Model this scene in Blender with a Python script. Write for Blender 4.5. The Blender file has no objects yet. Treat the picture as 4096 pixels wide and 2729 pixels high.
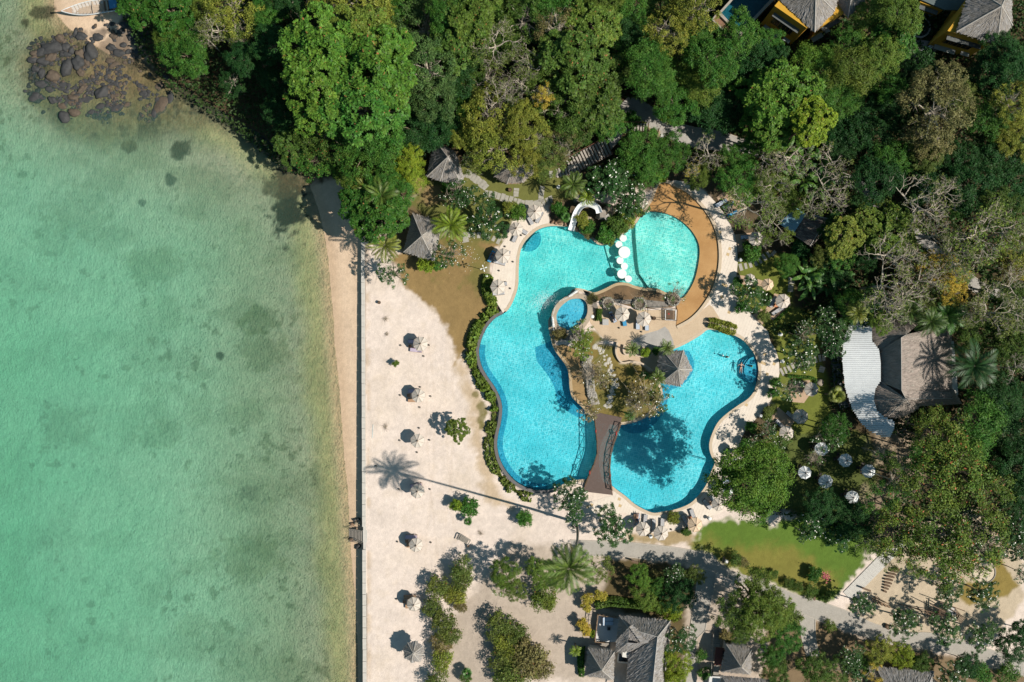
import bpy, bmesh, math, random
import numpy as np
from mathutils import Vector, Matrix
from mathutils.geometry import tessellate_polygon
random.seed(7); RNG = np.random.default_rng(7)
SC = bpy.context.scene
COL = SC.collection
S = 0.165                      # metres per unit of the survey grid (1024 units across)
CZ = 131.4                     # flying height of the camera
R = math.radians

# ---------------------------------------------------------------- camera, world, sun, exposure
cam = bpy.data.cameras.new('camera'); camo = bpy.data.objects.new('camera', cam); COL.objects.link(camo)
camo.location = (0, 0, CZ); camo.rotation_euler = (0, 0, 0)
cam.lens = 28; cam.sensor_width = 36; cam.clip_start = 1; cam.clip_end = 20000
SC.camera = camo
SUN_EL, SUN_AZ = R(46), R(-16)
world = bpy.data.worlds.new('World'); SC.world = world; world.use_nodes = True
wn = world.node_tree.nodes; wl = world.node_tree.links
sky = wn.new('ShaderNodeTexSky'); sky.sky_type = 'NISHITA'; sky.sun_disc = False
sky.sun_elevation = SUN_EL; sky.sun_rotation = R(90) - SUN_AZ
tint = wn.new('ShaderNodeMix'); tint.data_type = 'RGBA'; tint.blend_type = 'MULTIPLY'; tint.inputs[0].default_value = 1; tint.inputs[7].default_value = (.74,1.08,1.0,1)
wl.new(sky.outputs[0], tint.inputs[6]); wl.new(tint.outputs[2], wn['Background'].inputs['Color']); wn['Background'].inputs['Strength'].default_value = 0.054
sun = bpy.data.lights.new('sun', 'SUN'); sun.energy = 4.8; sun.angle = R(0.55); sun.color = (1.0, 0.93, 0.82)
suno = bpy.data.objects.new('sun', sun); COL.objects.link(suno)
sd_ = Vector((math.cos(SUN_EL)*math.cos(SUN_AZ), math.cos(SUN_EL)*math.sin(SUN_AZ), math.sin(SUN_EL)))
suno.rotation_euler = sd_.to_track_quat('Z', 'Y').to_euler(); suno.location = (60, -20, 80)
SC.view_settings.view_transform = 'Standard'; SC.view_settings.look = 'None'
SC.view_settings.exposure = 0.35; SC.view_settings.gamma = 1; SC.view_settings.use_curve_mapping = False
SC.cycles.max_bounces = 8; SC.cycles.transparent_max_bounces = 16; SC.cycles.diffuse_bounces = 3

# ---------------------------------------------------------------- survey coordinates
def t(c, r):                                   # survey sheet (column, row) -> grid units
    return lambda x, y: (c*256 + x/9.195, r*170.55 + y/9.195)
T00, T10, T20, T30 = t(0,0), t(1,0), t(2,0), t(3,0)
T01, T11, T21, T31 = t(0,1), t(1,1), t(2,1), t(3,1)
T12, T22, T32 = t(1,2), t(2,2), t(3,2)
T13, T23, T33 = t(1,3), t(2,3), t(3,3)
def D(x, y): return (x/2.298, y/2.298)
def W(p, h=0.0):                               # grid units (as surveyed from the air) -> world x, y of a point at height h
    k = (CZ-h)/CZ*S
    return ((p[0]-512)*k, (341.1-p[1])*k)
def W3(p, h=0.0): x, y = W(p, h); return Vector((x, y, h))
def L(fn, *pts): return [fn(*p) for p in pts]

def smooth(pts, n=4, closed=True):
    P = np.array(pts, float); m = len(P); out = []
    rng = range(m) if closed else range(m-1)
    for i in rng:
        if closed: a, b, c, d = P[i-1], P[i], P[(i+1) % m], P[(i+2) % m]
        else: a, b, c, d = P[max(i-1,0)], P[i], P[i+1], P[min(i+2,m-1)]
        for k in range(n):
            u = k/n
            out.append(tuple(0.5*((2*b)+(-a+c)*u+(2*a-5*b+4*c-d)*u*u+(-a+3*b-3*c+d)*u**3)))
    if not closed: out.append(tuple(P[-1]))
    return out
def inside(X, Y, poly):
    P = np.array(poly); r = np.zeros(X.shape, bool); j = len(P)-1
    for i in range(len(P)):
        xi, yi, xj, yj = *P[i], *P[j]
        if yi != yj:
            r ^= ((yi > Y) != (yj > Y)) & (X < (xj-xi)*(Y-yi)/(yj-yi)+xi)
        j = i
    return r
def dist(X, Y, poly, closed=True):
    P = np.array(poly); d = np.full(X.shape, 1e9); m = len(P)
    for i in range(m if closed else m-1):
        a, b = P[i], P[(i+1) % m]; v = b-a; l = max(v @ v, 1e-9)
        u = np.clip(((X-a[0])*v[0]+(Y-a[1])*v[1])/l, 0, 1)
        d = np.minimum(d, (X-a[0]-u*v[0])**2+(Y-a[1]-u*v[1])**2)
    return np.sqrt(d)
def sdist(X, Y, poly):                          # negative inside
    P = np.array(poly); d = dist(X, Y, poly)
    return np.where(inside(X, Y, poly), -d, d)
_lat = {}
def vnoise(X, Y, sc, seed=0):
    if seed not in _lat: _lat[seed] = np.random.default_rng(seed+100).random((256, 256))
    l = _lat[seed]; x = X/sc+500; y = Y/sc+500
    xi = np.floor(x).astype(int); yi = np.floor(y).astype(int); fx = x-xi; fy = y-yi
    fx = fx*fx*(3-2*fx); fy = fy*fy*(3-2*fy)
    g = lambda a, b: l[a % 256, b % 256]
    return (g(xi,yi)*(1-fx)+g(xi+1,yi)*fx)*(1-fy)+(g(xi,yi+1)*(1-fx)+g(xi+1,yi+1)*fx)*fy
def fbm(X, Y, sc, seed=0, o=4):
    r = 0; a = 0.5; tot = 0
    for k in range(o): r = r+a*vnoise(X, Y, sc/2**k, seed+k); tot += a; a *= 0.55
    return r/tot
def sstep(a, b, x): u = np.clip((x-a)/(b-a), 0, 1); return u*u*(3-2*u)
def offset(poly, d, closed=True):               # + = to the outside of a clockwise-in-image polygon; orientation handled by area
    P = np.array(poly); m = len(P)
    A = 0.5*np.sum(P[:,0]*np.roll(P[:,1],-1)-np.roll(P[:,0],-1)*P[:,1])
    s = 1 if A > 0 else -1
    if closed: T = np.roll(P,-1,0)-np.roll(P,1,0)
    else:
        T = np.gradient(P, axis=0); s = 1
    T /= np.maximum(np.linalg.norm(T, axis=1, keepdims=True), 1e-9)
    N = np.stack([T[:,1], -T[:,0]], 1)*s
    return [tuple(p) for p in P+N*d]

# ---------------------------------------------------------------- object helpers
def tag(o, label=None, cat=None, group=None, kind=None):
    if label: o['label'] = label
    if cat: o['category'] = cat
    if group: o['group'] = group
    if kind: o['kind'] = kind
    return o
def empty(name, loc=(0,0,0), rz=0.0):
    o = bpy.data.objects.new(name, None); COL.objects.link(o); o.location = loc; o.rotation_euler = (0,0,rz)
    o.empty_display_size = 0.2
    return o
def obj(name, me, parent=None, loc=None, rot=None, scale=None):
    o = bpy.data.objects.new(name, me); COL.objects.link(o)
    if parent is not None: o.parent = parent
    if loc is not None: o.location = loc
    if rot is not None: o.rotation_euler = rot
    if scale is not None: o.scale = scale if hasattr(scale, '__len__') else (scale,)*3
    return o
def struct(o): o['kind'] = 'structure'; return o
def kids(o): return [c for c in COL.objects if c.parent == o]
def copy_tree(o, children, loc, rz=None, scale=None):
    """copy of a thing and of its parts; children maps an object to its list of child objects"""
    c = o.copy(); COL.objects.link(c); c.location = loc
    if rz is not None: c.rotation_euler = (0,0,rz)
    if scale is not None: c.scale = (scale,)*3
    for ch in children.get(o, []):
        d = ch.copy(); COL.objects.link(d); d.parent = c
        for g in children.get(ch, []):
            e = g.copy(); COL.objects.link(e); e.parent = d
    return c
def childmap(root):
    m = {}; todo = [root]; allo = list(COL.objects)
    while todo:
        r = todo.pop(); m[r] = [c for c in allo if c.parent == r]; todo += m[r]
    return m

class MB:
    """collects shapes into one mesh"""
    def __init__(s): s.v = []; s.f = []; s.m = []; s.uv = []; s.smooth = False
    def add(s, vs, fs, mi=0):
        b = len(s.v); s.v += [tuple(v) for v in vs]
        for f in fs: s.f.append([i+b for i in f]); s.m.append(mi)
        return s
    def box(s, c, d, rz=0, mi=0, rx=0, ry=0):
        m = Matrix.Rotation(rz,3,'Z') @ Matrix.Rotation(ry,3,'Y') @ Matrix.Rotation(rx,3,'X')
        vs = [m @ Vector((x*d[0]/2, y*d[1]/2, z*d[2]/2))+Vector(c) for x in (-1,1) for y in (-1,1) for z in (-1,1)]
        return s.add(vs, [(0,1,3,2),(4,6,7,5),(0,4,5,1),(2,3,7,6),(0,2,6,4),(1,5,7,3)], mi)
    def bar(s, a, b, w, h=None, mi=0):
        a = Vector(a); b = Vector(b); h = h or w; d = (b-a).normalized()
        up = Vector((0,0,1)) if abs(d.z) < .95 else Vector((1,0,0))
        x = d.cross(up).normalized()*w/2; y = x.cross(d).normalized()*h/2
        vs = [p+sx*x+sy*y for p in (a,b) for sx,sy in ((-1,-1),(1,-1),(1,1),(-1,1))]
        return s.add(vs, [(0,1,2,3),(7,6,5,4),(0,4,5,1),(1,5,6,2),(2,6,7,3),(3,7,4,0)], mi)
    def tube(s, pts, rad, n=6, mi=0, cap=True):
        pts = [Vector(p) for p in pts]; m = len(pts); b = len(s.v)
        if not hasattr(rad, '__len__'): rad = [rad]*m
        ref = None
        for i, p in enumerate(pts):
            d = (pts[min(i+1,m-1)]-pts[max(i-1,0)]).normalized()
            if ref is None:
                up = Vector((0,0,1)) if abs(d.z) < .9 else Vector((1,0,0)); ref = d.cross(up).normalized()
            ref = (ref-d*ref.dot(d)).normalized(); y = d.cross(ref)
            for k in range(n):
                a = 2*math.pi*k/n; s.v.append(tuple(p+(ref*math.cos(a)+y*math.sin(a))*rad[i]))
        for i in range(m-1):
            for k in range(n):
                k2 = (k+1) % n
                s.f.append([b+i*n+k, b+i*n+k2, b+(i+1)*n+k2, b+(i+1)*n+k]); s.m.append(mi)
        if cap:
            s.f.append([b+k for k in range(n)][::-1]); s.f.append([b+(m-1)*n+k for k in range(n)]); s.m += [mi,mi]
        return s
    def lathe(s, prof, n=16, c=(0,0,0), mi=0, sq=(1,1)):
        b = len(s.v); m = len(prof)
        for r, z in prof:
            for k in range(n):
                a = 2*math.pi*k/n; s.v.append((c[0]+r*math.cos(a)*sq[0], c[1]+r*math.sin(a)*sq[1], c[2]+z))
        for i in range(m-1):
            for k in range(n):
                k2 = (k+1) % n; s.f.append([b+i*n+k, b+i*n+k2, b+(i+1)*n+k2, b+(i+1)*n+k]); s.m.append(mi)
        s.f.append([b+k for k in range(n)][::-1]); s.f.append([b+(m-1)*n+k for k in range(n)]); s.m += [mi,mi]
        return s
    def prism(s, poly, z0, z1, mi=0, bottom=False):
        """poly: world xy list"""
        n = len(poly); b = len(s.v)
        s.v += [(p[0],p[1],z1) for p in poly]+[(p[0],p[1],z0) for p in poly]
        for tri in tessellate_polygon([[Vector((p[0],p[1],0)) for p in poly]]):
            s.f.append([b+i for i in tri]); s.m.append(mi)
            if bottom: s.f.append([b+n+i for i in tri][::-1]); s.m.append(mi)
        for i in range(n):
            j = (i+1) % n; s.f.append([b+i, b+j, b+n+j, b+n+i]); s.m.append(mi)
        return s
    def ribbon(s, inner, outer, z0, z1, closed=True, mi=0):
        """band between two matching world xy lines with skirts"""
        n = len(inner); b = len(s.v)
        for (a, o) in zip(inner, outer):
            s.v += [(a[0],a[1],z1),(o[0],o[1],z1),(a[0],a[1],z0),(o[0],o[1],z0)]
        for i in range(n if closed else n-1):
            p = b+4*i; q = b+4*((i+1) % n)
            for f in ([p,q,q+1,p+1],[p,p+2,q+2,q],[p+1,q+1,q+3,p+3]): s.f.append(f); s.m.append(mi)
        return s
    def blob(s, c, r, n=10, m=6, seed=0, amp=.15, mi=0):
        """boulder / lump"""
        rg = random.Random(seed); ph = [(rg.uniform(0,6.28), rg.uniform(0,6.28), rg.uniform(1,2.4)) for _ in range(5)]
        b = len(s.v)
        def q(x,y,z):
            k = 1+amp*sum(math.sin(f*2*x+p1)*math.cos(f*2*y+p2+z*f) for p1,p2,f in ph)/2
            return (c[0]+x*k*r[0], c[1]+y*k*r[1], c[2]+z*k*r[2])
        s.v.append(q(0,0,1))
        for i in range(1,m):
            th = math.pi*i/m
            for k in range(n):
                a = 2*math.pi*k/n; s.v.append(q(math.sin(th)*math.cos(a), math.sin(th)*math.sin(a), math.cos(th)))
        s.v.append(q(0,0,-1))
        for k in range(n):
            k2 = (k+1) % n
            s.f.append([b, b+1+k, b+1+k2]); s.m.append(mi)
            for i in range(m-2):
                s.f.append([b+1+i*n+k, b+1+(i+1)*n+k, b+1+(i+1)*n+k2, b+1+i*n+k2]); s.m.append(mi)
            e = b+1+(m-2)*n; s.f.append([e+k, b+1+(m-1)*n, e+k2]); s.m.append(mi)
        return s
    def mesh(s, name, mats, smooth=False):
        me = bpy.data.meshes.new(name); me.from_pydata(s.v, [], s.f)
        for mt in (mats if isinstance(mats, (list,tuple)) else [mats]): me.materials.append(mt)
        me.polygons.foreach_set('material_index', s.m)
        if smooth: me.polygons.foreach_set('use_smooth', [True]*len(s.f))
        bm = bmesh.new(); bm.from_mesh(me); zs = [v.co.z for v in bm.verts]
        if max(zs)-min(zs) < 1e-4:                 # a level sheet: every face looks up
            bm.normal_update(); bmesh.ops.reverse_faces(bm, faces=[f for f in bm.faces if f.normal.z < 0])
        else: bmesh.ops.recalc_face_normals(bm, faces=bm.faces)
        bm.to_mesh(me); bm.free()
        return me
    def build(s, name, mats, parent=None, smooth=False, loc=None, rot=None):
        return obj(name, s.mesh(name, mats, smooth), parent, loc, rot)

# ---------------------------------------------------------------- materials
MATS = {}
def nodes(name):
    m = bpy.data.materials.new(name); m.use_nodes = True
    return m, m.node_tree.nodes, m.node_tree.links, m.node_tree.nodes['Principled BSDF']
def noise(N, Lk, scale, detail=4, rough=.55, vec=None, dist_=0):
    n = N.new('ShaderNodeTexNoise'); n.inputs['Scale'].default_value = scale; n.inputs['Detail'].default_value = detail
    n.inputs['Roughness'].default_value = rough; n.inputs['Distortion'].default_value = dist_
    if vec is not None: Lk.new(vec, n.inputs['Vector'])
    return n
def math_(N, Lk, op, a, b=None, c=None):
    n = N.new('ShaderNodeMath'); n.operation = op
    for i, v in enumerate((a,b,c)):
        if v is None: continue
        if hasattr(v, 'links'): Lk.new(v, n.inputs[i])
        else: n.inputs[i].default_value = v
    return n.outputs[0]
def mixc(N, Lk, fac, a, b, mode='MIX'):
    n = N.new('ShaderNodeMix'); n.data_type = 'RGBA'; n.blend_type = mode
    for s_, v in ((n.inputs[0], fac), (n.inputs[6], a), (n.inputs[7], b)):
        if hasattr(v, 'links'): Lk.new(v, s_)
        elif hasattr(v, '__len__'): s_.default_value = (*v[:3], 1)
        else: s_.default_value = v
    return n.outputs[2]
def mapr(N, Lk, v, a, b, c, d):
    n = N.new('ShaderNodeMapRange'); Lk.new(v, n.inputs[0])
    for i, q in enumerate((a,b,c,d)): n.inputs[i+1].default_value = q
    return n.outputs[0]
def bump(N, Lk, h, strength, dist_, B):
    n = N.new('ShaderNodeBump'); n.inputs['Strength'].default_value = strength; n.inputs['Distance'].default_value = dist_
    Lk.new(h, n.inputs['Height']); Lk.new(n.outputs[0], B.inputs['Normal']); return n
def mat(name, col, rough=.75, var=.25, scale=4, col2=None, bm=.0, metallic=0, stretch=None, world=False, fine=30):
    if name in MATS: return MATS[name]
    m, N, Lk, B = nodes(name)
    if world: vec = N.new('ShaderNodeNewGeometry').outputs['Position']
    else: vec = N.new('ShaderNodeTexCoord').outputs['Object']
    if stretch:
        mp = N.new('ShaderNodeMapping'); mp.inputs['Scale'].default_value = stretch; Lk.new(vec, mp.inputs[0]); vec = mp.outputs[0]
    n1 = noise(N, Lk, scale, 5, .6, vec); n2 = noise(N, Lk, fine, 3, .6, vec)
    c2 = col2 or tuple(c*(1-var) for c in col)
    f = mapr(N, Lk, n1.outputs[0], .3, .7, 0, 1)
    c = mixc(N, Lk, f, col, c2)
    g = mapr(N, Lk, n2.outputs[0], .25, .75, 1-var*.6, 1+var*.6)
    c = mixc(N, Lk, 1.0, c, g, 'MULTIPLY')
    Lk.new(c, B.inputs['Base Color']); B.inputs['Roughness'].default_value = rough; B.inputs['Metallic'].default_value = metallic
    if bm: bump(N, Lk, n2.outputs[0], bm, .02, B)
    MATS[name] = m; return m
# ================================================================ SETTING: outlines surveyed from the air
ZS = -1.9                                       # sea level
SHORE = L(T00,(430,-300),(440,60),(560,210),(760,350),(980,480),(1250,510),(1450,650),(1700,800),(1950,960)) + [D(590,300),D(640,345),D(690,393)] + \
    L(T11,(440,60),(500,200),(560,380),(610,600),(640,800),(665,1100),(690,1350)) + L(T12,(700,40),(715,150),(745,450),(770,800),(790,1100),(825,1400)) + \
    L(T13,(840,200),(860,500),(890,800),(905,1100),(918,1400),(925,1900),(925,30000))
LAND = SHORE+[(9000,4000),(9000,-4000),(T00(430,-300)[0],-4000)]
WALLX = lambda py: 361.2+(py-245)*0.0040        # seaward edge of the sea wall
POOL_RAW = L(T21,(560,530),(430,512),(330,515),(240,545),(170,600),(110,670),(75,760),(62,900),(60,1020),(45,1110),(0,1225)) + \
    L(T11,(2300,1300),(2210,1350),(2140,1420),(2095,1500)) + L(T12,(2060,30),(2052,120),(2075,230),(2130,330),(2200,430),(2250,540),(2265,640),(2250,760),(2225,870),(2218,970),(2240,1080),(2290,1180)) + \
    L(T22,(0,1260),(60,1310),(140,1350),(230,1370),(330,1370),(420,1345),(500,1300),(600,1275),(700,1272),(800,1295),(915,1330),(960,1365),(1050,1430),(1130,1500),(1230,1555),(1310,1580),(1400,1565),(1510,1545),(1640,1490),(1730,1400),(1790,1310),(1830,1200),(1866,1115),(1838,1070),(1815,1000),(1815,930),(1840,850),(1890,750),(1970,670),(2080,590),(2170,530),(2225,460),(2252,370),(2265,270),(2250,180),(2215,100),(2130,0)) + \
    L(T21,(2050,1520),(1970,1490),(1880,1470),(1800,1465),(1740,1510),(1660,1560)) + \
    L(T22,(1560,45),(1480,78),(1410,120),(1390,200),(1360,300),(1365,390),(1378,440),(1385,480),(1370,540),(1320,620),(1250,690),(1150,740),(1050,765),(985,770),(880,765),(780,725),(700,665),(640,605),(590,560),(550,510),(530,430),(520,300),(490,220),(440,150),(390,80),(362,0)) + \
    L(T21,(345,1500),(333,1420),(340,1360),(390,1310),(430,1240),(480,1195),(520,1150),(550,1100),(600,1083),(660,1092),(720,1112),(760,1122),(850,1088),(940,1042),(1000,1030),(1070,1036),(1130,1060),(1220,1080),(1330,1085),(1420,1125),(1500,1160),(1570,1172),(1630,1100),(1680,1000),(1710,880),(1725,760),(1715,670),(1670,580),(1600,500),(1500,430),(1400,392),(1300,378),(1225,382),(1180,430),(1140,490),(1080,540),(1030,580),(960,610),(910,650),(860,685),(790,680),(720,630),(640,590))
POOL = smooth(POOL_RAW, 3)
_P = np.array(POOL); PS = 1 if np.sum(_P[:,0]*np.roll(_P[:,1],-1)-np.roll(_P[:,0],-1)*_P[:,1]) > 0 else -1
def aoff(pts, d): return offset(pts, d*PS, False)        # line offset away from the water (+) or into it (-)
KBOUND = L(T21,(1570,1172),(1630,1100),(1680,1000),(1710,880),(1725,760),(1715,670),(1670,580),(1600,500),(1500,430),(1400,392),(1300,378),(1225,382))
KOUT = smooth(L(T21,(1350,130),(1400,112),(1500,150),(1600,200),(1700,290),(1790,400),(1850,510),(1885,620),(1900,750),(1895,880),(1870,1000),(1830,1110),(1770,1210),(1700,1300),(1620,1370),(1510,1430)), 4, False)
def arc(poly, a, b):
    """points of a closed outline from the one nearest a to the one nearest b, in its own order"""
    P = np.array(poly); i = int(np.argmin(((P-a)**2).sum(1))); j = int(np.argmin(((P-b)**2).sum(1)))
    return poly[i:j+1] if j >= i else poly[i:]+poly[:j+1]
WADE = KOUT+L(T21,(1520,1340),(1525,1290),(1512,1248),(1545,1190))+arc(POOL, T21(1570,1172), T21(1225,382))+L(T21,(1290,280),(1320,200))

# ---------------------------------------------------------------- ground: one sheet, cut only where the pools are
stp = 1.4
gx = np.concatenate([[-60000,-12000,-3000,-900,-300,-120], np.arange(-40,1066,stp), [1150,1350,1900,4000,12000,60000]])
gy = np.concatenate([[-60000,-12000,-3000,-900,-300,-100], np.arange(-36,720,stp), [800,1000,1700,4000,12000,60000]])
GX, GY = np.meshgrid(gx, gy)
dsh = dist(GX, GY, SHORE, False); land = inside(GX, GY, LAND); SD = np.where(land, -dsh, dsh)
LOWS = [(440,228),(452,250),(470,275),(485,300)]+aoff(arc(POOL, T11(2285,1305), T22(420,1345)), 3.4)+[(560,492),(552,512),(520,545),(490,600),(480,760),(200,760),(200,228)]
dpl = dist(GX, GY, POOL); lw = np.clip((dpl-6)*1.2, .9, 34)
low = 1-sstep(-1.33, .67, sdist(GX, GY, LOWS)/lw)
low = np.where(GX < 430, 1.0, low)
low = np.where((GY < 228) & (GX < 470), sstep(150, 228, GY)*(1-sstep(400,450,GX)), low)
base = -0.5*low
rise = ZS+0.14*dsh*S
wallx = WALLX(GY)+2
seaward = (GX < wallx) | (GY < 228)
gz_land = np.where(seaward, np.minimum(base, rise), base)
depth = 0.05*np.minimum(SD,70)*S+0.022*np.clip(SD-70,0,400)*S+0.006*np.clip(SD-470,0,1e5)*S*.3
depth = np.minimum(depth, 5.0)*(0.85+0.3*fbm(GX,GY,60,3))
rockzone = np.clip(1.25*np.exp(-(((GX-85)/75)**2+((GY-75)/48)**2)),0,1); depth = depth*(1-0.90*rockzone)*(1-.55*np.exp(-((GX-250)/110)**2-((GY-150)/60)**2))
GZ = np.where(land, gz_land, ZS-0.01-depth)
core = (GX > -42) & (GX < 1068) & (GY > -38) & (GY < 722)
GZ += np.where(core & ~land, 0.12*(fbm(GX,GY,14,9)-.5)*sstep(6,30,SD), 0)
GZ += np.where(core & land & ~seaward & (GX < 470), 0.05*(fbm(GX,GY,9,12)-.5), 0)
def zat(p):
    i = int(np.clip(np.searchsorted(gx, p[0])-1, 0, len(gx)-2)); j = int(np.clip(np.searchsorted(gy, p[1])-1, 0, len(gy)-2))
    return float(max(GZ[j,i], GZ[j+1,i], GZ[j,i+1], GZ[j+1,i+1]))

# --- ground cover colours (albedo of sand, turf, soil, weed) with ragged edges
C = np.zeros(GX.shape+(3,)); C[:] = (0.635,0.54,0.48)
N1 = fbm(GX,GY,40,20); N2 = fbm(GX,GY,9,30); N3 = fbm(GX,GY,3.2,40,3)
def lay(mask, col):
    m = np.clip(mask,0,1)[...,None]; C[:] = C*(1-m)+np.array(col)*m
def cover(poly, col, blur=4, rag=6, amt=1.0):
    lay(amt*(1-sstep(-blur, blur, sdist(GX,GY,poly)+rag*(N2-.5)*2+rag*.5*(N3-.5))), col)
lay(sstep(.5,.75,N1)*.25, (0.58,0.475,0.37))
lay(sstep(.56,.72,N2)*.18*(GX<470), (0.52,0.42,0.31))
# beach below the wall, wet towards the water
bm_ = (seaward & land & (GX < 380)).astype(float)
lay(bm_, (0.63,0.475,0.345)); lay(bm_*(1-sstep(2,15,dsh))*.65, (0.50,0.355,0.235))
lay(bm_*sstep(.6,.8,N3)*.25, (0.30,0.22,0.15))
# sea bed
sea = (~land).astype(float)
lay(sea, (0.42,0.37,0.27))
lay(sea*(1-sstep(4,26,SD)), (0.53,0.395,0.25))
lay(sea*sstep(4,16,SD)*(1-sstep(20,46,SD+20*(N1-.5))), (0.43,0.37,0.20))
lay(sea*sstep(60,200,SD+40*(N1-.5)), (0.54,0.52,0.42))
lay(sea*sstep(.50,.70,fbm(GX*.55,GY,26,50))*.28*sstep(8,30,SD)*(1-.4*sstep(120,260,SD)), (0.11,0.135,0.05))
lay(sea*sstep(.60,.70,N2)*sstep(.5,.6,N1)*.5*sstep(15,40,SD), (0.10,0.11,0.05))
lay(sea*sstep(.70,.80,N3)*.45*sstep(20,30,SD)*(1-sstep(55,110,SD)), (0.07,0.07,0.03))
def weed(fn, x, y, rx, ry, amt=.9, col=(0.06,0.055,0.03), rag=.55):
    px, py = fn(x,y); r = np.sqrt(((GX-px)/rx)**2+((GY-py)/ry)**2)+rag*(N2-.5)*2+rag*(N3-.5)
    lay(amt*(1-sstep(.6,1.1,r)), col)
weed(T11,275,280,19,38,1.0,(0.035,0.025,0.014),.8); weed(T11,200,130,22,17,.8,(0.10,0.07,0.035)); weed(T11,320,60,20,14,.8,(0.12,0.075,0.035))
weed(D,395,340,12,9,.75); weed(D,380,408,9,7,.85); weed(D,310,460,4,4,.7); weed(D,493,818,5,5,.9)
weed(D,575,735,26,18,.55,(0.12,0.13,0.05)); weed(D,590,810,30,22,.45,(0.12,0.13,0.05)); weed(D,560,1290,40,26,.4,(0.13,0.14,0.05))
weed(D,350,1000,26,16,.3,(0.14,0.15,0.06)); weed(D,130,985,30,20,.3,(0.14,0.15,0.06)); weed(D,330,610,34,22,.3,(0.15,0.16,0.06)); weed(D,160,480,40,30,.35,(0.15,0.16,0.06))
weed(D,560,1140,16,10,.35); weed(D,100,540,30,26,.25,(0.15,0.16,0.06)); weed(D,430,1450,22,12,.25,(0.14,0.15,0.06))
for (x,y,rx,ry) in ((1420,960,11,17),(1560,900,8,20),(1460,1060,8,8),(1020,950,9,9),(1340,1020,7,12),(760,840,10,8),(1180,900,14,8),(1620,1330,12,10),(1120,1310,8,8),(500,1040,12,10),(1290,1100,10,8),(1080,1110,7,9),(880,930,9,8),(1400,740,8,12),(330,70,14,9),(160,160,7,6),(270,860,9,8),(940,660,13,6),(700,1000,8,6)):
    weed(T00,x,y,rx,ry,.85,(0.07,0.055,0.03))
SHELF = L(T00,(120,420),(150,850),(330,1050),(520,1230),(900,1330),(1400,1250),(1900,1130),(2354,1350),(2500,900),(1400,300),(500,200)); shelf = sea*(1-sstep(-16,9,sdist(GX,GY,SHELF)+9*(N2-.5)*2+8*(N1-.5)))
lay(shelf*.88, (0.205,0.15,0.075)); lay(shelf*sstep(.45,.60,N2)*.85, (0.075,0.056,0.034)); lay(shelf*sstep(.5,.66,N3)*.4, (0.34,0.29,0.17))
lay(sea*np.clip(rockzone,0,1)*.35, (0.26,0.185,0.10)); lay(sea*np.clip(rockzone,0,1)*sstep(.5,.66,N2)*.7, (0.13,0.10,0.06))
weed(T00,1250,800,48,34,.65,(0.25,0.17,0.08),.4); weed(T00,1000,620,40,24,.6,(0.32,0.22,0.12),.4); weed(T00,600,820,45,26,.5,(0.20,0.17,0.08))
weed(T00,1180,300,26,20,.75,(0.12,0.10,0.08)); weed(T00,1030,400,22,24,.65,(0.16,0.12,0.09)); weed(T00,860,290,10,7,.6,(0.14,0.11,0.09)); weed(T00,1240,560,20,8,.6,(0.15,0.11,0.07)); weed(T00,690,290,9,8,.6,(0.14,0.11,0.09))
# forest floor, turf and soil
FOREST = [(118,-9000),(118,5),(128,24),(141,55),(171,91),(211,114),(247,140),(285,172),(318,178),(348,178),(360,215),(400,232),(410,206),(420,190),(470,180),(560,200),(640,190),(700,185),(730,230),(735,330),(760,330),(775,420),(745,440),(722,480),(735,510),(830,520),(880,555),(1040,560),(1040,700),(9000,900),(9000,-9000)]
FOREST2 = [(480,560),(540,545),(640,570),(735,580),(790,610),(960,660),(1010,690),(1200,720),(1200,900),(520,900),(520,690),(560,650),(555,590)]
cover(FOREST, (0.075,0.055,0.03), 4, 7)  # along the upper shore it also browns the sand, standing in for tree shade
cover(L(T23,(0,300),(520,330),(1030,400),(1700,480),(1900,620),(2351,760),(2351,1568),(0,1568))+[(640,3000),(380,3000),(430,760),(450,620)], (0.42,0.348,0.288), 8, 8)
cover(L(T33,(300,850),(450,1000),(760,1120),(1300,1240),(2351,1480),(9351,2700),(9351,22700),(-1500,22700),(0,800)), (0.19,0.135,0.08), 4, 6)
cover(L(T23,(880,420),(1180,440),(1700,500),(1740,640),(1690,700),(1600,900),(1560,1568),(1400,1568),(1440,1000),(1000,920),(740,880),(860,700)), (0.10,0.075,0.035), 4, 5)
cover(L(T11,(1230,770),(1380,1090),(1500,1190),(1640,1330),(1760,1430),(1800,1568))+L(T12,(1820,210),(1900,180))+L(T12,(1990,20))+L(T11,(2080,1450),(2240,1310),(2170,1180),(2150,900),(2180,780),(2250,640),(2100,590),(1890,560),(1700,600),(1400,700)), (0.245,0.165,0.07), 3, 6)
lay((inside(GX,GY,L(T11,(1400,760),(1700,1150),(2150,1200),(2150,800),(2000,560),(1500,560)))*sstep(.45,.62,N1*.6+N2*.4)*.7), (0.13,0.13,0.035))
cover(L(T12,(1820,100),(1900,180),(1960,330),(2060,480),(2110,640),(2080,900),(2160,1150),(2270,1400),(2354,1480),(2354,1568),(2100,1450),(1990,1000),(1960,560),(1850,330)), (0.42,0.31,0.19), 6, 8, .75)
for x,y,rx,ry in ((2020,490,4,4),(2080,620,6,10),(2080,720,6,9),(2090,770,5,7)): weed(T12,x,y,rx,ry,.8,(0.15,0.13,0.04))
cover(L(T11,(1390,500),(1400,250),(1540,90),(1700,60),(1950,-80),(2354,-60))+L(T21,(300,-60),(560,0),(600,280),(330,330),(200,300),(60,430))+L(T11,(2354,480),(2250,660),(2000,640),(1700,560)), (0.135,0.14,0.04), 3, 5)
cover(L(T11,(1150,640),(1420,330),(1700,480),(1450,800)), (0.16,0.115,0.06), 4, 5)
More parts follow.
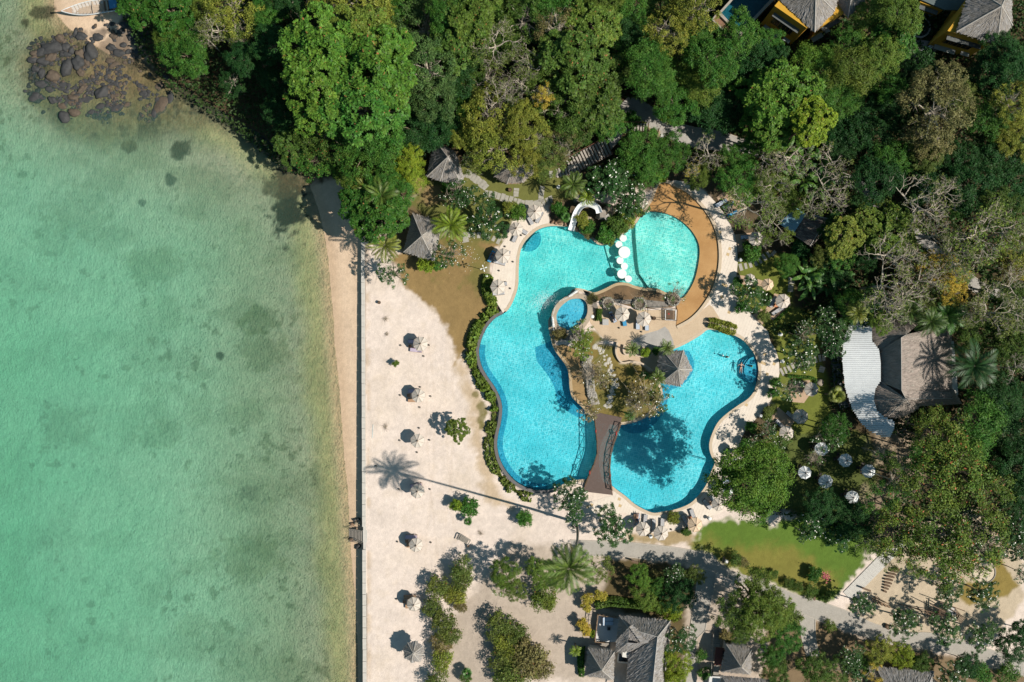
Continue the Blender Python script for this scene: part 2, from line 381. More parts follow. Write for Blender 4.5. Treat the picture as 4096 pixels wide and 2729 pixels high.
weed(T11,1600,230,16,14,.8,(0.27,0.18,0.09)); weed(T11,1500,130,8,8,.8,(0.32,0.2,0.11))
cover(L(T21,(2090,730),(2354,740))+L(T31,(100,760),(230,960),(240,1250),(480,1330),(520,1568))+L(T32,(480,100),(570,330),(580,620),(700,800),(880,860),(500,860),(150,1000),(-60,900),(60,500),(120,300),(70,0))+L(T31,(0,1450))+L(T21,(2210,1330),(2070,1130),(2075,900)), (0.135,0.155,0.03), 3, 5)
cover(L(T23,(1690,215),(1640,290),(1730,370),(1850,430),(2000,530),(2351,650))+L(T33,(0,665),(250,770),(480,830),(590,800),(700,690),(900,440),(1000,300),(950,150),(400,60),(0,120))+L(T23,(2351,120),(2000,60),(1830,60),(1750,120)), (0.092,0.155,0.024), 3, 8)
cover(L(T23,(1640,290),(1760,230),(2000,330),(2351,330))+L(T33,(100,300),(420,430),(480,520),(640,560),(600,700),(400,760),(0,650))+L(T23,(2000,520),(1850,420)), (0.22,0.175,0.045), 9, 9, .7)
cover(L(T23,(1040,200),(1280,200),(1430,190),(1600,150),(1690,215),(1640,290),(1500,315),(1100,290)), (0.33,0.25,0.14), 3, 5)
PLAY = L(T33,(760,860),(900,650),(1100,330),(1400,100),(1900,-60),(2060,100),(2351,330),(2351,830),(2130,1120),(1850,1215),(1300,1120),(980,1040),(760,940))
cover(L(T32,(-60,880),(500,840),(900,860),(1010,1000),(1000,1300),(900,1568),(300,1600),(-60,1500)), (0.085,0.105,0.028), 4, 6)
cover(PLAY, (0.47,0.385,0.285), 3, 6)
cover(L(T33,(1700,760),(1850,860),(2200,780),(2300,680),(2150,450),(2080,430),(2090,560),(2010,650),(1830,650)), (0.23,0.17,0.05), 2, 3)
cover(L(T33,(2130,150),(2351,120),(2351,420),(2200,320)), (0.17,0.15,0.05), 2, 4)
ISLAND = L(T22,(780,20),(945,40),(945,110),(1000,205),(1110,200),(1200,230),(1290,290),(1340,300),(1365,390),(1380,470),(1360,540),(1250,680),(1050,755),(985,765),(880,755),(780,720),(700,655),(740,560),(700,400),(640,200),(560,80),(560,-60))+L(T21,(760,1480),(860,1560))
cover(ISLAND, (0.19,0.145,0.045), 2, 4); lay(inside(GX,GY,ISLAND)*sstep(.48,.6,N2)*.6, (0.11,0.12,0.03))
weed(T32,1240,780,10,22,.8,(0.42,0.33,0.25),.3); weed(T32,1150,1000,26,26,.7,(0.36,0.28,0.2),.4); weed(T32,1350,1150,14,22,.7,(0.36,0.28,0.2),.4)
weed(T32,1050,1568,30,30,.6,(0.36,0.28,0.2),.4)
def planted(*pts): cover(list(pts), (0.10,0.075,0.045), 2, 3)
planted(*L(T21,(345,490),(330,330),(420,270),(560,280),(800,290),(1000,330),(1230,340),(1140,480),(900,640),(760,660),(600,570),(500,505)))
planted(*L(T21,(1380,100),(1640,110),(1780,200),(1870,290),(1940,380),(2000,480),(2050,600),(2070,720),(2354,740),(2354,-20),(1500,-20)))
planted(*(L(T22,(2354,590),(2300,640),(2230,730),(2150,810),(2100,900),(2160,1000),(2354,1000))))
planted(*aoff(arc(POOL, T11(2260,1320), T12(2215,900)), 4)+aoff(arc(POOL, T11(2260,1320), T12(2215,900)), 12)[::-1])
weed(T33,1100,450,16,10,.3,(0.3,0.25,0.15))
lay((GX > WALLX(GY)+4.2)*(1-sstep(4.5,10,GX-WALLX(GY)))*(GY > 245)*sstep(.35,.6,N2)*.65, (0.47,0.35,0.24))
for tx in (428,431.5,447,450.5): lay(np.exp(-((GX-tx-6*np.sin(GY/60+tx)-4*(N1-.5))/.9)**2)*(GY > 330)*(GY < 600)*.30*sstep(.3,.5,N2), (0.50,0.40,0.32))
C *= (0.90+0.2*N3)[...,None]

pin = np.minimum(sdist(GX,GY,POOL), sdist(GX,GY,WADE))
SPA = smooth(L(T21,(520,1195),(590,1178),(650,1185),(690,1230),(692,1310),(665,1370),(610,1435),(520,1470),(440,1435),(408,1350),(440,1265)), 4)
cx_ = 0.25*(GX[:-1,:-1]+GX[1:,:-1]+GX[:-1,1:]+GX[1:,1:]); cy_ = 0.25*(GY[:-1,:-1]+GY[1:,:-1]+GY[:-1,1:]+GY[1:,1:])
cd = 0.25*(pin[:-1,:-1]+pin[1:,:-1]+pin[:-1,1:]+pin[1:,1:])
keep = (cd > 1.25)
VP = []                                         # private pool of the villa and the sunk tub are cut as well
ny, nx = GX.shape
idx = np.arange(ny*nx).reshape(ny,nx)
quads = np.stack([idx[1:,:-1], idx[1:,1:], idx[:-1,1:], idx[:-1,:-1]], -1)[keep]
xyz = np.stack([(GX-512)*S, (341.1-GY)*S, GZ], -1).reshape(-1,3)
gm = bpy.data.meshes.new('ground')
gm.vertices.add(len(xyz)); gm.vertices.foreach_set('co', xyz.astype(np.float32).ravel())
gm.loops.add(quads.size); gm.loops.foreach_set('vertex_index', quads.astype(np.int32).ravel())
gm.polygons.add(len(quads)); gm.polygons.foreach_set('loop_start', np.arange(0,quads.size,4,dtype=np.int32)); gm.polygons.foreach_set('loop_total', np.full(len(quads),4,np.int32))
gm.polygons.foreach_set('use_smooth', np.ones(len(quads),bool))
gm.update(calc_edges=True)
ca = gm.color_attributes.new('cover', 'FLOAT_COLOR', 'POINT')
ca.data.foreach_set('color', np.concatenate([np.clip(C,0,1).reshape(-1,3), np.ones((ny*nx,1))],1).astype(np.float32).ravel())
m, N, Lk, B = nodes('ground_cover')
at = N.new('ShaderNodeVertexColor'); at.layer_name = 'cover'
pos = N.new('ShaderNodeNewGeometry').outputs['Position']
n1 = noise(N,Lk,1.3,6,.65,pos); n2 = noise(N,Lk,7,4,.65,pos); n3 = noise(N,Lk,.25,4,.6,pos)
f = math_(N,Lk,'MULTIPLY', mapr(N,Lk,n1.outputs[0],.3,.7,.92,1.06), mapr(N,Lk,n2.outputs[0],.3,.7,.89,1.07))
f = math_(N,Lk,'MULTIPLY', f, mapr(N,Lk,n3.outputs[0],.3,.7,.92,1.06))
c = mixc(N,Lk,1.0,at.outputs[0],f,'MULTIPLY'); Lk.new(c,B.inputs['Base Color']); B.inputs['Roughness'].default_value = .92
B.inputs['Specular IOR Level'].default_value = .15
hh = math_(N,Lk,'ADD', math_(N,Lk,'MULTIPLY',n1.outputs[0],1.0), math_(N,Lk,'MULTIPLY',n2.outputs[0],.5))
bump(N,Lk,hh,.55,.14,B)
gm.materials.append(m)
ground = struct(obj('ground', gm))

# ---------------------------------------------------------------- the sea: a closed body of green water
m, N, Lk, B = nodes('sea_water'); N.remove(B)
pos = N.new('ShaderNodeNewGeometry').outputs['Position']
mp = N.new('ShaderNodeMapping'); mp.inputs['Scale'].default_value = (1.0,.85,1); mp.inputs['Rotation'].default_value = (0,0,.35); Lk.new(pos, mp.inputs[0])
w1 = noise(N,Lk,3.4,4,.6,mp.outputs[0],.5); w2 = noise(N,Lk,.5,3,.5,pos); w3 = noise(N,Lk,.05,4,.6,pos)
hgt = math_(N,Lk,'ADD', w1.outputs[0], math_(N,Lk,'MULTIPLY', w2.outputs[0], 1.4))
bp = N.new('ShaderNodeBump'); bp.inputs['Strength'].default_value = .42; bp.inputs['Distance'].default_value = .16; Lk.new(hgt, bp.inputs['Height'])
tr = N.new('ShaderNodeBsdfTransparent'); df = N.new('ShaderNodeBsdfDiffuse'); gl = N.new('ShaderNodeBsdfGlossy')
df.inputs['Color'].default_value = (0.24,0.58,0.45,1); gl.inputs['Roughness'].default_value = .12
tc = mixc(N,Lk,mapr(N,Lk,w1.outputs[0],.35,.65,0,1),(0.80,0.88,0.86),(1,1,1)); Lk.new(tc, tr.inputs['Color'])
Lk.new(bp.outputs[0], df.inputs['Normal']); Lk.new(bp.outputs[0], gl.inputs['Normal'])
fr = N.new('ShaderNodeFresnel'); fr.inputs['IOR'].default_value = 1.33; Lk.new(bp.outputs[0], fr.inputs['Normal'])
m1 = N.new('ShaderNodeMixShader'); m2 = N.new('ShaderNodeMixShader')
sx = N.new('ShaderNodeSeparateXYZ'); Lk.new(pos, sx.inputs[0])
turb = math_(N,Lk,'MULTIPLY',mapr(N,Lk,sx.outputs[0],-30,-74,.02,.19),mapr(N,Lk,sx.outputs[1],24,44,1,.08))
Lk.new(turb, m1.inputs[0]); Lk.new(tr.outputs[0], m1.inputs[1]); Lk.new(df.outputs[0], m1.inputs[2])
Lk.new(fr.outputs[0], m2.inputs[0]); Lk.new(m1.outputs[0], m2.inputs[1]); Lk.new(gl.outputs[0], m2.inputs[2])
Lk.new(m2.outputs[0], N['Material Output'].inputs['Surface'])
va = N.new('ShaderNodeVolumeAbsorption'); va.inputs['Color'].default_value = (0.12,0.90,0.70,1); va.inputs['Density'].default_value = .34
Lk.new(va.outputs[0], N['Material Output'].inputs['Volume'])
mb = MB(); xl = -9800; xr = W((364.2,0))[0]-.1
mb.box(((xl+xr)/2, 0, (ZS-9)/2), (xr-xl, 19600, 9+ZS)); mb.v = [(x,y,ZS if z > (ZS-9)/2 else -9) for x,y,z in mb.v]
struct(mb.build('sea', m))
# ================================================================ POOLS AND PAVING
def pool_tile(name, a, b, sc=3.0):
    m, N, Lk, B = nodes(name)
    pos = N.new('ShaderNodeNewGeometry').outputs['Position']
    br = N.new('ShaderNodeTexBrick'); br.offset = 0; br.inputs['Scale'].default_value = sc; br.inputs['Mortar Size'].default_value = .06
    br.inputs['Brick Width'].default_value = 1; br.inputs['Row Height'].default_value = 1
    br.inputs['Color1'].default_value = (*a,1); br.inputs['Color2'].default_value = (*b,1); br.inputs['Mortar'].default_value = (*[x*.74 for x in a],1)
    mp = N.new('ShaderNodeMapping'); mp.inputs['Rotation'].default_value = (0,0,.22); Lk.new(pos, mp.inputs[0]); Lk.new(mp.outputs[0], br.inputs['Vector'])
    sy = N.new('ShaderNodeSeparateXYZ'); Lk.new(pos,sy.inputs[0]); gr = mixc(N,Lk,mapr(N,Lk,sy.outputs[1],-2,7,0,1),mixc(N,Lk,mapr(N,Lk,sy.outputs[1],-2,-15,0,1),(.93,.98,1),(.78,.94,1)),(1.04,1.03,.92))
    n = noise(N,Lk,.35,3,.5,pos); c = mixc(N,Lk,1.0,mixc(N,Lk,1.0,br.outputs[0],gr,'MULTIPLY'),mapr(N,Lk,n.outputs[0],.3,.7,.9,1.08),'MULTIPLY')
    Lk.new(c,B.inputs['Base Color']); B.inputs['Roughness'].default_value = .4; return m
def pool_water(name, tint, line, scale, amount=.75):
    """clear water; a net of light is put into its tint, and sun through it repeats the net on the floor"""
    m, N, Lk, B = nodes(name); N.remove(B)
    pos = N.new('ShaderNodeNewGeometry').outputs['Position']
    wa = noise(N,Lk,.8,3,.5,pos); wv = N.new('ShaderNodeVectorMath'); wv.operation = 'MULTIPLY_ADD'
    Lk.new(wa.outputs['Color'], wv.inputs[0]); wv.inputs[1].default_value = (1.1,1.1,0); Lk.new(pos, wv.inputs[2])
    mp = N.new('ShaderNodeMapping'); mp.inputs['Scale'].default_value = (1,1.25,.01); mp.inputs['Rotation'].default_value = (0,0,.4); Lk.new(wv.outputs[0], mp.inputs[0])
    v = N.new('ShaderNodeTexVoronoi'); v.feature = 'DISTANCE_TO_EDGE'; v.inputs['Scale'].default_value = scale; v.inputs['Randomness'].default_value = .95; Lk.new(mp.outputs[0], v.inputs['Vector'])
    e = mapr(N,Lk,v.outputs['Distance'],.0,.26,1,0); big = noise(N,Lk,.18,3,.5,pos)  # cell edges painted as bright lines of focused sun in the tint
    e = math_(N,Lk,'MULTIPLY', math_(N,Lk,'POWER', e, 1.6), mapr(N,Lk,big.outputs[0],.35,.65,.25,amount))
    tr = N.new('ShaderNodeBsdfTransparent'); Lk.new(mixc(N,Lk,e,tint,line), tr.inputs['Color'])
    gl = N.new('ShaderNodeBsdfGlossy'); gl.inputs['Roughness'].default_value = .05
    h = noise(N,Lk,2.6,3,.5,wv.outputs[0]); bp = N.new('ShaderNodeBump'); bp.inputs['Strength'].default_value = .35; bp.inputs['Distance'].default_value = .12; Lk.new(h.outputs[0], bp.inputs['Height'])
    Lk.new(bp.outputs[0], gl.inputs['Normal'])
    fr = N.new('ShaderNodeFresnel'); fr.inputs['IOR'].default_value = 1.33; Lk.new(bp.outputs[0], fr.inputs['Normal'])
    mx = N.new('ShaderNodeMixShader'); Lk.new(fr.outputs[0], mx.inputs[0]); Lk.new(tr.outputs[0], mx.inputs[1]); Lk.new(gl.outputs[0], mx.inputs[2])
    Lk.new(mx.outputs[0], N['Material Output'].inputs['Surface']); return m
TILE_MAIN = pool_tile('pool_floor_tile', (0.42,0.80,0.82), (0.46,0.84,0.85)); TILE_BLUE = pool_tile('pool_blue_tile', (0.10,0.40,0.54), (0.14,0.48,0.62), 2.4)
TILE_KIDS = pool_tile('pool_pale_tile', (0.62,0.84,0.80), (0.66,0.88,0.84)); TILE_WALL = pool_tile('pool_wall_tile', (0.12,0.42,0.52), (0.15,0.48,0.58), 4)
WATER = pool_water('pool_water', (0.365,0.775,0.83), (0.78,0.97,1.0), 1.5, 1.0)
WPOOL = [W(p) for p in POOL]
pool = struct(empty('swimming_pool', (0,0,0)))
ZP = -1.2; ZW = -0.09
mb = MB(); n = len(WPOOL)                         # shell: floor and walls
for tri in tessellate_polygon([[Vector((*p,0)) for p in WPOOL]]): mb.add([(*WPOOL[i],ZP) for i in tri], [(0,1,2)])
mb.build('pool_floor', TILE_MAIN, pool)
mb = MB()
for i in range(n):
    a, b = WPOOL[i], WPOOL[(i+1) % n]; mb.add([(*a,ZP),(*b,ZP),(*b,.045),(*a,.045)], [(0,1,2,3)])
mb.build('pool_wall', TILE_WALL, pool)
def clip_in(pts): return [W(p) for p in pts]
KIDS_EDGE = L(T21,(1140,492),(1138,560),(1142,640),(1150,740),(1160,850),(1176,950))
KIDS = smooth(KIDS_EDGE,3,False)+L(T21,(1260,1075))+aoff(arc(POOL,T21(1300,1083),T21(1140,490)),-.3)
mb = MB().prism(clip_in(KIDS), ZP+.02, -.28); mb.build('shallow_floor', TILE_KIDS, pool)
BAR = smooth(L(T21,(862,690),(880,760),(905,840),(925,900),(955,960)),3,False)+L(T21,(1000,1024))+aoff(arc(POOL,T21(1010,1030),T21(1250,1082)),-.3)+L(T21,(1176,960))+[offset(KIDS_EDGE,1.2,False)[i] for i in (4,3,2,1,0)]+aoff(arc(POOL,T21(1110,515),T21(880,675)),-.3)
mb = MB().prism(clip_in(BAR), ZP+.01, -.92); mb.build('bar_floor', TILE_KIDS, pool)
# dark blue margins on the floor
def floor_patch(name, pts, z, m): MB().prism([W(p) for p in pts], z-.004, z).build(name, m, pool)
floor_patch('floor_band', arc(POOL,T12(2060,30),T22(330,1370))+aoff(arc(POOL,T12(2060,30),T22(330,1370)),-5.5)[::-1], ZP+.012, TILE_BLUE)
wz = smooth(L(T22,(215,60),(230,180),(290,260),(360,360),(400,450),(420,560),(470,620),(560,680),(640,720)),3,False)
floor_patch('floor_band', wz+aoff(arc(POOL,T22(700,665),T22(362,0)),-.3), ZP+.008, TILE_BLUE)
ez = smooth(L(T22,(1640,90),(1690,200),(1660,330),(1560,420),(1470,460),(1440,560),(1400,680),(1300,790),(1200,850),(1080,850),(990,800)),3,False)
floor_patch('floor_band', ez+aoff(arc(POOL,T22(1480,78),T22(985,770)),-.3)[::-1], ZP+.008, TILE_BLUE)
# seats and step in the east lobe, half-round steps in the north-west corner
for k, (off, z) in enumerate(((0,-.25),(14,-.45),(28,-.70),(42,-.95))):
    pts = smooth(L(T22,(2235-off*.4,140+off),(2180-off*1.4,170),(2140-off,240),(2150-off,330),(2200-off*.6,390-off*.4)),4,False)
    MB().prism([W(p) for p in pts+aoff(arc(POOL,T22(2252,380),T22(2240,150)),-.3)], ZP+.02, z-.001*k).build('step', TILE_BLUE, pool)
for k, (r, z) in enumerate(((7,-.25),(9.5,-.5),(12,-.72),(14.5,-.95))):
    c0 = T21(150,620); pts = []
    for i in range(13):
        a = R(-62+i*14.5); pts.append((c0[0]+r*math.cos(a)*.9, c0[1]+r*math.sin(a)*.9))
    X_ = np.array([p[0] for p in pts]); Y_ = np.array([p[1] for p in pts]); sdv = sdist(X_,Y_,POOL)
    pts = [p for p, s_ in zip(pts, sdv) if s_ < -.4]
    if len(pts) > 3: MB().prism([W(p) for p in pts], ZP+.02, z).build('step', TILE_BLUE, pool)
mb = MB()
for tri in tessellate_polygon([[Vector((*p,0)) for p in WPOOL]]): mb.add([(*WPOOL[i],ZW) for i in tri], [(0,1,2)])
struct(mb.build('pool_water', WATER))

STONE = mat('pale_coping', (0.50,0.40,0.29), .7, .15, 2, world=True); GREYC = mat('grey_coping', (0.13,0.12,0.12), .7, .2, 2, world=True)
PAVE = mat('pale_paving', (0.64,0.565,0.49), .75, .10, 1.2, (0.58,0.50,0.43), world=True, fine=9)
TAN = mat('tan_concrete', (0.50,0.385,0.27), .8, .16, .5, (0.43,0.32,0.215), world=True, fine=5)
GREYP = mat('grey_concrete', (0.36,0.34,0.32), .85, .2, .8, world=True, fine=6)
coping = struct(empty('pool_coping'))
def band(name, pts, width, m, z0=-.3, z1=.05, parent=None, closed=False, inner=0.0):
    a = offset(pts, inner, closed) if inner else pts; b = offset(pts, inner+width, closed)
    return MB().ribbon([W(p) for p in a], [W(p) for p in b], z0, z1, closed).build(name, m, parent)
def edge(name, a, b, width, m, z0=-.3, z1=.05, inner=0.0):
    pts = arc(POOL, a, b); return band(name, pts, width*PS, m, z0, z1, coping, False, inner*PS)
edge('pale_rim', T21(560,530), T11(2285,1305), 3, STONE)
edge('grey_rim', T11(2280,1310), T22(420,1345), 3.2, GREYC, -1.2, .03)
edge('pale_rim', T22(430,1340), T22(1410,120), 2.9, STONE)
edge('pale_rim', T22(1420,110), T22(690,660), 2.6, STONE)
edge('pale_rim', T22(690,660), T21(345,1500), 2.9, mat('tan_rim', (0.42,0.31,0.18), .7, .2, 2, world=True), -.3, .05)
edge('pale_rim', T21(345,1500), T21(760,1122), 2.8, STONE)
edge('pale_rim', T21(760,1122), T21(1570,1172), 2.8, MATS['tan_rim'])
edge('pale_rim', T21(1225,382), T21(560,545), 2.8, STONE)
kn = 1 if np.linalg.norm(np.array(offset(KOUT,1,False)[20])-np.array(T21(1000,800))) > np.linalg.norm(np.array(KOUT[20])-np.array(T21(1000,800))) else -1
band('curb', KOUT, 3.0*kn, STONE, -.3, .14, coping)
band('pale_rim', L(T21,(1350,130),(1320,200),(1290,280),(1225,382)), 2.6*(1 if offset(L(T21,(1350,130),(1320,200),(1290,280),(1225,382)),1,False)[1][0] < T21(1320,200)[0] else -1), STONE, -.3, .05, coping)
# the shallow orange wading beach
m, N, Lk, B = nodes('orange_pebble_wash')
pos = N.new('ShaderNodeNewGeometry').outputs['Position']; n1 = noise(N,Lk,.35,4,.6,pos); n2 = noise(N,Lk,9,3,.7,pos)
c = mixc(N,Lk,mapr(N,Lk,n1.outputs[0],.3,.7,0,1),(0.34,0.175,0.055),(0.44,0.25,0.095)); c = mixc(N,Lk,1.0,c,mapr(N,Lk,n2.outputs[0],.3,.7,.86,1.1),'MULTIPLY')
Lk.new(c,B.inputs['Base Color']); B.inputs['Roughness'].default_value = .35; B.inputs['Coat Weight'].default_value = .4; B.inputs['Coat Roughness'].default_value = .08
struct(MB().prism([W(p) for p in WADE], -.35, -.095).build('wading_beach', m))
BROWN = mat('wet_brown_ledge', (0.17,0.10,0.045), .4, .35, .8, (0.10,0.065,0.03), world=True, fine=6)
LEDGE = offset(arc(POOL,T21(760,1122),T21(1480,1150)), 2.7*PS, False)+L(T21,(1500,1250),(1440,1262),(1280,1272),(1120,1260),(960,1215),(850,1190),(780,1200),(740,1150))
struct(MB().prism([W(p) for p in LEDGE], -.2, .02).build('wet_ledge', BROWN))
WLEDGE = offset(arc(POOL,T22(690,660),T22(380,60)), 2.7*PS, False)+L(T22,(470,30),(560,60),(620,150),(680,260),(690,400),(705,560),(740,600))
struct(MB().prism([W(p) for p in WLEDGE], -.2, .02).build('wet_ledge', mat('wet_ochre_ledge', (0.33,0.21,0.085), .45, .3, .6, (0.20,0.13,0.055), world=True, fine=6)))
# paving sheets
def sheet(name, pts, z, m, z0=-.25): return struct(MB().prism([W(p) for p in pts], z0, z).build(name, m))
DECKW = offset(arc(POOL,T21(470,516),T11(2285,1305)), 1.5*PS, False)+L(T11,(2272,1310),(2215,1220),(2175,1130),(2150,1050),(2165,960),(2180,870),(2200,790),(2250,690),(2320,590))+L(T21,(0,470),(60,430),(130,310),(200,290),(330,320),(345,490))
KO = offset(KOUT, 1.5*kn, False)
DECKE = KO+L(T21,(1560,1420))+L(T21,(1640,1530))+offset(arc(POOL,T22(940,1345),T21(1690,1540)), 1.5*PS, False)[::-1]+L(T22,(925,1420),(700,1482),(660,1470),(690,1560),(800,1600))+L(T23,(1040,10),(1110,60),(1140,140),(1290,195),(1430,190),(1600,140),(1750,100),(1830,40),(1940,0))+L(T22,(1960,1450),(1950,1330),(2000,1250),(2090,1150),(2150,1040),(2105,900),(2150,810),(2230,730),(2300,640),(2354,590))+L(T32,(50,500),(80,400),(105,300),(100,180),(70,80),(20,0))+L(T21,(2354,1480),(2300,1430),(2210,1330),(2120,1250),(2060,1150),(2045,1050),(2065,950),(2075,850),(2070,720),(2050,600),(2000,480),(1940,380),(1870,290),(1780,200),(1640,110),(1500,90))
deckw = sheet('paving', DECKW, .022, PAVE); decke = sheet('paving', DECKE, .022, PAVE)
PLAZA = L(T21,(700,1260),(840,1235),(960,1235),(1100,1275),(1280,1285),(1450,1275),(1508,1268),(1515,1330),(1505,1432),(1600,1400),(1700,1322),(1815,1235),(1845,1255),(1915,1370),(1790,1450),(1730,1495),(1655,1545))+L(T22,(1555,30),(1475,62),(1400,110),(1385,200),(1350,300),(1290,275),(1215,218),(1110,198),(1010,205),(960,150),(948,70),(955,10))+L(T21,(860,1560),(790,1490),(720,1400))
plaza = sheet('plaza', PLAZA, .034, TAN)
sheet('concrete_patch', L(T21,(1405,1435),(1440,1470),(1480,1560))+L(T22,(1490,50),(1340,62),(1100,50))+L(T21,(1090,1568),(1230,1500),(1340,1470)), .040, GREYP)
# paving tiles: real pieces with open joints, the nearest ones separate
TILEM = mat('paving_tile', (0.66,0.585,0.505), .7, .09, .8, (0.60,0.52,0.445), world=True, fine=7)
TILEY = mat('ochre_tile', (0.50,0.36,0.19), .7, .1, 2, world=True)
def tiles(parent, poly, pools, pitch=3.0, ang=0.0, holes=()):
    P = np.array(poly); c0 = P.mean(0); r = np.abs(P-c0).max()*1.5; k = np.arange(-r, r, pitch)
    A, Bq = np.meshgrid(k, k); X = c0[0]+A*math.cos(ang)-Bq*math.sin(ang); Y = c0[1]+A*math.sin(ang)+Bq*math.cos(ang)
    X = X.ravel(); Y = Y.ravel(); ok = (sdist(X,Y,poly) < -1.9)
    for h in holes: ok &= sdist(X,Y,h) > 1.9
    return [(x,y) for x, y, o in zip(X,Y,ok) if o]
tw = tiles(deckw, DECKW, None, 3.0, .1); te = tiles(decke, DECKE, None, 3.0, .35, [PLAZA])
h_ = 1.42*S
tme = MB().prism([(-h_,-h_),(h_,-h_),(h_,h_),(-h_,h_)], 0, .012).mesh('paving_tile', TILEM)
def put_tiles(parent, pts, nmax, ang):
    rg = random.Random(3); rg.shuffle(pts); rest = MB()
    for i, p in enumerate(pts):
        x, y = W(p)
        if i < nmax: obj('paving_tile', tme, parent, (x,y,.0215), (0,0,-ang))
        else:
            ca_, sa_ = math.cos(-ang)*h_, math.sin(-ang)*h_
            q = [(x-ca_+sa_, y-sa_-ca_),(x+ca_+sa_, y+sa_-ca_),(x+ca_-sa_, y+sa_+ca_),(x-ca_-sa_, y-sa_+ca_)]
            rest.add([(*p_, .0335+.001*rg.random()) for p_ in q], [(0,1,2,3)], 1 if rg.random() < .035 else 0)
    if rest.v: o = rest.build('paving_tile', [TILEM, TILEY], parent); o['kind'] = 'stuff'
put_tiles(deckw, tw, 290, .1); put_tiles(decke, te, 290, .35)

# ---------------------------------------------------------------- roads and paths
ROADM = mat('grey_paver', (0.43,0.40,0.365), .85, .14, .7, (0.37,0.345,0.315), world=True, fine=6)
m = ROADM; N = m.node_tree.nodes; Lk = m.node_tree.links; B = N['Principled BSDF']
br = N.new('ShaderNodeTexBrick'); br.inputs['Scale'].default_value = 3.2; br.inputs['Mortar Size'].default_value = .06; br.inputs['Row Height'].default_value = .5
br.inputs['Color1'].default_value = (1,1,1,1); br.inputs['Color2'].default_value = (.86,.86,.86,1); br.inputs['Mortar'].default_value = (.62,.6,.56,1)
gp = N.new('ShaderNodeNewGeometry'); mp = N.new('ShaderNodeMapping'); mp.inputs['Rotation'].default_value = (0,0,.6); Lk.new(gp.outputs['Position'], mp.inputs[0]); Lk.new(mp.outputs[0], br.inputs['Vector'])
src = B.inputs['Base Color'].links[0].from_socket; Lk.new(mixc(N,Lk,1.0,src,br.outputs[0],'MULTIPLY'), B.inputs['Base Color'])
def road(name, up, dn, z, m, kerb=True):
    a = smooth(up,4,False); b = smooth(dn,4,False)
    k = max(len(a),len(b))
    def res(P):
        P = np.array(P); s = np.r_[0,np.cumsum(np.linalg.norm(np.diff(P,axis=0),axis=1))]; u = np.linspace(0,s[-1],60)
        return [(float(np.interp(q,s,P[:,0])), float(np.interp(q,s,P[:,1]))) for q in u]
    a = res(a); b = res(b); rd = struct(empty(name))
    MB().ribbon([W(p) for p in a],[W(p) for p in b],z-.3,z,False).build('road_surface', m, rd)
    if kerb:
        for ln in (a,b):
            ct = np.mean([np.array(a),np.array(b)],0); ln_ = np.array(ln); out = ln_+(ln_-ct)/np.linalg.norm(ln_-ct,axis=1,keepdims=True)*.9
            MB().ribbon([W(p) for p in ln],[W(tuple(p)) for p in out],z-.3,z+.06,False).build('kerb', mat('kerb_stone',(0.42,0.38,0.33),.85,.2,3,world=True), rd)
    return rd
road('road', L(T23,(540,265),(760,275),(1000,280),(1300,310),(1550,340),(1720,375),(1850,430),(2000,540),(2351,655))+L(T33,(250,765),(480,830),(760,930),(980,1035),(1300,1115),(1500,1120),(1850,1215),(2100,1290),(2351,1370)),
     L(T23,(560,395),(760,400),(1000,405),(1300,440),(1550,460),(1740,500),(1900,560),(2100,660),(2351,770))+L(T33,(190,880),(440,985),(640,1060),(880,1140),(1100,1210),(1500,1260),(1800,1330),(2100,1430),(2351,1510)), .035, ROADM)
road('side_lane', L(T23,(1720,520),(1690,760),(1660,960),(1620,1200),(1600,1350),(1560,1700)), L(T23,(1870,560),(1840,760),(1790,960),(1770,1090),(1690,1180),(1700,1340),(1670,1700)), .026, ROADM)
road('side_lane', L(T33,(150,880),(290,1000),(310,1150),(360,1330)), L(T33,(430,985),(430,1100),(440,1200),(470,1330)), .026, ROADM)
CONC = mat('weathered_concrete', (0.36,0.34,0.31), .9, .3, .6, (0.27,0.25,0.235), world=True, fine=5)
road('service_road', L(T20,(1060,900),(1200,930),(1340,1040),(1500,1130),(1700,1180),(1900,1210),(2140,1290))+L(T31,(780,60),(1000,210),(1200,400),(1400,560),(1800,900),(2000,1050),(2354,1180)),
     L(T20,(975,985),(1130,1080),(1260,1170),(1400,1240),(1600,1340),(1900,1380),(2200,1420))+L(T31,(760,150),(900,290),(1080,400),(1260,560),(1600,850),(1900,1120),(2354,1300)), .035, CONC)
# white boardwalk across the lawn
bw = struct(empty('boardwalk')); a = T33(690,740); b = T33(1230,190); wv = 108/9.19
d_ = np.array(b)-np.array(a); l_ = np.linalg.norm(d_); d_ /= l_; n_ = np.array([-d_[1], d_[0]])
PALE = mat('pale_boards', (0.50,0.48,0.45), .8, .15, 2, (0.43,0.41,0.385), world=True)
ang = math.atan2(-d_[1], d_[0]); nb = int(l_/1.45)
bme = MB().box((0,0,0), (1.38*S, wv*S, .05)).mesh('board', PALE)
for i in range(nb):
    p = np.array(a)+d_*(i+.5)*1.45+n_*wv*.5; x, y = W(p); obj('board', bme, bw, (x,y,.07+.006*(i % 3)), (0,0,ang+random.uniform(-.01,.01)))
for s_ in (.06,.94):
    q0 = np.array(a)+n_*wv*s_; q1 = q0+d_*l_; MB().bar(W3(q0,.02), W3(q1,.02), .1, .08).build('joist', PALE, bw)
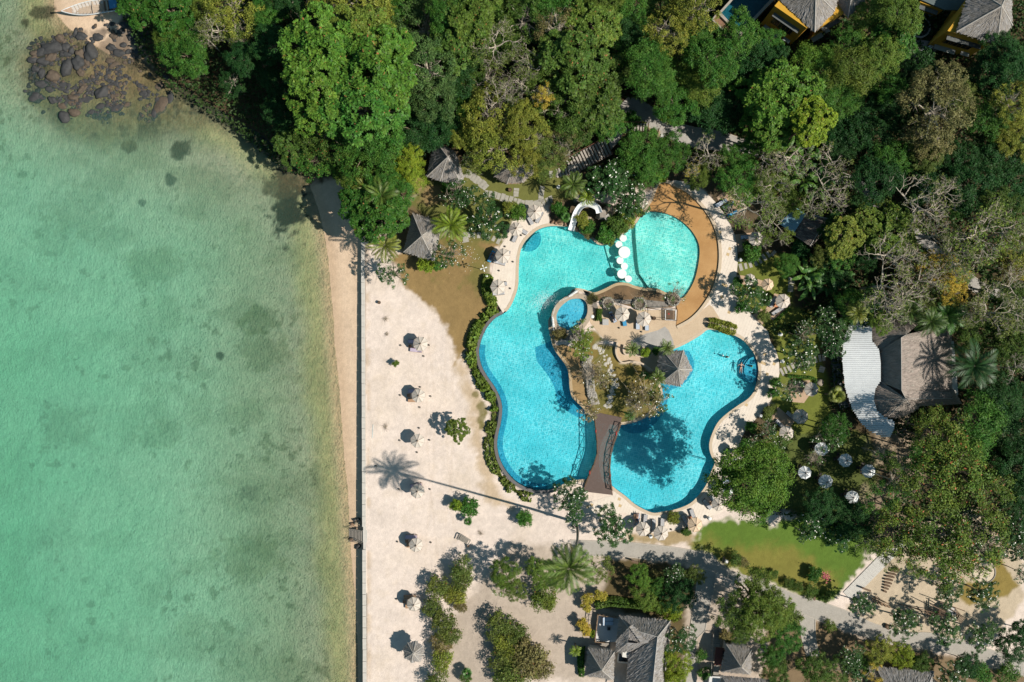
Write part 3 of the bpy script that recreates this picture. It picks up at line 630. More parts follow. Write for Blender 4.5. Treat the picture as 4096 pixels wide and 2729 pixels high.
# stepping stone paths
SLAB = mat('stepping_slab', (0.36,0.34,0.295), .85, .2, 3, (0.28,0.265,0.23), world=True)
def path(pts, n, lx=9.5, ly=3.6, turn=0.0, jit=.5):
    e = struct(empty('stepping_stone_path')); P = np.array(smooth(pts,6,False)); s = np.r_[0,np.cumsum(np.linalg.norm(np.diff(P,axis=0),axis=1))]
    me = MB().prism([(-lx*S/2,-ly*S/2),(lx*S/2,-ly*S/2),(lx*S/2,ly*S/2),(-lx*S/2,ly*S/2)], -.05, .05).mesh('slab', SLAB)
    for i in range(n):
        u = s[-1]*(i+.5)/n; q = np.array([np.interp(u,s,P[:,0]),np.interp(u,s,P[:,1])]); q2 = np.array([np.interp(u+.5,s,P[:,0]),np.interp(u+.5,s,P[:,1])])
        dd = q2-q; a_ = math.atan2(-dd[1],dd[0])+math.pi/2+turn; x, y = W(q+RNG.uniform(-jit,jit,2)*.4)
        obj('slab', me, e, (x,y,zat(q)+.0), (0,0,a_+random.uniform(-.07,.07)), (random.uniform(.85,1.1),random.uniform(.85,1.15),1))
    return e
path(L(T11,(1930,20),(2040,90),(2120,160)), 7, 7.5, 4.2)
path(L(T11,(2100,215),(2180,220),(2250,245),(2354,275))+L(T21,(80,300),(160,310),(270,300),(380,255)), 17, 7.5, 3.6)
path(L(T21,(280,140),(268,240),(270,290)), 5, 5.5, 3.0)
path(L(T21,(40,160),(35,245)), 3, 5.5, 3.0)
path(L(T11,(1920,570),(1930,660)), 3, 5.5, 3.4); path(L(T11,(1880,590),(2100,600),(2250,660)), 8, 5.5, 3.4)
path(L(T21,(2080,895),(2180,870),(2270,830))+L(T31,(30,760),(60,780)), 8, 6.5, 2.9)
path(L(T31,(215,980),(205,1120)), 4, 6, 3)
path(L(T32,(110,290),(200,250),(280,215),(350,195),(440,165),(530,150)), 12, 8, 2.6)
path(L(T21,(330,40),(480,20),(620,10)), 5, 7, 4)
path(L(T32,(470,250),(520,270)), 2, 6, 2.6)
# loose stone track on the island
tr_ = struct(empty('stone_track')); sme = [MB().blob((0,0,0),(.30,.22,.06),7,4,i,.2).mesh('flat_stone', mat('flat_stone',(0.46,0.43,0.37),.85,.2,4)) for i in range(3)]
P = smooth(L(T22,(770,60),(800,60),(860,150),(900,250),(940,350),(930,450),(900,530),(880,620)),6,False)
for p in P:
    for k in range(2):
        q = (p[0]+random.uniform(-3.2,3.2), p[1]+random.uniform(-2,2)); x,y = W(q)
        obj('flat_stone', random.choice(sme), tr_, (x,y,.0), (0,0,random.uniform(0,6)), random.uniform(.6,1.25))
# ================================================================ VEGETATION
def leaf_mat(name, trans=.15, spec=.14, accent=None, accent_p=.0, hue=.022, val=.46):
    m, N, Lk, B = nodes(name)
    oi = N.new('ShaderNodeObjectInfo'); g = N.new('ShaderNodeNewGeometry'); tc = N.new('ShaderNodeTexCoord')
    r = g.outputs['Random Per Island']
    n = noise(N,Lk,.55,3,.6,tc.outputs['Object'])
    h = N.new('ShaderNodeHueSaturation'); Lk.new(oi.outputs['Color'], h.inputs['Color'])
    Lk.new(math_(N,Lk,'ADD', mapr(N,Lk,n.outputs[0],.3,.7,.5+hue,.5-hue*.9), math_(N,Lk,'MULTIPLY_ADD', r, hue*1.2, -hue*.6)), h.inputs['Hue'])
    r2 = math_(N,Lk,'FRACT', math_(N,Lk,'MULTIPLY', r, 17.31))
    Lk.new(math_(N,Lk,'MULTIPLY', mapr(N,Lk,r2,0,1,1-val,1+val), mapr(N,Lk,n.outputs[0],.3,.7,.8,1.2)), h.inputs['Value'])
    c = h.outputs[0]
    if accent:
        r3 = math_(N,Lk,'FRACT', math_(N,Lk,'MULTIPLY', r, 91.7))
        c = mixc(N,Lk,math_(N,Lk,'GREATER_THAN', r3, 1-accent_p), c, accent)
    Lk.new(c,B.inputs['Base Color']); B.inputs['Roughness'].default_value = .5; B.inputs['Specular IOR Level'].default_value = spec
    t_ = N.new('ShaderNodeBsdfTranslucent'); Lk.new(c,t_.inputs['Color'])
    mx = N.new('ShaderNodeMixShader'); mx.inputs[0].default_value = trans; Lk.new(B.outputs[0],mx.inputs[1]); Lk.new(t_.outputs[0],mx.inputs[2])
    Lk.new(mx.outputs[0], N['Material Output'].inputs['Surface']); return m
LEAF = leaf_mat('leaf'); LEAF_RED = leaf_mat('reddening_leaf', accent=(0.42,0.13,0.06), accent_p=.028); LEAF_FEW = leaf_mat('leaf_few_red', accent=(0.30,0.12,0.05), accent_p=.007)
BARK = mat('bark', (0.22,0.17,0.12), .9, .3, 3); BARKW = mat('pale_bark', (0.42,0.365,0.295), .85, .25, 3); TWIG = mat('grey_twig', (0.36,0.30,0.23), .9, .25, 3)
PETAL = mat('white_petal', (0.80,0.78,0.70), .6, .05, 5)

def quads_mesh(name, c, ax, bx, mats, fold=None, smooth_=False):
    """leaves as diamonds: centre c, long half axis ax, short half axis bx (all n x 3)"""
    n = len(c); v = np.stack([c-ax, c-ax*.1+bx, c+ax, c-ax*.1-bx], 1).reshape(-1,3)
    if fold is not None: v = v.reshape(n,4,3); v[:,2] += fold; v = v.reshape(-1,3)
    me = bpy.data.meshes.new(name); me.vertices.add(n*4); me.vertices.foreach_set('co', v.astype(np.float32).ravel())
    me.loops.add(n*4); me.loops.foreach_set('vertex_index', np.arange(n*4,dtype=np.int32))
    me.polygons.add(n); me.polygons.foreach_set('loop_start', np.arange(0,n*4,4,dtype=np.int32)); me.polygons.foreach_set('loop_total', np.full(n,4,np.int32))
    me.update(calc_edges=True); me.materials.append(mats); return me
def unit(a): return a/np.maximum(np.linalg.norm(a,axis=1,keepdims=True),1e-9)
def crown_points(rg, R_, H, lobes, nclump, flat=.75, top=.0, fill=.35):
    """clump centres and outward normals: lobes of the crown carry smaller leafy tufts with gaps between them"""
    ang = rg.uniform(0,6.283,lobes); rr = np.sqrt(rg.uniform(.03,1,lobes))*R_*.80*rg.uniform(.75,1.08,lobes)
    lc = np.stack([rr*np.cos(ang),rr*np.sin(ang),H*(.55-.9*(rr/R_)**2)*rg.uniform(.5,1.15,lobes)],1); lr = rg.uniform(.20,.40,lobes)*R_
    lc[0] = (0,0,H*.25); lr[0] = R_*.42
    ns = max(12,int(nclump/(9 if R_ > 3 else 5))); k = rg.choice(lobes, ns*3, p=lr**2/np.sum(lr**2)); d = unit(rg.normal(size=(ns*3,3))); d[:,2] = np.where(d[:,2] < -.25, -d[:,2], d[:,2])
    rad = lr[k]*np.where(rg.random(len(k)) < fill, rg.uniform(.5,.9,len(k)), rg.uniform(.88,1.12,len(k)))
    sp = lc[k]+d*rad[:,None]*np.array([1,1,flat]); keep_ = np.ones(len(sp),bool)
    for i in range(lobes):
        q = (sp-lc[i])/(np.array([1,1,flat])*lr[i]*.78); keep_ &= (np.linalg.norm(q,axis=1) > 1) | (k == i)
    sp = sp[keep_][:ns]; sd_n = d[keep_][:ns]; ns = len(sp); sr = rg.uniform(.075,.15,ns)*R_*(1.0 if R_ < 3 else 1)
    j = np.repeat(np.arange(ns), int(math.ceil(nclump/ns))); dd = unit(rg.normal(size=(len(j),3))+sd_n[j]*.9+np.array([0,0,.7]))
    p = sp[j]+dd*sr[j][:,None]*rg.uniform(.75,1.05,(len(j),1))*np.array([1,1,.8])
    return p, unit(dd+sd_n[j]*.4), lc, lr
def leaves(rg, p, nrm, m, size, spread, tilt=.6, aspect=.45, rosette=False):
    n = len(p); P = np.repeat(p,m,0); Nn = np.repeat(nrm,m,0)
    if rosette:
        up = unit(nrm*.7+np.array([0,0,.6])+rg.normal(size=nrm.shape)*.18); U = np.repeat(up,m,0)
        ref = unit(np.cross(U, rg.normal(size=U.shape)*0+np.array([.3,.9,.1]))); oth = np.cross(U,ref)
        a = (np.tile(np.arange(m),n)/m+np.repeat(rg.random(n),m))*2*math.pi+rg.normal(size=n*m)*.2
        dr = ref*np.cos(a)[:,None]+oth*np.sin(a)[:,None]; dr = unit(dr+U*rg.uniform(-.15,.45,(n*m,1)))
        s = size*rg.uniform(.7,1.25,(n*m,1)); c = P+dr*s*.62; b = np.cross(U,dr); b = unit(b+U*rg.normal(size=(n*m,1))*.25)
        return c, dr*s*.5, b*s*.5*aspect
    c = P+rg.normal(size=P.shape)*spread*np.array([1,1,.7])
    nn = unit(Nn*.75+np.array([0,0,.35])+rg.normal(size=P.shape)*tilt); a = unit(np.cross(nn, rg.normal(size=P.shape))); b = np.cross(nn,a)
    s = size*rg.uniform(.6,1.35,(n*m,1)); return c, a*s*.5, b*s*.5*aspect
def limbs(mb, base, targets, r0, rg, bend=.15, n=5, twigs=0, twl=.9):
    base = np.array(base, float)
    for tg in targets:
        tg = np.array(tg); L_ = np.linalg.norm(tg-base); pts = []
        for u in (0,.3,.6,.85,1): pts.append(base+(tg-base)*u+np.array([0,0,.18*L_*u*(1-u)])+rg.normal(size=3)*bend*L_*u*(1-u))
        mb.tube(pts, [r0*.55,r0*.42,r0*.3,r0*.2,r0*.12], n)
        for _ in range(twigs):
            u = rg.uniform(.45,1); q = pts[2]+(pts[4]-pts[2])*(u-.45)/.55; e = q+rg.normal(size=3)*twl*np.array([1,1,.6]); mb.tube([q,(q+e)/2+rg.normal(size=3)*.08,e], [r0*.1,r0*.07,r0*.03], 3, cap=False)
PROTO = {}
def proto(kind, seed, R_, H, lobes, nclump, m, size, spread, rosette=False, aspect=.45, trunk_r=.25, mats=LEAF, bark=BARK, ntarget=9, flat=.75, fill=.35, twigs=0, flowers=0, tilt=.42):
    rg = np.random.default_rng(seed); p, d, lc, lr = crown_points(rg,R_,H,lobes,nclump,flat,fill=fill)
    c, a, b = leaves(rg,p,d,m,size,spread,tilt,aspect,rosette)
    cm = quads_mesh('crown', c, a, b, mats)
    hz = H*1.6+.8                                   # depth of the trunk below the crown centre, stretched per tree
    mb = MB(); fork = np.array([0,0,-H*.75]); mb.tube([(0,0,-1),(.05,.03,-.6),(0,0,-.0)], [1.25,1.0,.85], 7)
    tm = mb.mesh('trunk', bark, True)                # unit trunk: scaled to the tree
    lb = MB(); tg = lc[rg.permutation(lobes)[:ntarget]]*1.05; limbs(lb, fork, tg, trunk_r*1.6, rg, twigs=twigs); lm = lb.mesh('limbs', bark)
    fm = None
    if flowers:
        q = p[rg.permutation(len(p))[:flowers]]+d[rg.permutation(len(p))[:flowers]]*0+np.array([0,0,size*.25]); n_ = len(q)
        q = np.repeat(q,2,0)+rg.normal(size=(n_*2,3))*size*.25; nn = unit(rg.normal(size=q.shape)*.4+np.array([0,0,1.])); a = unit(np.cross(nn,rg.normal(size=q.shape))); b = np.cross(nn,a)
        s_ = rg.uniform(.05,.10,(len(q),1)); fm = quads_mesh('blossom', q, a*s_, b*s_, PETAL)
    PROTO.setdefault(kind, []).append((cm,tm,lm,fm,R_,H,trunk_r))
for s_ in (1,2): proto('almond', s_, 6.5, 3.8, 24, 1250, 8, .52, 0, True, .55, .34, LEAF_FEW, fill=.25)
for s_ in (3,4,5): proto('fine', s_, 6.0, 3.4, 24, 1300, 9, .36, .26, mats=LEAF, twigs=1)
for s_ in (6,7): proto('olive', s_, 6.0, 3.2, 28, 800, 8, .36, .26, mats=LEAF, bark=BARKW, ntarget=14, twigs=9, fill=.5)
for s_ in (8,9): proto('sparse', s_, 5.5, 3.0, 18, 210, 8, .36, .34, mats=LEAF, bark=BARKW, ntarget=16, twigs=14, fill=.6)
for s_ in (10,11): proto('airy', s_, 6.5, 3.0, 34, 430, 7, .44, .42, mats=LEAF_RED, ntarget=10, twigs=4, fill=.6)
for s_ in (12,13,14): proto('frangipani', s_, 2.5, 1.15, 18, 620, 8, .21, 0, True, .36, .14, LEAF, bark=TWIG, ntarget=12, flowers=46, flat=.6)
proto('thin_frangipani', 15, 2.7, 1.2, 18, 220, 8, .24, 0, True, .36, .13, LEAF, bark=TWIG, ntarget=14, flowers=34, flat=.6, twigs=9)
proto('bare_frangipani', 16, 2.2, 1.1, 14, 22, 6, .28, 0, True, .36, .11, LEAF, bark=TWIG, ntarget=14, flowers=5, flat=.6, twigs=14)
for s_ in (17,18,19): proto('shrub', s_, 1.6, .9, 11, 330, 9, .26, .16, mats=LEAF, trunk_r=.06, ntarget=7)
for s_ in (20,21): proto('scrub', s_, 1.9, .8, 16, 300, 8, .25, .2, mats=LEAF_FEW, bark=TWIG, trunk_r=.05, ntarget=9, twigs=5, fill=.6)
for s_ in (22,): proto('globe', s_, 5.0, 5.4, 30, 3600, 8, .26, .2, mats=LEAF, fill=.2, trunk_r=.05)
for s_ in (23,24): proto('bamboo', s_, 5.0, 3.0, 26, 900, 11, .42, .4, aspect=.22, mats=LEAF, fill=.4)

def bare_proto(seed, R_, H, leafn):
    """a leafless tree: repeatedly forked pale limbs and twigs, a few leaf tufts at the ends"""
    rg = np.random.default_rng(seed); mb = MB(); ends = []
    def grow(p, d, ln, r, lev):
        pts = [p]; q = p
        for _ in range(3):
            d = unit((d+rg.normal(size=3)*.20*np.array([1,1,.6]))[None])[0]; q = q+d*ln/3; pts.append(q)
        rr = [r, r*.88, r*.76, r*.66]
        mb.tube(pts, rr, 5 if lev < 3 else 3, cap=False)
        if lev >= 6: ends.append(q); return
        nb = 2 if lev < 1 else int(rg.integers(2,4))
        for k in range(nb):
            az = rg.uniform(0,6.28); side = np.array([math.cos(az),math.sin(az),rg.uniform(-.15,.35)])
            if lev < 2: side = side*1.25
            dd = d*.8+side*rg.uniform(.45,.85); dd[2] = dd[2]*.75+.05
            grow(pts[int(rg.integers(2,4))], unit(dd[None])[0], ln*rg.uniform(.66,.84), r*.64, lev+1)
    for k in range(4):
        a = k*1.57+rg.uniform(-.5,.5); grow(np.array([0,0,-H]), unit(np.array([[math.cos(a)*.9,math.sin(a)*.9,.7]]))[0], R_*.46, R_*.036, 1)
    e = np.array(ends); k = max(np.abs(e[:,:2]).max()/R_,.1); mb.v = [(x/k,y/k,z/k) for x,y,z in mb.v]; e = e/k
    lm = mb.mesh('limbs', BARKW)
    q = e[rg.permutation(len(e))[:leafn]]; c,a,b = leaves(rg,q,np.tile([0,0,1.],(len(q),1)),6,.34,.25)
    cm = quads_mesh('crown', c,a,b, LEAF)
    t2 = MB(); t2.tube([(0,0,-1),(.05,.03,-.6),(0,0,0)],[1.25,1,.85],7); tm = t2.mesh('trunk', BARKW, True)
    PROTO.setdefault('bare' if leafn < 200 else 'budding',[]).append((cm,tm,lm,None,R_,H*1.3,R_*.045))
for s_ in (31,32): bare_proto(s_, 5.0, 2.2, 60)
for s_ in (33,34): bare_proto(s_, 5.5, 2.2, 210)

HUES = {'bright': ((0.092,0.190,0.024),'bright green'), 'mid': ((0.058,0.150,0.022),'green'), 'leafy': ((0.036,0.088,0.022),'deep green'), 'dark': ((0.024,0.076,0.018),'dark green'), 'olive': ((0.112,0.150,0.032),'olive'),
        'yellow': ((0.195,0.220,0.034),'yellow-green'), 'gold': ((0.42,0.33,0.05),'golden'), 'grey': ((0.072,0.130,0.036),'grey-green'), 'brown': ((0.165,0.148,0.055),'brownish'),
        'deep': ((0.042,0.118,0.016),'deep green'), 'lime': ((0.190,0.265,0.022),'lime green'), 'moss': ((0.072,0.128,0.022),'moss green'), 'warm': ((0.110,0.168,0.026),'warm green')}
KINDS = {'almond':'broad-leaved tree','fine':'fine-leaved tree','olive':'dry woodland tree with pale limbs','sparse':'thinly leaved tree with pale branches','airy':'loose tree with reddening leaves',
         'frangipani':'frangipani tree with white blossom','thin_frangipani':'thin frangipani tree','bare_frangipani':'leafless frangipani tree','shrub':'bush','scrub':'straggling scrub bush','globe':'dense round-crowned tree',
         'bamboo':'feathery bamboo clump','bare':'leafless tree with pale twigs','budding':'nearly bare tree with leaf tufts'}
AUTO = []                                         # (object, description, place in grid units)
NPROT = {}; HV = random.Random(11)
def tree(fn, x, y, r, kind, hue, h=None, rz=None, group=None, label=None, sq=1.0):
    """crown centre as surveyed (fn, x, y), crown radius r in survey pixels, h = height of the crown centre in metres"""
    p = fn(x,y); rad = r/9.195*S; L_ = PROTO[kind]; i = NPROT.get(kind,0); NPROT[kind] = i+1
    cm,tm,lm,fm,R_,H,tr_ = L_[i % len(L_)]; k = rad/R_
    small = kind in ('shrub','scrub')
    zc = h if h is not None else (max(rad*.55,.5) if small else max(3.0, min(11, 3.2+rad*1.05)))
    if 7 < zc < 12 and kind not in ('globe','budding','bare','airy'): zc *= HV.uniform(.66,1.14)
    x0,y0 = W(p,zc); z0 = max(zat(((x0/S)+512, 341.1-y0/S)), -1.2)
    nm = {'shrub':'bush','scrub':'scrub_bush','frangipani':'frangipani_tree','thin_frangipani':'frangipani_tree','bare_frangipani':'frangipani_tree','bamboo':'bamboo_clump','bare':'bare_tree','budding':'bare_tree'}.get(kind,'leafy_tree')
    e = empty(nm, (x0,y0,z0), rz if rz is not None else random.uniform(0,6.28))
    zz = zc-z0
    c = obj('crown', cm, e, (0,0,zz), None, (k,k*sq,k*.95)); col, hn = HUES[hue]; j = random.uniform(.86,1.16)
    j *= .92; c.color = (col[0]*j*random.uniform(.92,1.08), col[1]*j, col[2]*j, 1)
    obj('limbs', lm, e, (0,0,zz), None, (k,k*sq,k*.95))
    zf = zz-H*.75*k
    if zf > .05: obj('trunk', tm, e, (0,0,zf), None, (tr_*k*.8, tr_*k*.8, zf+.1))
    if fm: obj('blossom', fm, e, (0,0,zz), None, k)
    cat = 'bush' if small else ('bamboo' if kind == 'bamboo' else 'tree')
    size = 'small ' if (not small and rad < 2.0) else ('tall ' if rad > 6.2 else ('' ))
    if small: size = 'low ' if rad < 1.3 else ''
    desc = size+hn+' '+KINDS[kind] if kind not in ('bare','bare_frangipani') else size+KINDS[kind]
    tag(e, label, cat, group or {'tree':'trees around the resort','bush':'bushes around the resort','bamboo':'bamboo clumps in the woodland'}[cat])
    if not label: AUTO.append((e, desc, p))
    return e

TREES = [
 (T00,1290,85,190,'almond','deep',5.5),(T00,1570,110,215,'almond','deep',6.5),(T00,1700,490,215,'fine','mid',6),(T00,1580,330,150,'fine','warm',5.5),(T00,1790,610,120,'fine','mid',4.5),
 (T00,2130,70,260,'olive','yellow',8),(T00,1990,260,200,'budding','olive',8),(T00,1880,330,170,'bare','olive',6.5),(T00,2230,330,160,'sparse','olive',6),(T00,1850,60,140,'fine','warm',6),
 (T10,110,150,170,'fine','mid',7),(T10,230,20,160,'fine','dark',8),(T10,140,420,170,'fine','dark',8),(T10,210,780,160,'fine','dark',8),(T10,230,1060,160,'fine','dark',7),(T10,60,600,130,'fine','dark',6),(T10,330,60,130,'olive','dark',6),(T00,2230,560,150,'fine','dark',7),(T00,2130,760,120,'olive','dark',5),
 (T10,620,430,335,'almond','bright',13.5),(T10,960,330,260,'almond','warm',13.5),(T10,1090,640,345,'almond','bright',14),(T10,640,760,310,'almond','bright',13.5),(T10,980,980,350,'almond','mid',13),(T10,560,1010,230,'almond','bright',12),(T10,1230,450,200,'almond','bright',12.5),
 (T10,950,130,330,'olive','yellow',10.5),(T10,720,70,190,'olive','yellow',9.5),(T10,1180,190,180,'fine','yellow',9.5),
 (T10,560,1240,210,'olive','moss',7.5),(T10,340,1350,170,'almond','moss',6),(T10,760,1330,230,'airy','moss',8),(T10,1010,1340,280,'fine','mid',9),(T10,1190,1180,220,'fine','mid',9),(T10,1400,1500,140,'fine','lime',7),(T10,1260,1420,170,'almond','mid',8),(T10,540,1470,180,'airy','mid',6),
 (T10,1330,80,170,'fine','mid',9),(T10,1560,230,290,'olive','grey',10),(T10,1560,620,270,'olive','grey',10),(T10,1660,900,220,'fine','grey',9),(T10,1470,690,90,'shrub','lime',8),(T10,1560,960,190,'fine','dark',7),(T10,1480,1210,200,'fine','dark',5),(T10,1720,1190,200,'fine','dark',5),
 (T10,1990,120,250,'almond','warm',10),(T10,1760,100,200,'fine','mid',9.5),(T10,1850,440,230,'almond','moss',10),(T10,1820,700,200,'fine','dark',8.5),(T10,1960,880,190,'fine','mid',8),(T10,2240,80,220,'fine','warm',10),
 (T10,2200,400,260,'budding','olive',11.5),(T10,2200,330,230,'fine','moss',8),(T10,2130,760,240,'sparse','olive',10.5),(T10,2230,900,200,'bare','olive',10),(T10,2150,1080,260,'olive','yellow',10),(T10,2180,1370,250,'olive','yellow',9),(T10,1960,1280,160,'fine','yellow',8.5),(T10,2010,1480,150,'sparse','olive',6.5),(T10,1990,560,190,'fine','moss',8.5),
 (T20,110,170,230,'olive','moss',10.5),(T20,430,270,200,'sparse','brown',10),(T20,480,110,200,'fine','mid',10),(T20,720,230,240,'almond','warm',10),(T20,300,20,170,'fine','mid',10),(T20,820,60,170,'fine','warm',10),(T20,1110,130,190,'fine','mid',9.5),(T20,1390,60,200,'fine','moss',10),(T20,1690,90,230,'olive','yellow',10.5),(T20,1450,290,210,'olive','yellow',10),(T20,1650,330,180,'fine','mid',9.5),
 (T20,180,560,230,'budding','olive',10.5),(T20,560,560,290,'almond','moss',10.5),(T20,330,720,240,'olive','moss',10),(T20,760,770,300,'almond','moss',10.5),(T20,450,960,260,'olive','moss',9.5),(T20,800,1010,230,'almond','moss',9),(T20,90,760,200,'bare','olive',10),(T20,270,860,140,'sparse','gold',9.5),(T20,560,1120,210,'fine','moss',8),(T20,120,1150,200,'fine','yellow',8.5),(T20,860,1170,150,'fine','mid',6),
 (T20,470,1330,170,'sparse','brown',7),(T20,150,1270,140,'bare','olive',8),(T20,300,1460,190,'fine','olive',6),(T20,130,1490,170,'olive','yellow',6.5),
 (T20,1120,460,180,'fine','mid',9),(T20,1240,620,220,'bamboo','mid',9.5),(T20,1020,300,170,'fine','dark',8),(T20,960,480,160,'fine','mid',8.5),(T20,1540,660,220,'bamboo','warm',9.5),(T20,1820,560,230,'fine','mid',10),(T20,1720,740,190,'bamboo','warm',9),(T20,2080,330,200,'fine','mid',9),(T20,2190,560,220,'fine','dark',8),(T20,1960,640,180,'bamboo','mid',9),(T20,1500,940,200,'fine','mid',7.5),(T20,1330,780,150,'bamboo','mid',8),
 (T20,1750,960,250,'fine','dark',5),(T20,2020,980,230,'fine','dark',5),(T20,2060,780,190,'fine','dark',6),(T20,2260,850,200,'almond','bright',9.5),(T20,2280,1120,200,'almond','bright',9),(T20,1440,1040,110,'shrub','lime',4),(T20,1240,850,90,'frangipani','leafy',6),(T20,2200,1270,130,'fine','mid',6),
 (T20,1190,1390,210,'fine','mid',5),(T20,1420,1400,190,'fine','mid',5),(T20,1090,1110,90,'shrub','mid',2),(T20,1210,1170,50,'shrub','warm',1.5),(T20,1080,1400,90,'fine','deep',4),(T20,1250,1530,170,'fine','mid',5),
 (T20,1830,1420,190,'bare','olive',7.5),(T20,1640,1520,120,'bare','gold',6),(T20,2060,1440,150,'fine','mid',5),(T20,2330,1470,170,'bare','olive',7.5),
 (T30,170,930,320,'almond','bright',11),(T30,400,1120,200,'almond','lime',10),(T30,40,1240,150,'almond','bright',8.5),(T30,440,590,210,'bamboo','bright',9.5),(T30,520,790,200,'bamboo','mid',10.5),(T30,760,420,170,'fine','mid',11),(T30,1010,220,235,'fine','warm',11.5),(T30,1220,130,190,'fine','warm',11.5),(T30,1160,330,220,'almond','mid',11.5),(T30,1010,530,190,'fine','warm',11),(T30,750,650,230,'bamboo','warm',11),(T30,680,910,170,'bamboo','mid',9),
 (T30,1100,800,150,'fine','mid',7),(T30,900,960,210,'fine','dark',5),(T30,1130,1010,170,'fine','dark',6),(T30,700,1190,240,'fine','dark',5),(T30,960,1260,220,'fine','dark',5.5),(T30,1110,1460,190,'fine','mid',6.5),(T30,1240,700,150,'fine','dark',6),(T30,640,1400,150,'fine','dark',5),
 (T30,1560,1000,300,'olive','brown',11.5),(T30,1470,1290,220,'olive','brown',11),(T30,1640,740,170,'olive','brown',10.5),(T30,1400,760,120,'olive','brown',10),(T30,1720,900,170,'fine','olive',10),(T30,1450,1430,150,'fine','olive',10),
 (T30,1930,780,230,'fine','dark',8),(T30,2180,700,220,'fine','dark',8),(T30,2100,480,180,'fine','dark',7),(T30,2250,960,190,'olive','yellow',10.5),(T30,2280,1260,190,'fine','yellow',10.5),(T30,2010,1090,190,'fine','mid',8),(T30,2130,1440,220,'fine','dark',7),(T30,1800,1480,200,'fine','dark',6.5),(T30,1980,1330,150,'fine','dark',6),(T30,2320,540,140,'fine','dark',8),(T30,1430,590,120,'shrub','dark',3),(T30,20,370,120,'fine','mid',8),(T30,30,560,150,'fine','dark',7),
 (T30,230,1430,260,'bare','olive',8),(T30,620,1480,190,'bare','olive',8),(T31,70,130,190,'budding','olive',8),(T31,560,170,240,'bare','olive',8.5),(T31,420,330,150,'bare','olive',8),(T31,60,470,170,'budding','olive',7),(T31,130,620,110,'sparse','warm',6),(T31,230,300,130,'fine','warm',4),
 (T31,1000,100,220,'fine','dark',8),(T31,1360,270,330,'bare','olive',10.5),(T31,1620,200,190,'bare','olive',10.5),(T31,1500,120,220,'fine','dark',6),(T31,1850,170,230,'fine','dark',8),(T31,2200,150,230,'fine','dark',9),(T31,1750,330,130,'fine','mid',7),(T31,2130,370,200,'olive','moss',8),
 (T31,1020,370,130,'almond','warm',7.5),(T31,880,480,150,'almond','warm',7),(T31,1080,540,230,'almond','warm',8.5),(T31,680,620,180,'almond','yellow',8),(T31,820,320,120,'fine','dark',5),(T31,590,530,140,'fine','dark',5.5),(T31,1210,600,150,'almond','warm',8),(T31,680,790,130,'almond','mid',5),(T31,480,790,90,'fine','olive',4),
 (T31,1130,770,270,'bare','olive',10.5),(T31,1540,600,200,'bare','olive',10),(T31,1960,560,330,'budding','warm',12),(T31,2230,560,200,'budding','warm',11.5),(T31,1700,740,210,'budding','olive',11.5),(T31,1800,850,210,'budding','warm',10.5),(T31,2290,740,190,'olive','yellow',10),(T31,2100,1080,170,'fine','dark',5),(T31,2260,1190,150,'fine','moss',6),  # last two trees are added to cover the pale road end with dark shade
 (T31,1100,1050,330,'bare','olive',10),(T31,1250,1200,260,'bare','olive',9.5),(T31,1430,1010,260,'bare','olive',10),(T31,1640,980,190,'olive','gold',9.5),(T31,1520,870,130,'olive','gold',9.5),(T31,1180,1320,170,'bare','olive',8),(T31,1690,1120,140,'olive','gold',8.5),(T31,1440,1240,130,'fine','olive',6),
 (T31,2260,1060,210,'bare','olive',9.5),(T31,2050,1300,280,'budding','olive',10),(T31,2330,1330,170,'bare','olive',10),(T31,1890,1330,160,'budding','olive',9),(T31,2200,1480,210,'fine','moss',7.5),(T31,1850,1480,180,'fine','moss',6),(T31,2200,920,130,'fine','brown',6),(T31,2330,900,110,'fine','gold',6),
 (T31,170,870,105,'globe','mid',2.6),(T31,740,1240,140,'fine','mid',5),(T31,910,1200,150,'fine','dark',4.5),(T31,640,1010,130,'fine','dark',3),(T31,740,1160,60,'shrub','lime',3.5),(T31,1020,1400,110,'fine','warm',6),(T31,890,1340,110,'frangipani','dark',5),(T31,620,1430,150,'frangipani','leafy',4.6),(T31,340,1500,130,'thin_frangipani','leafy',4.2),(T31,560,1330,110,'frangipani','leafy',4.4),(T31,880,820,130,'fine','dark',4),(T31,300,700,110,'shrub','dark',2),
 (T32,290,130,165,'frangipani','leafy',4.4),(T32,600,20,120,'frangipani','dark',4.5),(T32,210,440,120,'thin_frangipani','leafy',4.2),(T32,560,830,170,'thin_frangipani','leafy',4.6),(T32,0,800,90,'thin_frangipani','leafy',4),(T32,110,950,100,'frangipani','moss',4),(T32,440,1080,90,'bare_frangipani','mid',4),(T32,620,790,130,'fine','deep',6.5),
 (T22,2190,1275,325,'globe','bright',11.5),
 (T32,1490,800,185,'airy','warm',10),(T32,1560,900,250,'airy','warm',10.5),(T32,1440,1020,180,'airy','mid',10),(T32,1750,1200,300,'airy','warm',11),(T32,1460,1330,290,'airy','warm',10.5),(T32,2020,1380,240,'airy','warm',10.5),(T32,1180,1290,170,'sparse','mid',9.5),(T32,1060,1040,130,'sparse','mid',9),(T32,1010,1460,170,'airy','mid',9),(T32,1250,1160,170,'sparse','warm',10),
 (T32,600,1530,150,'fine','dark',6),(T32,450,1480,150,'fine','dark',6),
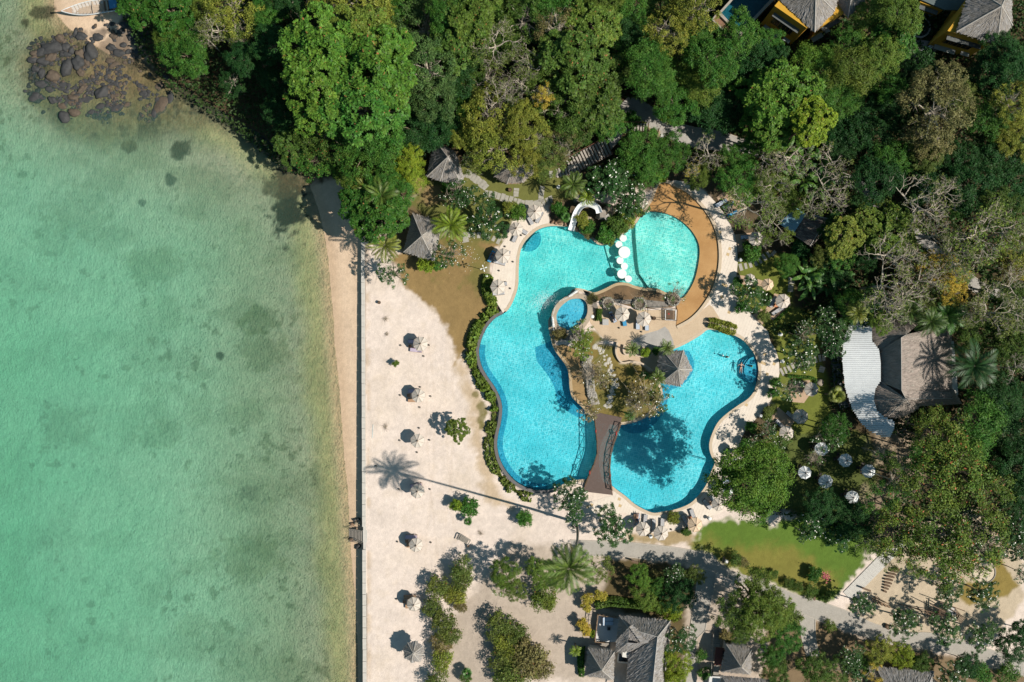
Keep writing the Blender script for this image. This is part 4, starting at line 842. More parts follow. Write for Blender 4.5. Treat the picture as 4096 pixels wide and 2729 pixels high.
 (T33,1500,220,330,'airy','warm',10.5),(T33,1900,240,300,'airy','warm',10.5),(T33,1650,470,260,'airy','warm',9.5),(T33,1170,180,250,'airy','warm',10),(T33,1330,400,180,'airy','warm',9),(T33,930,330,140,'sparse','warm',8.5),(T33,1100,420,120,'sparse','warm',8),(T33,2060,330,150,'thin_frangipani','leafy',5),(T33,440,90,150,'frangipani','dark',5),(T33,620,190,150,'frangipani','dark',5),(T33,780,80,170,'fine','dark',6),(T33,330,200,80,'frangipani','dark',4.5),
 (T32,1930,760,260,'bamboo','mid',10),(T32,2110,640,200,'bamboo','dark',9),(T32,1800,950,170,'bamboo','olive',9),(T32,2280,560,190,'fine','dark',9),(T32,2290,850,230,'fine','dark',9),(T32,2050,1080,200,'fine','dark',4),(T32,2280,1160,220,'fine','dark',6),(T32,2200,1000,140,'fine','dark',5),(T32,2310,250,170,'bare','moss',10),(T32,2270,60,200,'fine','moss',8),(T32,2010,560,150,'fine','dark',6),(T32,2300,1400,170,'fine','dark',7),(T33,2320,150,160,'frangipani','dark',6),(T33,2330,320,120,'thin_frangipani','dark',4.5),
 (T32,2090,430,150,'fine','dark',6),(T32,2180,700,120,'fine','mid',6),
 # beside the huts and the pools
 (T11,900,60,170,'fine','warm',5),(T11,960,230,170,'almond','mid',5.5),(T11,1130,430,240,'almond','deep',7),(T11,920,330,150,'almond','deep',6.5),(T11,1310,200,150,'fine','mid',6.5),(T11,1390,70,150,'bamboo','lime',7.5),(T11,1180,130,150,'fine','mid',7),(T11,1260,340,130,'almond','deep',6),(T11,1040,540,110,'almond','deep',5.5),(T11,830,20,120,'almond','mid',3.5),
 (T11,1840,210,140,'thin_frangipani','leafy',3.8),(T11,1950,260,110,'frangipani','leafy',4),(T11,2160,430,200,'frangipani','leafy',4.4),(T11,1790,770,150,'thin_frangipani','leafy',4),(T11,1270,950,150,'thin_frangipani','leafy',4.2),(T11,1790,130,110,'shrub','deep',1.2),(T11,1560,860,85,'shrub','lime',1.4),(T11,1660,860,60,'shrub','mid',1),(T11,2330,330,70,'shrub','yellow',1.6),
 (T21,60,380,85,'shrub','bright',1.6),(T21,880,110,190,'frangipani','leafy',4.6),(T21,1120,230,165,'frangipani','leafy',4.4),(T21,1000,50,150,'frangipani','leafy',4.6),(T21,1220,70,120,'fine','mid',4),(T21,1360,60,60,'shrub','lime',1.8),(T21,1060,330,120,'frangipani','leafy',3.8),
 (T21,655,450,75,'shrub','yellow',1.2),(T21,700,520,75,'shrub','mid',1.0),(T21,840,600,110,'shrub','mid',1.3),(T21,960,520,110,'shrub','moss',1.5),(T21,1060,450,85,'shrub','yellow',1.3),(T21,1150,380,75,'shrub','yellow',1.2),(T21,430,370,75,'shrub','deep',1.0),(T21,900,640,55,'shrub','warm',.8),(T21,880,560,40,'shrub','lime',1.1),(T21,400,320,60,'shrub','brown',.8),(T21,700,590,50,'shrub','brown',.5),
 (T21,2200,1120,160,'frangipani','leafy',4),(T21,2130,1260,70,'shrub','mid',.8),(T21,2080,1030,50,'shrub','mid',.7),(T21,2310,1340,60,'shrub','olive',.8),(T21,1700,60,120,'fine','warm',5),(T21,2080,100,200,'fine','mid',6),(T21,2190,330,270,'budding','warm',10.5),(T21,2300,120,160,'fine','warm',6),(T21,2310,660,100,'sparse','warm',6),(T21,2180,780,110,'shrub','mid',.7),
 (T21,880,1225,75,'bare_frangipani','moss',3.0),(T21,1170,1215,80,'bare_frangipani','moss',3.0),(T21,1480,1150,130,'bare_frangipani','moss',3.2),(T21,640,1490,130,'thin_frangipani','warm',2.6),(T21,430,1500,70,'shrub','brown',.5),(T21,740,1180,60,'scrub','brown',.6),
 (T22,660,60,110,'frangipani','warm',3.0),(T22,750,290,150,'bare_frangipani','brown',3.2),(T22,820,360,100,'thin_frangipani','brown',3),(T22,720,620,115,'thin_frangipani','brown',2.8),(T22,1230,520,180,'thin_frangipani','brown',3.8),(T22,1330,560,140,'thin_frangipani','moss',3.6),(T22,1160,560,140,'bare_frangipani','brown',3.6),(T22,1230,105,50,'shrub','lime',.8),(T22,1330,80,45,'shrub','deep',.9),
 (T22,530,1420,160,'frangipani','leafy',4),(T23,560,40,90,'frangipani','leafy',4),(T23,940,120,185,'frangipani','leafy',4.2),(T22,1950,1160,90,'thin_frangipani','leafy',4.5),(T22,2200,800,60,'shrub','mid',1),(T22,2290,830,80,'shrub','brown',.9),(T22,2150,930,60,'shrub','mid',.8),(T22,2340,680,60,'shrub','olive',.7),(T22,2250,960,90,'thin_frangipani','leafy',4),
 (T32,60,380,55,'shrub','mid',.8),(T32,60,480,60,'shrub','mid',.8),(T32,10,630,60,'shrub','olive',.7),
 (T23,1480,60,65,'shrub','yellow',.7),(T23,1590,180,55,'shrub','moss',.6),(T23,2040,430,70,'scrub','moss',.7),(T23,2120,460,60,'scrub','brown',.5),(T23,2290,590,60,'scrub','moss',.5),(T33,60,570,45,'scrub','moss',.6),(T33,200,660,55,'scrub','moss',.6),(T33,270,690,60,'scrub','moss',.6),(T33,400,740,70,'scrub','moss',.5),(T33,520,780,60,'scrub','moss',.5),(T33,430,570,75,'shrub','deep',.9),
 # beach and cottages
 (T12,1855,815,105,'almond','warm',2.3),(T12,1960,1530,95,'shrub','mid',1.0),(T12,1860,1520,70,'shrub','lime',.9),(T12,1280,205,34,'shrub','warm',.5),(T23,115,55,82,'shrub','mid',.8),
 (T13,1880,520,115,'scrub','olive',1.3),(T13,1900,640,110,'scrub','olive',1.2),(T13,1680,720,120,'scrub','olive',1.1),(T13,1840,760,115,'scrub','yellow',1.0),(T13,1640,880,100,'scrub','olive',1.2),(T13,1880,860,70,'scrub','brown',.7),(T13,1740,1030,130,'scrub','olive',1.4),(T13,1790,1130,100,'scrub','olive',1.1),(T13,1690,1230,100,'scrub','brown',.9),(T13,1720,1350,115,'scrub','yellow',1.0),(T13,1660,1540,110,'scrub','olive',1),(T13,1930,1540,60,'scrub','moss',.8),
 (T13,2290,560,140,'fine','warm',4),(T13,2270,690,110,'thin_frangipani','warm',3.4),(T13,2240,1060,130,'scrub','olive',1.6),(T13,2290,1200,130,'scrub','yellow',1.4),(T13,2290,1350,140,'scrub','olive',1.5),(T13,2300,1500,120,'scrub','olive',1.2),
 (T23,270,540,150,'fine','warm',4.5),(T23,400,620,100,'fine','warm',4),(T23,770,530,140,'olive','olive',4.2),(T23,40,720,100,'fine','olive',3.5),(T23,270,760,140,'scrub','warm',2),(T23,330,840,70,'scrub','yellow',1),(T23,1170,590,110,'fine','bright',3.5),(T23,1500,570,100,'frangipani','leafy',3.5),(T23,1680,570,95,'fine','olive',3.5),(T23,1340,690,90,'fine','mid',3),(T23,1230,760,140,'fine','warm',2.5),(T23,1540,770,160,'fine','dark',3.5),(T23,1380,860,80,'shrub','warm',1.5),(T23,1330,600,70,'shrub','brown',1.3),
 (T23,1480,930,90,'shrub','lime',1.8),(T23,1440,850,45,'shrub','gold',1.6),(T23,1540,1150,140,'frangipani','leafy',4),(T23,1500,1400,150,'fine','lime',3.5),(T23,1490,1530,100,'fine','lime',3),(T23,1740,1330,60,'scrub','mid',.9),(T23,1760,1480,70,'scrub','mid',.9),
 (T23,810,760,62,'shrub','gold',1.3),(T23,690,800,60,'shrub','gold',1.3),(T23,690,890,55,'shrub','gold',1.2),(T23,660,1030,65,'shrub','gold',1.3),(T23,690,1100,50,'shrub','gold',1.1),(T23,740,1110,40,'shrub','lime',1),
 (T23,60,1130,130,'scrub','olive',1.6),(T23,160,1330,190,'scrub','brown',1.8),(T23,60,1480,160,'scrub','olive',1.6),(T23,260,1430,120,'scrub','brown',1.4),(T23,40,1270,130,'scrub','yellow',1.6),
 (T23,2210,780,230,'fine','warm',8.5),(T23,2060,920,200,'olive','moss',8),(T23,2280,960,200,'fine','warm',8.5),(T23,2090,1090,110,'fine','moss',5),(T33,20,1330,110,'fine','mid',4),(T23,1970,1130,70,'shrub','brown',1),(T33,60,900,170,'fine','warm',7),(T33,150,1120,160,'fine','mid',6),(T33,200,980,120,'scrub','olive',2),(T33,50,1450,150,'fine','moss',3),
 (T33,860,870,110,'frangipani','leafy',4),(T33,1250,1020,145,'frangipani','leafy',4.4),(T33,1650,1060,150,'frangipani','leafy',4.4),(T33,1980,1140,140,'frangipani','leafy',4.4),(T33,1970,750,150,'frangipani','leafy',4.2),(T33,1640,730,130,'frangipani','leafy',4.2),(T33,780,1330,115,'frangipani','leafy',4),(T33,1700,1500,150,'frangipani','leafy',4),(T33,2330,560,90,'thin_frangipani','leafy',4),
 (T33,2250,1210,170,'fine','dark',3.5),(T33,2340,1110,120,'fine','dark',3),(T33,1000,1270,140,'fine','yellow',3.5),(T33,1220,1320,120,'fine','lime',3),(T33,1400,1400,110,'fine','moss',2.5),(T33,960,1480,100,'sparse','gold',4.5),(T33,800,1480,110,'frangipani','leafy',3.5),(T33,430,1430,170,'fine','moss',4),(T33,600,1450,130,'olive','moss',3.5),(T33,1830,1400,120,'fine','dark',3.5),(T33,560,1050,60,'scrub','warm',.6),(T33,1950,1470,110,'scrub','mid',1.2),(T33,2200,1500,110,'scrub','mid',1.2),(T33,850,1420,120,'fine','mid',3),
]
if globals().get('NOTREES') is None:
    for a in TREES: tree(*a)

# hedges: clipped, dense small leaves over a box or along a line
def hedge(label, pts, width, h, hue, parentz=None, size=.16, dens=55, name='hedge', cat='hedge', spread=1.0, group=None):
    rg = np.random.default_rng(len(label)+int(pts[0][0])); P = np.array(smooth(pts,6,False)); s = np.r_[0,np.cumsum(np.linalg.norm(np.diff(P,axis=0),axis=1))]
    n = int(s[-1]*S*width*S*dens*6); u = rg.uniform(0,s[-1],n); off = np.sqrt(rg.random(n))*np.sign(rg.normal(size=n))*.5
    X = np.interp(u,s,P[:,0]); Y = np.interp(u,s,P[:,1]); T_ = np.stack([np.interp(u+.5,s,P[:,0])-np.interp(u-.5,s,P[:,0]),np.interp(u+.5,s,P[:,1])-np.interp(u-.5,s,P[:,1])],1); T_ /= np.maximum(np.linalg.norm(T_,axis=1,keepdims=True),1e-6)
    lump = (.75+.5*fbm(X,Y,7,77)) if name == 'hedge' else sstep(.28,.62,fbm(X,Y,5,77))*1.25+.12
    X = X-T_[:,1]*off*width*lump; Y = Y+T_[:,0]*off*width*lump
    zz = h*lump*(1-(np.abs(off)*2)**3*.8)*np.where(rg.random(n) < .3, rg.uniform(.3,1,n), rg.uniform(.85,1.05,n))
    x0,y0 = W(tuple(P[len(P)//2])); z0 = zat(tuple(P[len(P)//2]))
    c = np.stack([(X-512)*S-x0,(341.1-Y)*S-y0,zz],1); nn = unit(rg.normal(size=c.shape)*.6+np.array([0,0,.8])); a = unit(np.cross(nn,rg.normal(size=c.shape))); b = np.cross(nn,a); sz = size*rg.uniform(.6,1.4,(n,1))
    e = empty(name,(x0,y0,z0)); tag(e,label,cat,group); o = obj('foliage', quads_mesh('foliage',c,a*sz*spread,b*sz*.42,LEAF), e); o.color = (*HUES[hue][0],1)
    mb = MB()
    for k in range(0,len(P),4): q = P[k]; mb.tube([((q[0]-512)*S-x0,(341.1-q[1])*S-y0,-.1),((q[0]-512)*S-x0,(341.1-q[1])*S-y0,h*.6)],[.03,.02],4)
    mb.build('stem', TWIG, e)['kind'] = 'stuff'; return e
hedge('clipped yellow-green hedge between the plaza and the east pool lobe', L(T21,(1800,1400),(1870,1410),(1950,1440),(2050,1470)), 11, 1.1, 'yellow')
hedge('short green hedge beside the round spa pool', L(T21,(800,1275),(797,1330),(790,1385)), 6, .9, 'moss')
hedge('long trimmed hedge in front of the cottage terrace', L(T23,(760,850),(900,820),(1100,840),(1300,860),(1400,880)), 9, 1.2, 'moss')
hedge('thin clipped hedge along the sunbathing terrace behind the round lawn', L(T32,(170,320),(300,330),(420,345),(425,400)), 3, .7, 'mid', size=.1)
hedge('thin clipped hedge around the corner umbrella terrace', L(T31,(45,1400),(120,1330),(200,1260)), 3, .6, 'mid', size=.1)
pool_plants = aoff(arc(POOL, T11(2255,1325), T12(2265,640)), 8); lower_plants = aoff(arc(POOL, T12(2262,660), T22(200,1365)), 8)
hedge('spiky grassy border along the infinity edge, upper half', pool_plants, 7.5, .8, 'warm', size=.46, dens=15, name='grassy_border', cat='border planting', spread=.8)
hedge('spiky thinning border along the infinity edge, lower half', lower_plants, 8, .5, 'olive', size=.36, dens=11, name='grassy_border', cat='border planting', spread=.8)
hedge('spiky plants along the west deck edge', L(T11,(2140,960),(2120,1060),(2140,1150),(2200,1250)), 7, .7, 'warm', size=.36, dens=34, name='grassy_border', cat='border planting', spread=.8)
hedge('green bank planting between the lane and the small cottage', L(T33,(1200,1330),(1330,1370),(1450,1420)), 10, 1.0, 'mid', size=.2)
hedge('low green hedge beside the pyramid-roofed cottage annexe', L(T23,(640,1230),(630,1380),(640,1500)), 6, .9, 'mid')

# undergrowth: the leafy floor of the woodland, nobody could count it
rg = np.random.default_rng(5); n = 330000; X = rg.uniform(100,1130,n); Y = rg.uniform(-95,720,n)
keepu = inside(X,Y,FOREST) & (sdist(X,Y,POOL) > 14) & (sdist(X,Y,WADE) > 22)
for poly in (L(T20,(960,880),(1340,1000),(1700,1160),(2150,1270),(2200,1430),(1700,1390),(1250,1200),(950,1000)), L(T31,(760,60),(1000,200),(1400,550),(1800,880),(2354,1180),(2354,1300),(1900,1130),(1600,860),(1080,410),(740,150)), L(T32,(-60,-60),(560,-60),(560,600),(1150,850),(1280,1000),(1100,1568),(-60,1568)), L(T20,(430,1568),(950,1200),(1400,1200),(1330,1330),(1000,1340),(760,1568)), L(T21,(-60,-60),(700,-60),(700,330),(-60,330)), L(T21,(1350,60),(2354,60),(2354,1568),(1350,1568)), L(T11,(1250,-20),(2354,-20),(2354,400),(1250,500)), L(T31,(-60,560),(330,700),(300,1400),(-60,1400)), L(T10,(1600,1270),(1900,1400),(1900,1568),(1560,1568)), D(1640,50) and [D(1640,50),D(1700,90),D(1790,0),D(1700,-20)]):
    keepu &= ~inside(X,Y,poly)
Pq = np.array(SHORE[:13]); keepu &= (dist(X,Y,SHORE,False) > 1.5)
X, Y = X[keepu], Y[keepu]; n = len(X)
zz = np.clip(fbm(X,Y,22,60)*3.4-.9+fbm(X,Y,6,70)*1.2-.5, .1, 3)*rg.uniform(.55,1.05,n)
c = np.stack([(X-512)*S,(341.1-Y)*S,zz],1); nn = unit(rg.normal(size=c.shape)*.6+np.array([0,0,.8])); a = unit(np.cross(nn,rg.normal(size=c.shape))); b = np.cross(nn,a); sz = rg.uniform(.16,.36,(n,1))
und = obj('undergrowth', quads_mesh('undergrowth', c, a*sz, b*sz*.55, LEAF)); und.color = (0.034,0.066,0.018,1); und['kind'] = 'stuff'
# ================================================================ BUILDINGS AND BUILT STRUCTURES
def thatch_mat(name, a, b):
    m, N, Lk, B = nodes(name)
    uv = N.new('ShaderNodeUVMap'); mp = N.new('ShaderNodeMapping'); mp.inputs['Scale'].default_value = (9,.7,1); Lk.new(uv.outputs[0], mp.inputs[0])
    n1 = noise(N,Lk,1,4,.7,mp.outputs[0]); mp2 = N.new('ShaderNodeMapping'); mp2.inputs['Scale'].default_value = (1.2,.9,1); Lk.new(uv.outputs[0], mp2.inputs[0]); n2 = noise(N,Lk,1,4,.6,mp2.outputs[0])
    c = mixc(N,Lk,mapr(N,Lk,n1.outputs[0],.3,.7,0,1),a,b); c = mixc(N,Lk,1.0,c,mapr(N,Lk,n2.outputs[0],.3,.7,.78,1.15),'MULTIPLY')
    Lk.new(c,B.inputs['Base Color']); B.inputs['Roughness'].default_value = .95; B.inputs['Specular IOR Level'].default_value = .1; bump(N,Lk,n1.outputs[0],.9,.08,B); return m
THATCH = thatch_mat('grey_thatch', (0.365,0.35,0.345), (0.19,0.18,0.178)); THATCHB = thatch_mat('brown_thatch', (0.38,0.32,0.285), (0.20,0.165,0.145)); THATCHD = thatch_mat('dark_thatch', (0.16,0.13,0.12), (0.09,0.075,0.07))
STRAW = mat('straw', (0.36,0.32,0.28), .95, .35, 3); CAP = mat('ridge_cap', (0.44,0.41,0.38), .9, .2, 4)
def thatch(name, faces, origin, m, parent, seed=1, strands=22, drop=.22):
    """faces: quads (eave a, eave b, top c, top d) in world space; ragged eaves, real thickness, loose straw on top"""
    rg = np.random.default_rng(seed); V=[]; F=[]; UV=[]; st=[]; O = Vector(origin)
    for a,b,c,d in faces:
        a,b,c,d = [np.array(q)-np.array(O) for q in (a,b,c,d)]; nu = max(2,int(np.linalg.norm(b-a)/.16)); nv = max(3,int(np.linalg.norm((c+d-a-b)/2)/.45)); nu=min(nu,90)
        wd = np.linalg.norm(b-a); ht = np.linalg.norm((c+d-a-b)/2); nrm = np.cross(b-a,(c+d)/2-(a+b)/2); nrm /= np.linalg.norm(nrm); nrm = nrm if nrm[2] > 0 else -nrm
        out = ((a+b)/2-(c+d)/2); out[2] = 0; out /= max(np.linalg.norm(out),1e-6); b0 = len(V)
        jit = rg.normal(size=nu+1)*.07
        for j in range(-1,nv+1):
            v = max(j,0)/nv
            for i in range(nu+1):
                u = i/nu; p = (a*(1-u)+b*u)*(1-v)+(d*(1-u)+c*u)*v
                if j == -1: p = p+out*(jit[i]-.10)-np.array([0,0,drop])
                elif j == 0: p = p+out*jit[i]-np.array([0,0,.03])+nrm*rg.normal()*.02
                elif 0 < u < 1 and j < nv: p = p+nrm*rg.normal()*.03
                V.append(p); UV.append((u*wd,v*ht))
        for j in range(nv+1):
            for i in range(nu): q = b0+j*(nu+1)+i; F.append((q,q+1,q+nu+2,q+nu+1))
        ns = int(wd*ht*strands*.6)
        for _ in range(ns):
            u,v = rg.random(),rg.random()**1.2*.97; sl = (d*(1-u)+c*u)-(a*(1-u)+b*u); sl_ = sl/max(np.linalg.norm(sl),1e-6); p = (a*(1-u)+b*u)+sl*v+nrm*.035
            sd2 = np.cross(nrm,sl_)*rg.uniform(.012,.03); ln = sl_*rg.uniform(.15,.4)+np.cross(nrm,sl_)*rg.normal()*.05; st.append((p-ln,p-ln+sd2*2,p+ln+sd2*2+nrm*.03,p+ln+nrm*.03))
    me = bpy.data.meshes.new(name); me.from_pydata([tuple(v) for v in V],[],F); me.materials.append(m)
    ul = me.uv_layers.new(name='UVMap'); li = np.array([l.vertex_index for l in me.loops]); ul.data.foreach_set('uv', np.array(UV)[li].astype(np.float32).ravel())
    r = obj(name, me, parent)
    if st:
        s_ = np.array(st).reshape(-1,3); sm = bpy.data.meshes.new('straw'); sm.from_pydata([tuple(v) for v in s_],[],[(4*i,4*i+1,4*i+2,4*i+3) for i in range(len(st))]); sm.materials.append(STRAW)
        o = obj('straw', sm, r); o['kind'] = 'stuff'
    return r
def hips(parent, pairs, origin, r=.06):
    O = Vector(origin)
    for a,b in pairs:
        a = Vector(a)-O+Vector((0,0,.05)); b = Vector(b)-O+Vector((0,0,.05)); MB().tube([a,(a*.5+b*.5)+Vector((0,0,.01)),b],[r,r,r],5).build('ridge_cap', CAP, parent)
WOOD = mat('dark_timber', (0.14,0.085,0.05), .8, .3, 3, stretch=(1,1,.4)); WOODM = mat('mid_timber', (0.27,0.17,0.10), .75, .3, 3); WOODG = mat('grey_timber', (0.30,0.27,0.235), .9, .3, 4)
PLASTER = mat('white_plaster', (0.62,0.60,0.56), .85, .1, 1); YELLOW = mat('ochre_plaster', (0.52,0.29,0.022), .85, .14, .8, (0.45,0.24,0.018))
GLASSD = mat('dark_window_glass', (0.02,0.025,0.03), .12, .1, 2)
def pyramid(name, label, cat, poly, eave, apex, ah, m=THATCH, posts=True, wall=None, seed=1, cap=True, floor=None, inset=.82, group=None, walls_h=None):
    """thatched shelter: roof over the surveyed eave outline; posts or walls below"""
    E = [W3(p,eave) for p in poly]; A = W3(apex,ah); ce = sum(E,Vector())/len(E); base = (ce.x,ce.y,floor if floor is not None else max(zat(((ce.x/S)+512,341.1-ce.y/S)),-.5))
    e = empty(name, base); tag(e,label,cat,group); n = len(E)
    rf = thatch('roof', [(E[i],E[(i+1)%n],A,A) for i in range(n)], base, m, e, seed)
    if cap: hips(rf, [(E[i],A) for i in range(n)], base)
    B_ = Vector(base); ft = [(ce+(q-ce)*inset)-B_ for q in E]
    if posts:
        for q in ft: MB().tube([(q.x,q.y,-.2),(q.x,q.y,eave-base[2]+.1)],[.08,.07],8).build('post', WOOD, e)
    if wall:
        MB().prism([(q.x*.95,q.y*.95) for q in ft], -.2, eave-base[2]-.05+.25).build('wall', wall, e)
    if not wall: MB().prism([(q.x*1.02,q.y*1.02) for q in ft], -.2, .12).build('floor', WOODM, e)
    return e, B_, ft
def window(e, a, b, u0, u1, z0, z1, frame=WOOD, slats=0, outward=None):
    """window with frame, pane and slats on the wall face a-b (local xy)"""
    a = Vector((*a,0)); b = Vector((*b,0)); d = b-a; n = Vector((d.y,-d.x,0)).normalized()
    if n.dot(a+b) < 0: n = -n
    p0 = a+d*u0+n*.02; p1 = a+d*u1+n*.02; w = MB()
    for q0,q1 in (((p0.x,p0.y,z0),(p1.x,p1.y,z0)),((p0.x,p0.y,z1),(p1.x,p1.y,z1)),((p0.x,p0.y,z0),(p0.x,p0.y,z1)),((p1.x,p1.y,z0),(p1.x,p1.y,z1))): w.bar(q0,q1,.1,.12)
    f = w.build('window', frame, e); g = MB(); g.bar((p0.x,p0.y,(z0+z1)/2),(p1.x,p1.y,(z0+z1)/2),.03,z1-z0-.1); g.build('pane', GLASSD, f)
    for k in range(slats):
        q = p0+(p1-p0)*((k+1)/(slats+1))+n*.03; MB().bar((q.x,q.y,z0),(q.x,q.y,z1),.05).build('mullion', frame, f)
    return f
pyramid('thatched_hut','grey thatched hut with a square hipped roof on the brown lawn','hut',L(T11,(1440,395),(1712,468),(1642,832),(1355,752)),2.5,T11(1523,602),5.4,seed=2)
pyramid('thatched_hut','grey thatched hut under the woodland edge above the stepping stones','hut',[T10(1640,1285),T10(1835,1400),T11(1912,55),T11(1880,118),T11(1690,100),T11(1572,55)],2.5,T10(1762,1445),5.2,seed=3)
c0 = T21(10,-10)
pyramid('thatched_hut','brown thatched hut half hidden under trees near the staircase','hut',[(c0[0]+21*math.cos(a),c0[1]+15*math.sin(a)) for a in np.arange(8)*math.pi/4+.3],2.5,(c0[0]+1,c0[1]-4),5.0,THATCHB,seed=4)
pv, PB, pf = pyramid('pool_pavilion','grey thatched six-sided pavilion bar standing in the pool beside the island','pavilion',L(T22,(1388,92),(1575,84),(1658,262),(1546,420),(1366,386),(1336,190)),2.6,T22(1528,258),5.2,seed=5,floor=-.1)
c1 = T13(1450,1290)
tp, TB, tf_ = pyramid('thatched_parasol','big eight-sided thatched parasol on the sand near the bottom hedge','parasol',[(c1[0]+11*math.cos(a),c1[1]+11.2*math.sin(a)) for a in np.arange(8)*math.pi/4+.2],2.3,(c1[0]-.4,c1[1]+1.5),3.6,THATCHD if False else THATCH,posts=False,seed=6,floor=-.5)
for o in [o for o in kids(tp) if o.name.startswith('floor')]: bpy.data.objects.remove(o)
MB().tube([(0,0,-.3),(0,0,3.9)],[.07,.06],8).build('pole', WOOD, tp)
# restaurant
e = empty('restaurant', (*W(T32(1200,250)),0)); tag(e,'restaurant with a white crescent metal roof joined to grey thatch','restaurant'); O = e.location.copy()
larc = smooth(L(T31,(842,1322),(790,1368),(745,1425),(715,1505),(695,1568))+L(T32,(680,120),(688,250),(705,400),(735,520),(770,610),(830,720),(900,800),(1000,862),(1110,886)),5,False)
rarc = L(T31,(848,1322),(925,1330),(955,1450),(955,1568))+L(T32,(975,20),(1020,80),(1035,200),(1035,365),(985,440),(972,540),(1000,640),(1070,700),(1160,735),(1160,800),(1120,886))
la = np.array(larc); ra = np.array(rarc); y0,y1 = la[0,1]+.5, la[-1,1]-.3; ns = 62
METAL = mat('white_metal_sheet', (0.76,0.78,0.79), .45, .07, .8, (0.67,0.69,0.71)); METAL.node_tree.nodes['Principled BSDF'].inputs['Metallic'].default_value = .15
for i in range(ns):
    ya = y0+(y1-y0)*i/ns; yb = y0+(y1-y0)*(i+.97)/ns; ym = (ya+yb)/2
    xl, xr = np.interp(ym,la[:,1],la[:,0]), np.interp(ym,ra[:,1],ra[:,0])
    if xr-xl < 1.5: continue
    xl += random.uniform(-.5,.5); cuts = [xl]+[x for x in (783+random.choice((0,1.2)),) if False]+[xl+(xr-xl)*.45+random.uniform(-1,1), xr]
    for k in range(2):
        xa,xb = cuts[k],cuts[k+1]+(.6 if k == 0 else 0); ha = 3.3+1.2*(xa-xl)/(xr-xl)+(.03 if k == 0 else 0); hb = 3.3+1.2*min((xb-xl)/(xr-xl),1)+(.03 if k == 0 else 0); q = MB(); vs = []
        for (yy,dz) in ((ya,0),(ya+(yb-ya)*.3,.07),(ya+(yb-ya)*.7,.07),(yb,0)):
            vs += [W3((xa,yy),ha)+Vector((0,0,dz))-O, W3((xb,yy),hb)+Vector((0,0,dz))-O]
        q.add(vs,[(0,1,3,2),(2,3,5,4),(4,5,7,6)]); q.build('metal_sheet', METAL, e)
ridge = [W3(T32(1222,-30),6.6), W3(T32(1226,455),6.6)]; cone = W3(T32(1266,533),6.6); cone2 = W3(T31(1268,1510),6.6)
arc1 = [W3(p,3.9) for p in L(T32,(1032,372),(985,410),(962,470),(956,540),(975,620),(1020,672),(1090,703),(1170,708),(1250,690),(1330,652),(1400,600))]
arc2 = [W3(p,3.9) for p in L(T32,(1025,85),(975,20))+L(T31,(948,1510),(960,1440),(1010,1385),(1110,1350),(1250,1350),(1400,1400))]
fs = [(arc1[i+1],arc1[i],cone,cone) for i in range(len(arc1)-1)]+[(arc2[i],arc2[i+1],cone2,cone2) for i in range(len(arc2)-1)]
fs += [(W3(T32(1025,85),3.9),W3(T32(1032,372),3.9),ridge[1],ridge[0]),(W3(T32(1690,-80),3.5),W3(T32(1700,470),3.5),ridge[1],ridge[0]),(W3(T31(1560,1440),3.6),W3(T32(1690,-80),3.5),ridge[0],cone2),
       (W3(T32(1400,600),3.8),W3(T32(1785,574),3.6),W3(T32(1690,528),4.6),cone),(W3(T32(1785,574),3.6),W3(T32(1700,440),3.5),W3(T32(1690,528),4.6),W3(T32(1690,528),4.6)),(W3(T32(1700,470),4.4),W3(T32(1690,528),4.6),cone,ridge[1])]
rf = thatch('roof', fs, O, THATCHB, e, 7, 14); hips(rf,[ridge,(cone,W3(T32(1690,528),4.6)),(ridge[1],cone),(cone2,ridge[0])]+[(cone,arc1[i]) for i in (0,3,6,9)],O,.05)
MB().prism([(W3(p,0)-O)[:2] for p in L(T32,(1000,60),(1060,30),(1600,0),(1640,480),(1350,560),(1200,620),(1050,600),(1000,450),(1010,200))], -.1, 3.5).build('wall', PLASTER, e)
for y in (60,160,260,360,470,580,690): x = np.interp(T32(0,y)[1],la[:,1],la[:,0])+2.5; q = W3((x,T32(0,y)[1]),0)-O; MB().tube([(q.x,q.y,-.1),(q.x,q.y,3.4)],[.09,.09],8).build('column', PLASTER, e)
ln = [p for p in larc if T32(0,10)[1] < p[1] < T32(0,610)[1]]
for k,(o1,o2,z,m_) in enumerate(((-1,3.2,.55,mat('red_brown_tile',(0.20,0.12,0.10),.8,.2,2)),(3.2,7.2,.37,mat('slate_step',(0.13,0.15,0.16),.8,.2,2)),(7.2,11.0,.19,MATS['slate_step']))):
    a_ = offset(ln,o1,False); b_ = offset(ln,o2,False)
    if b_[5][0] > a_[5][0]: a_ = offset(ln,-o1,False); b_ = offset(ln,-o2,False)
    MB().ribbon([(W3(p)-O)[:2] for p in a_],[(W3(p)-O)[:2] for p in b_],-.1,z,False).build('terrace_step', m_, e)
# cottage at the bottom
e = empty('thatched_cottage', (*W(T23(1200,1300)),-.1)); tag(e,'L-shaped grey thatched cottage with a raised sun terrace','cottage'); O = Vector(e.location)
q = lambda x,y,h: W3(T23(x,y),h)
NW,NE,SW,Rw,Re,Rs = q(985,955,3.2),q(1457,1000,3.2),q(950,1290,3.2),q(1078,1075,5.0),q(1338,1150,6.2),q(1280,1720,6.2)
rf = thatch('roof',[(NW,NE,Re,Rw),(SW,NW,Rw,Rw),(q(1150,1270,3.9),SW,Rw,Re),(NE,q(1385,1720,3.2),Rs,Re),(q(1050,1720,3.2),q(1068,1320,3.2),Re,Rs),(q(1068,1320,3.2),q(1150,1270,3.9),Re,Re)],O,THATCH,e,8,18)
hips(rf,[(NE,Re),(NW,Rw),(SW,Rw),(Rw,Re),(Re,Rs)],O)
d1,d2,d3 = q(1050,1060,4.7),q(1190,1215,5.2),q(1020,1235,4.4)
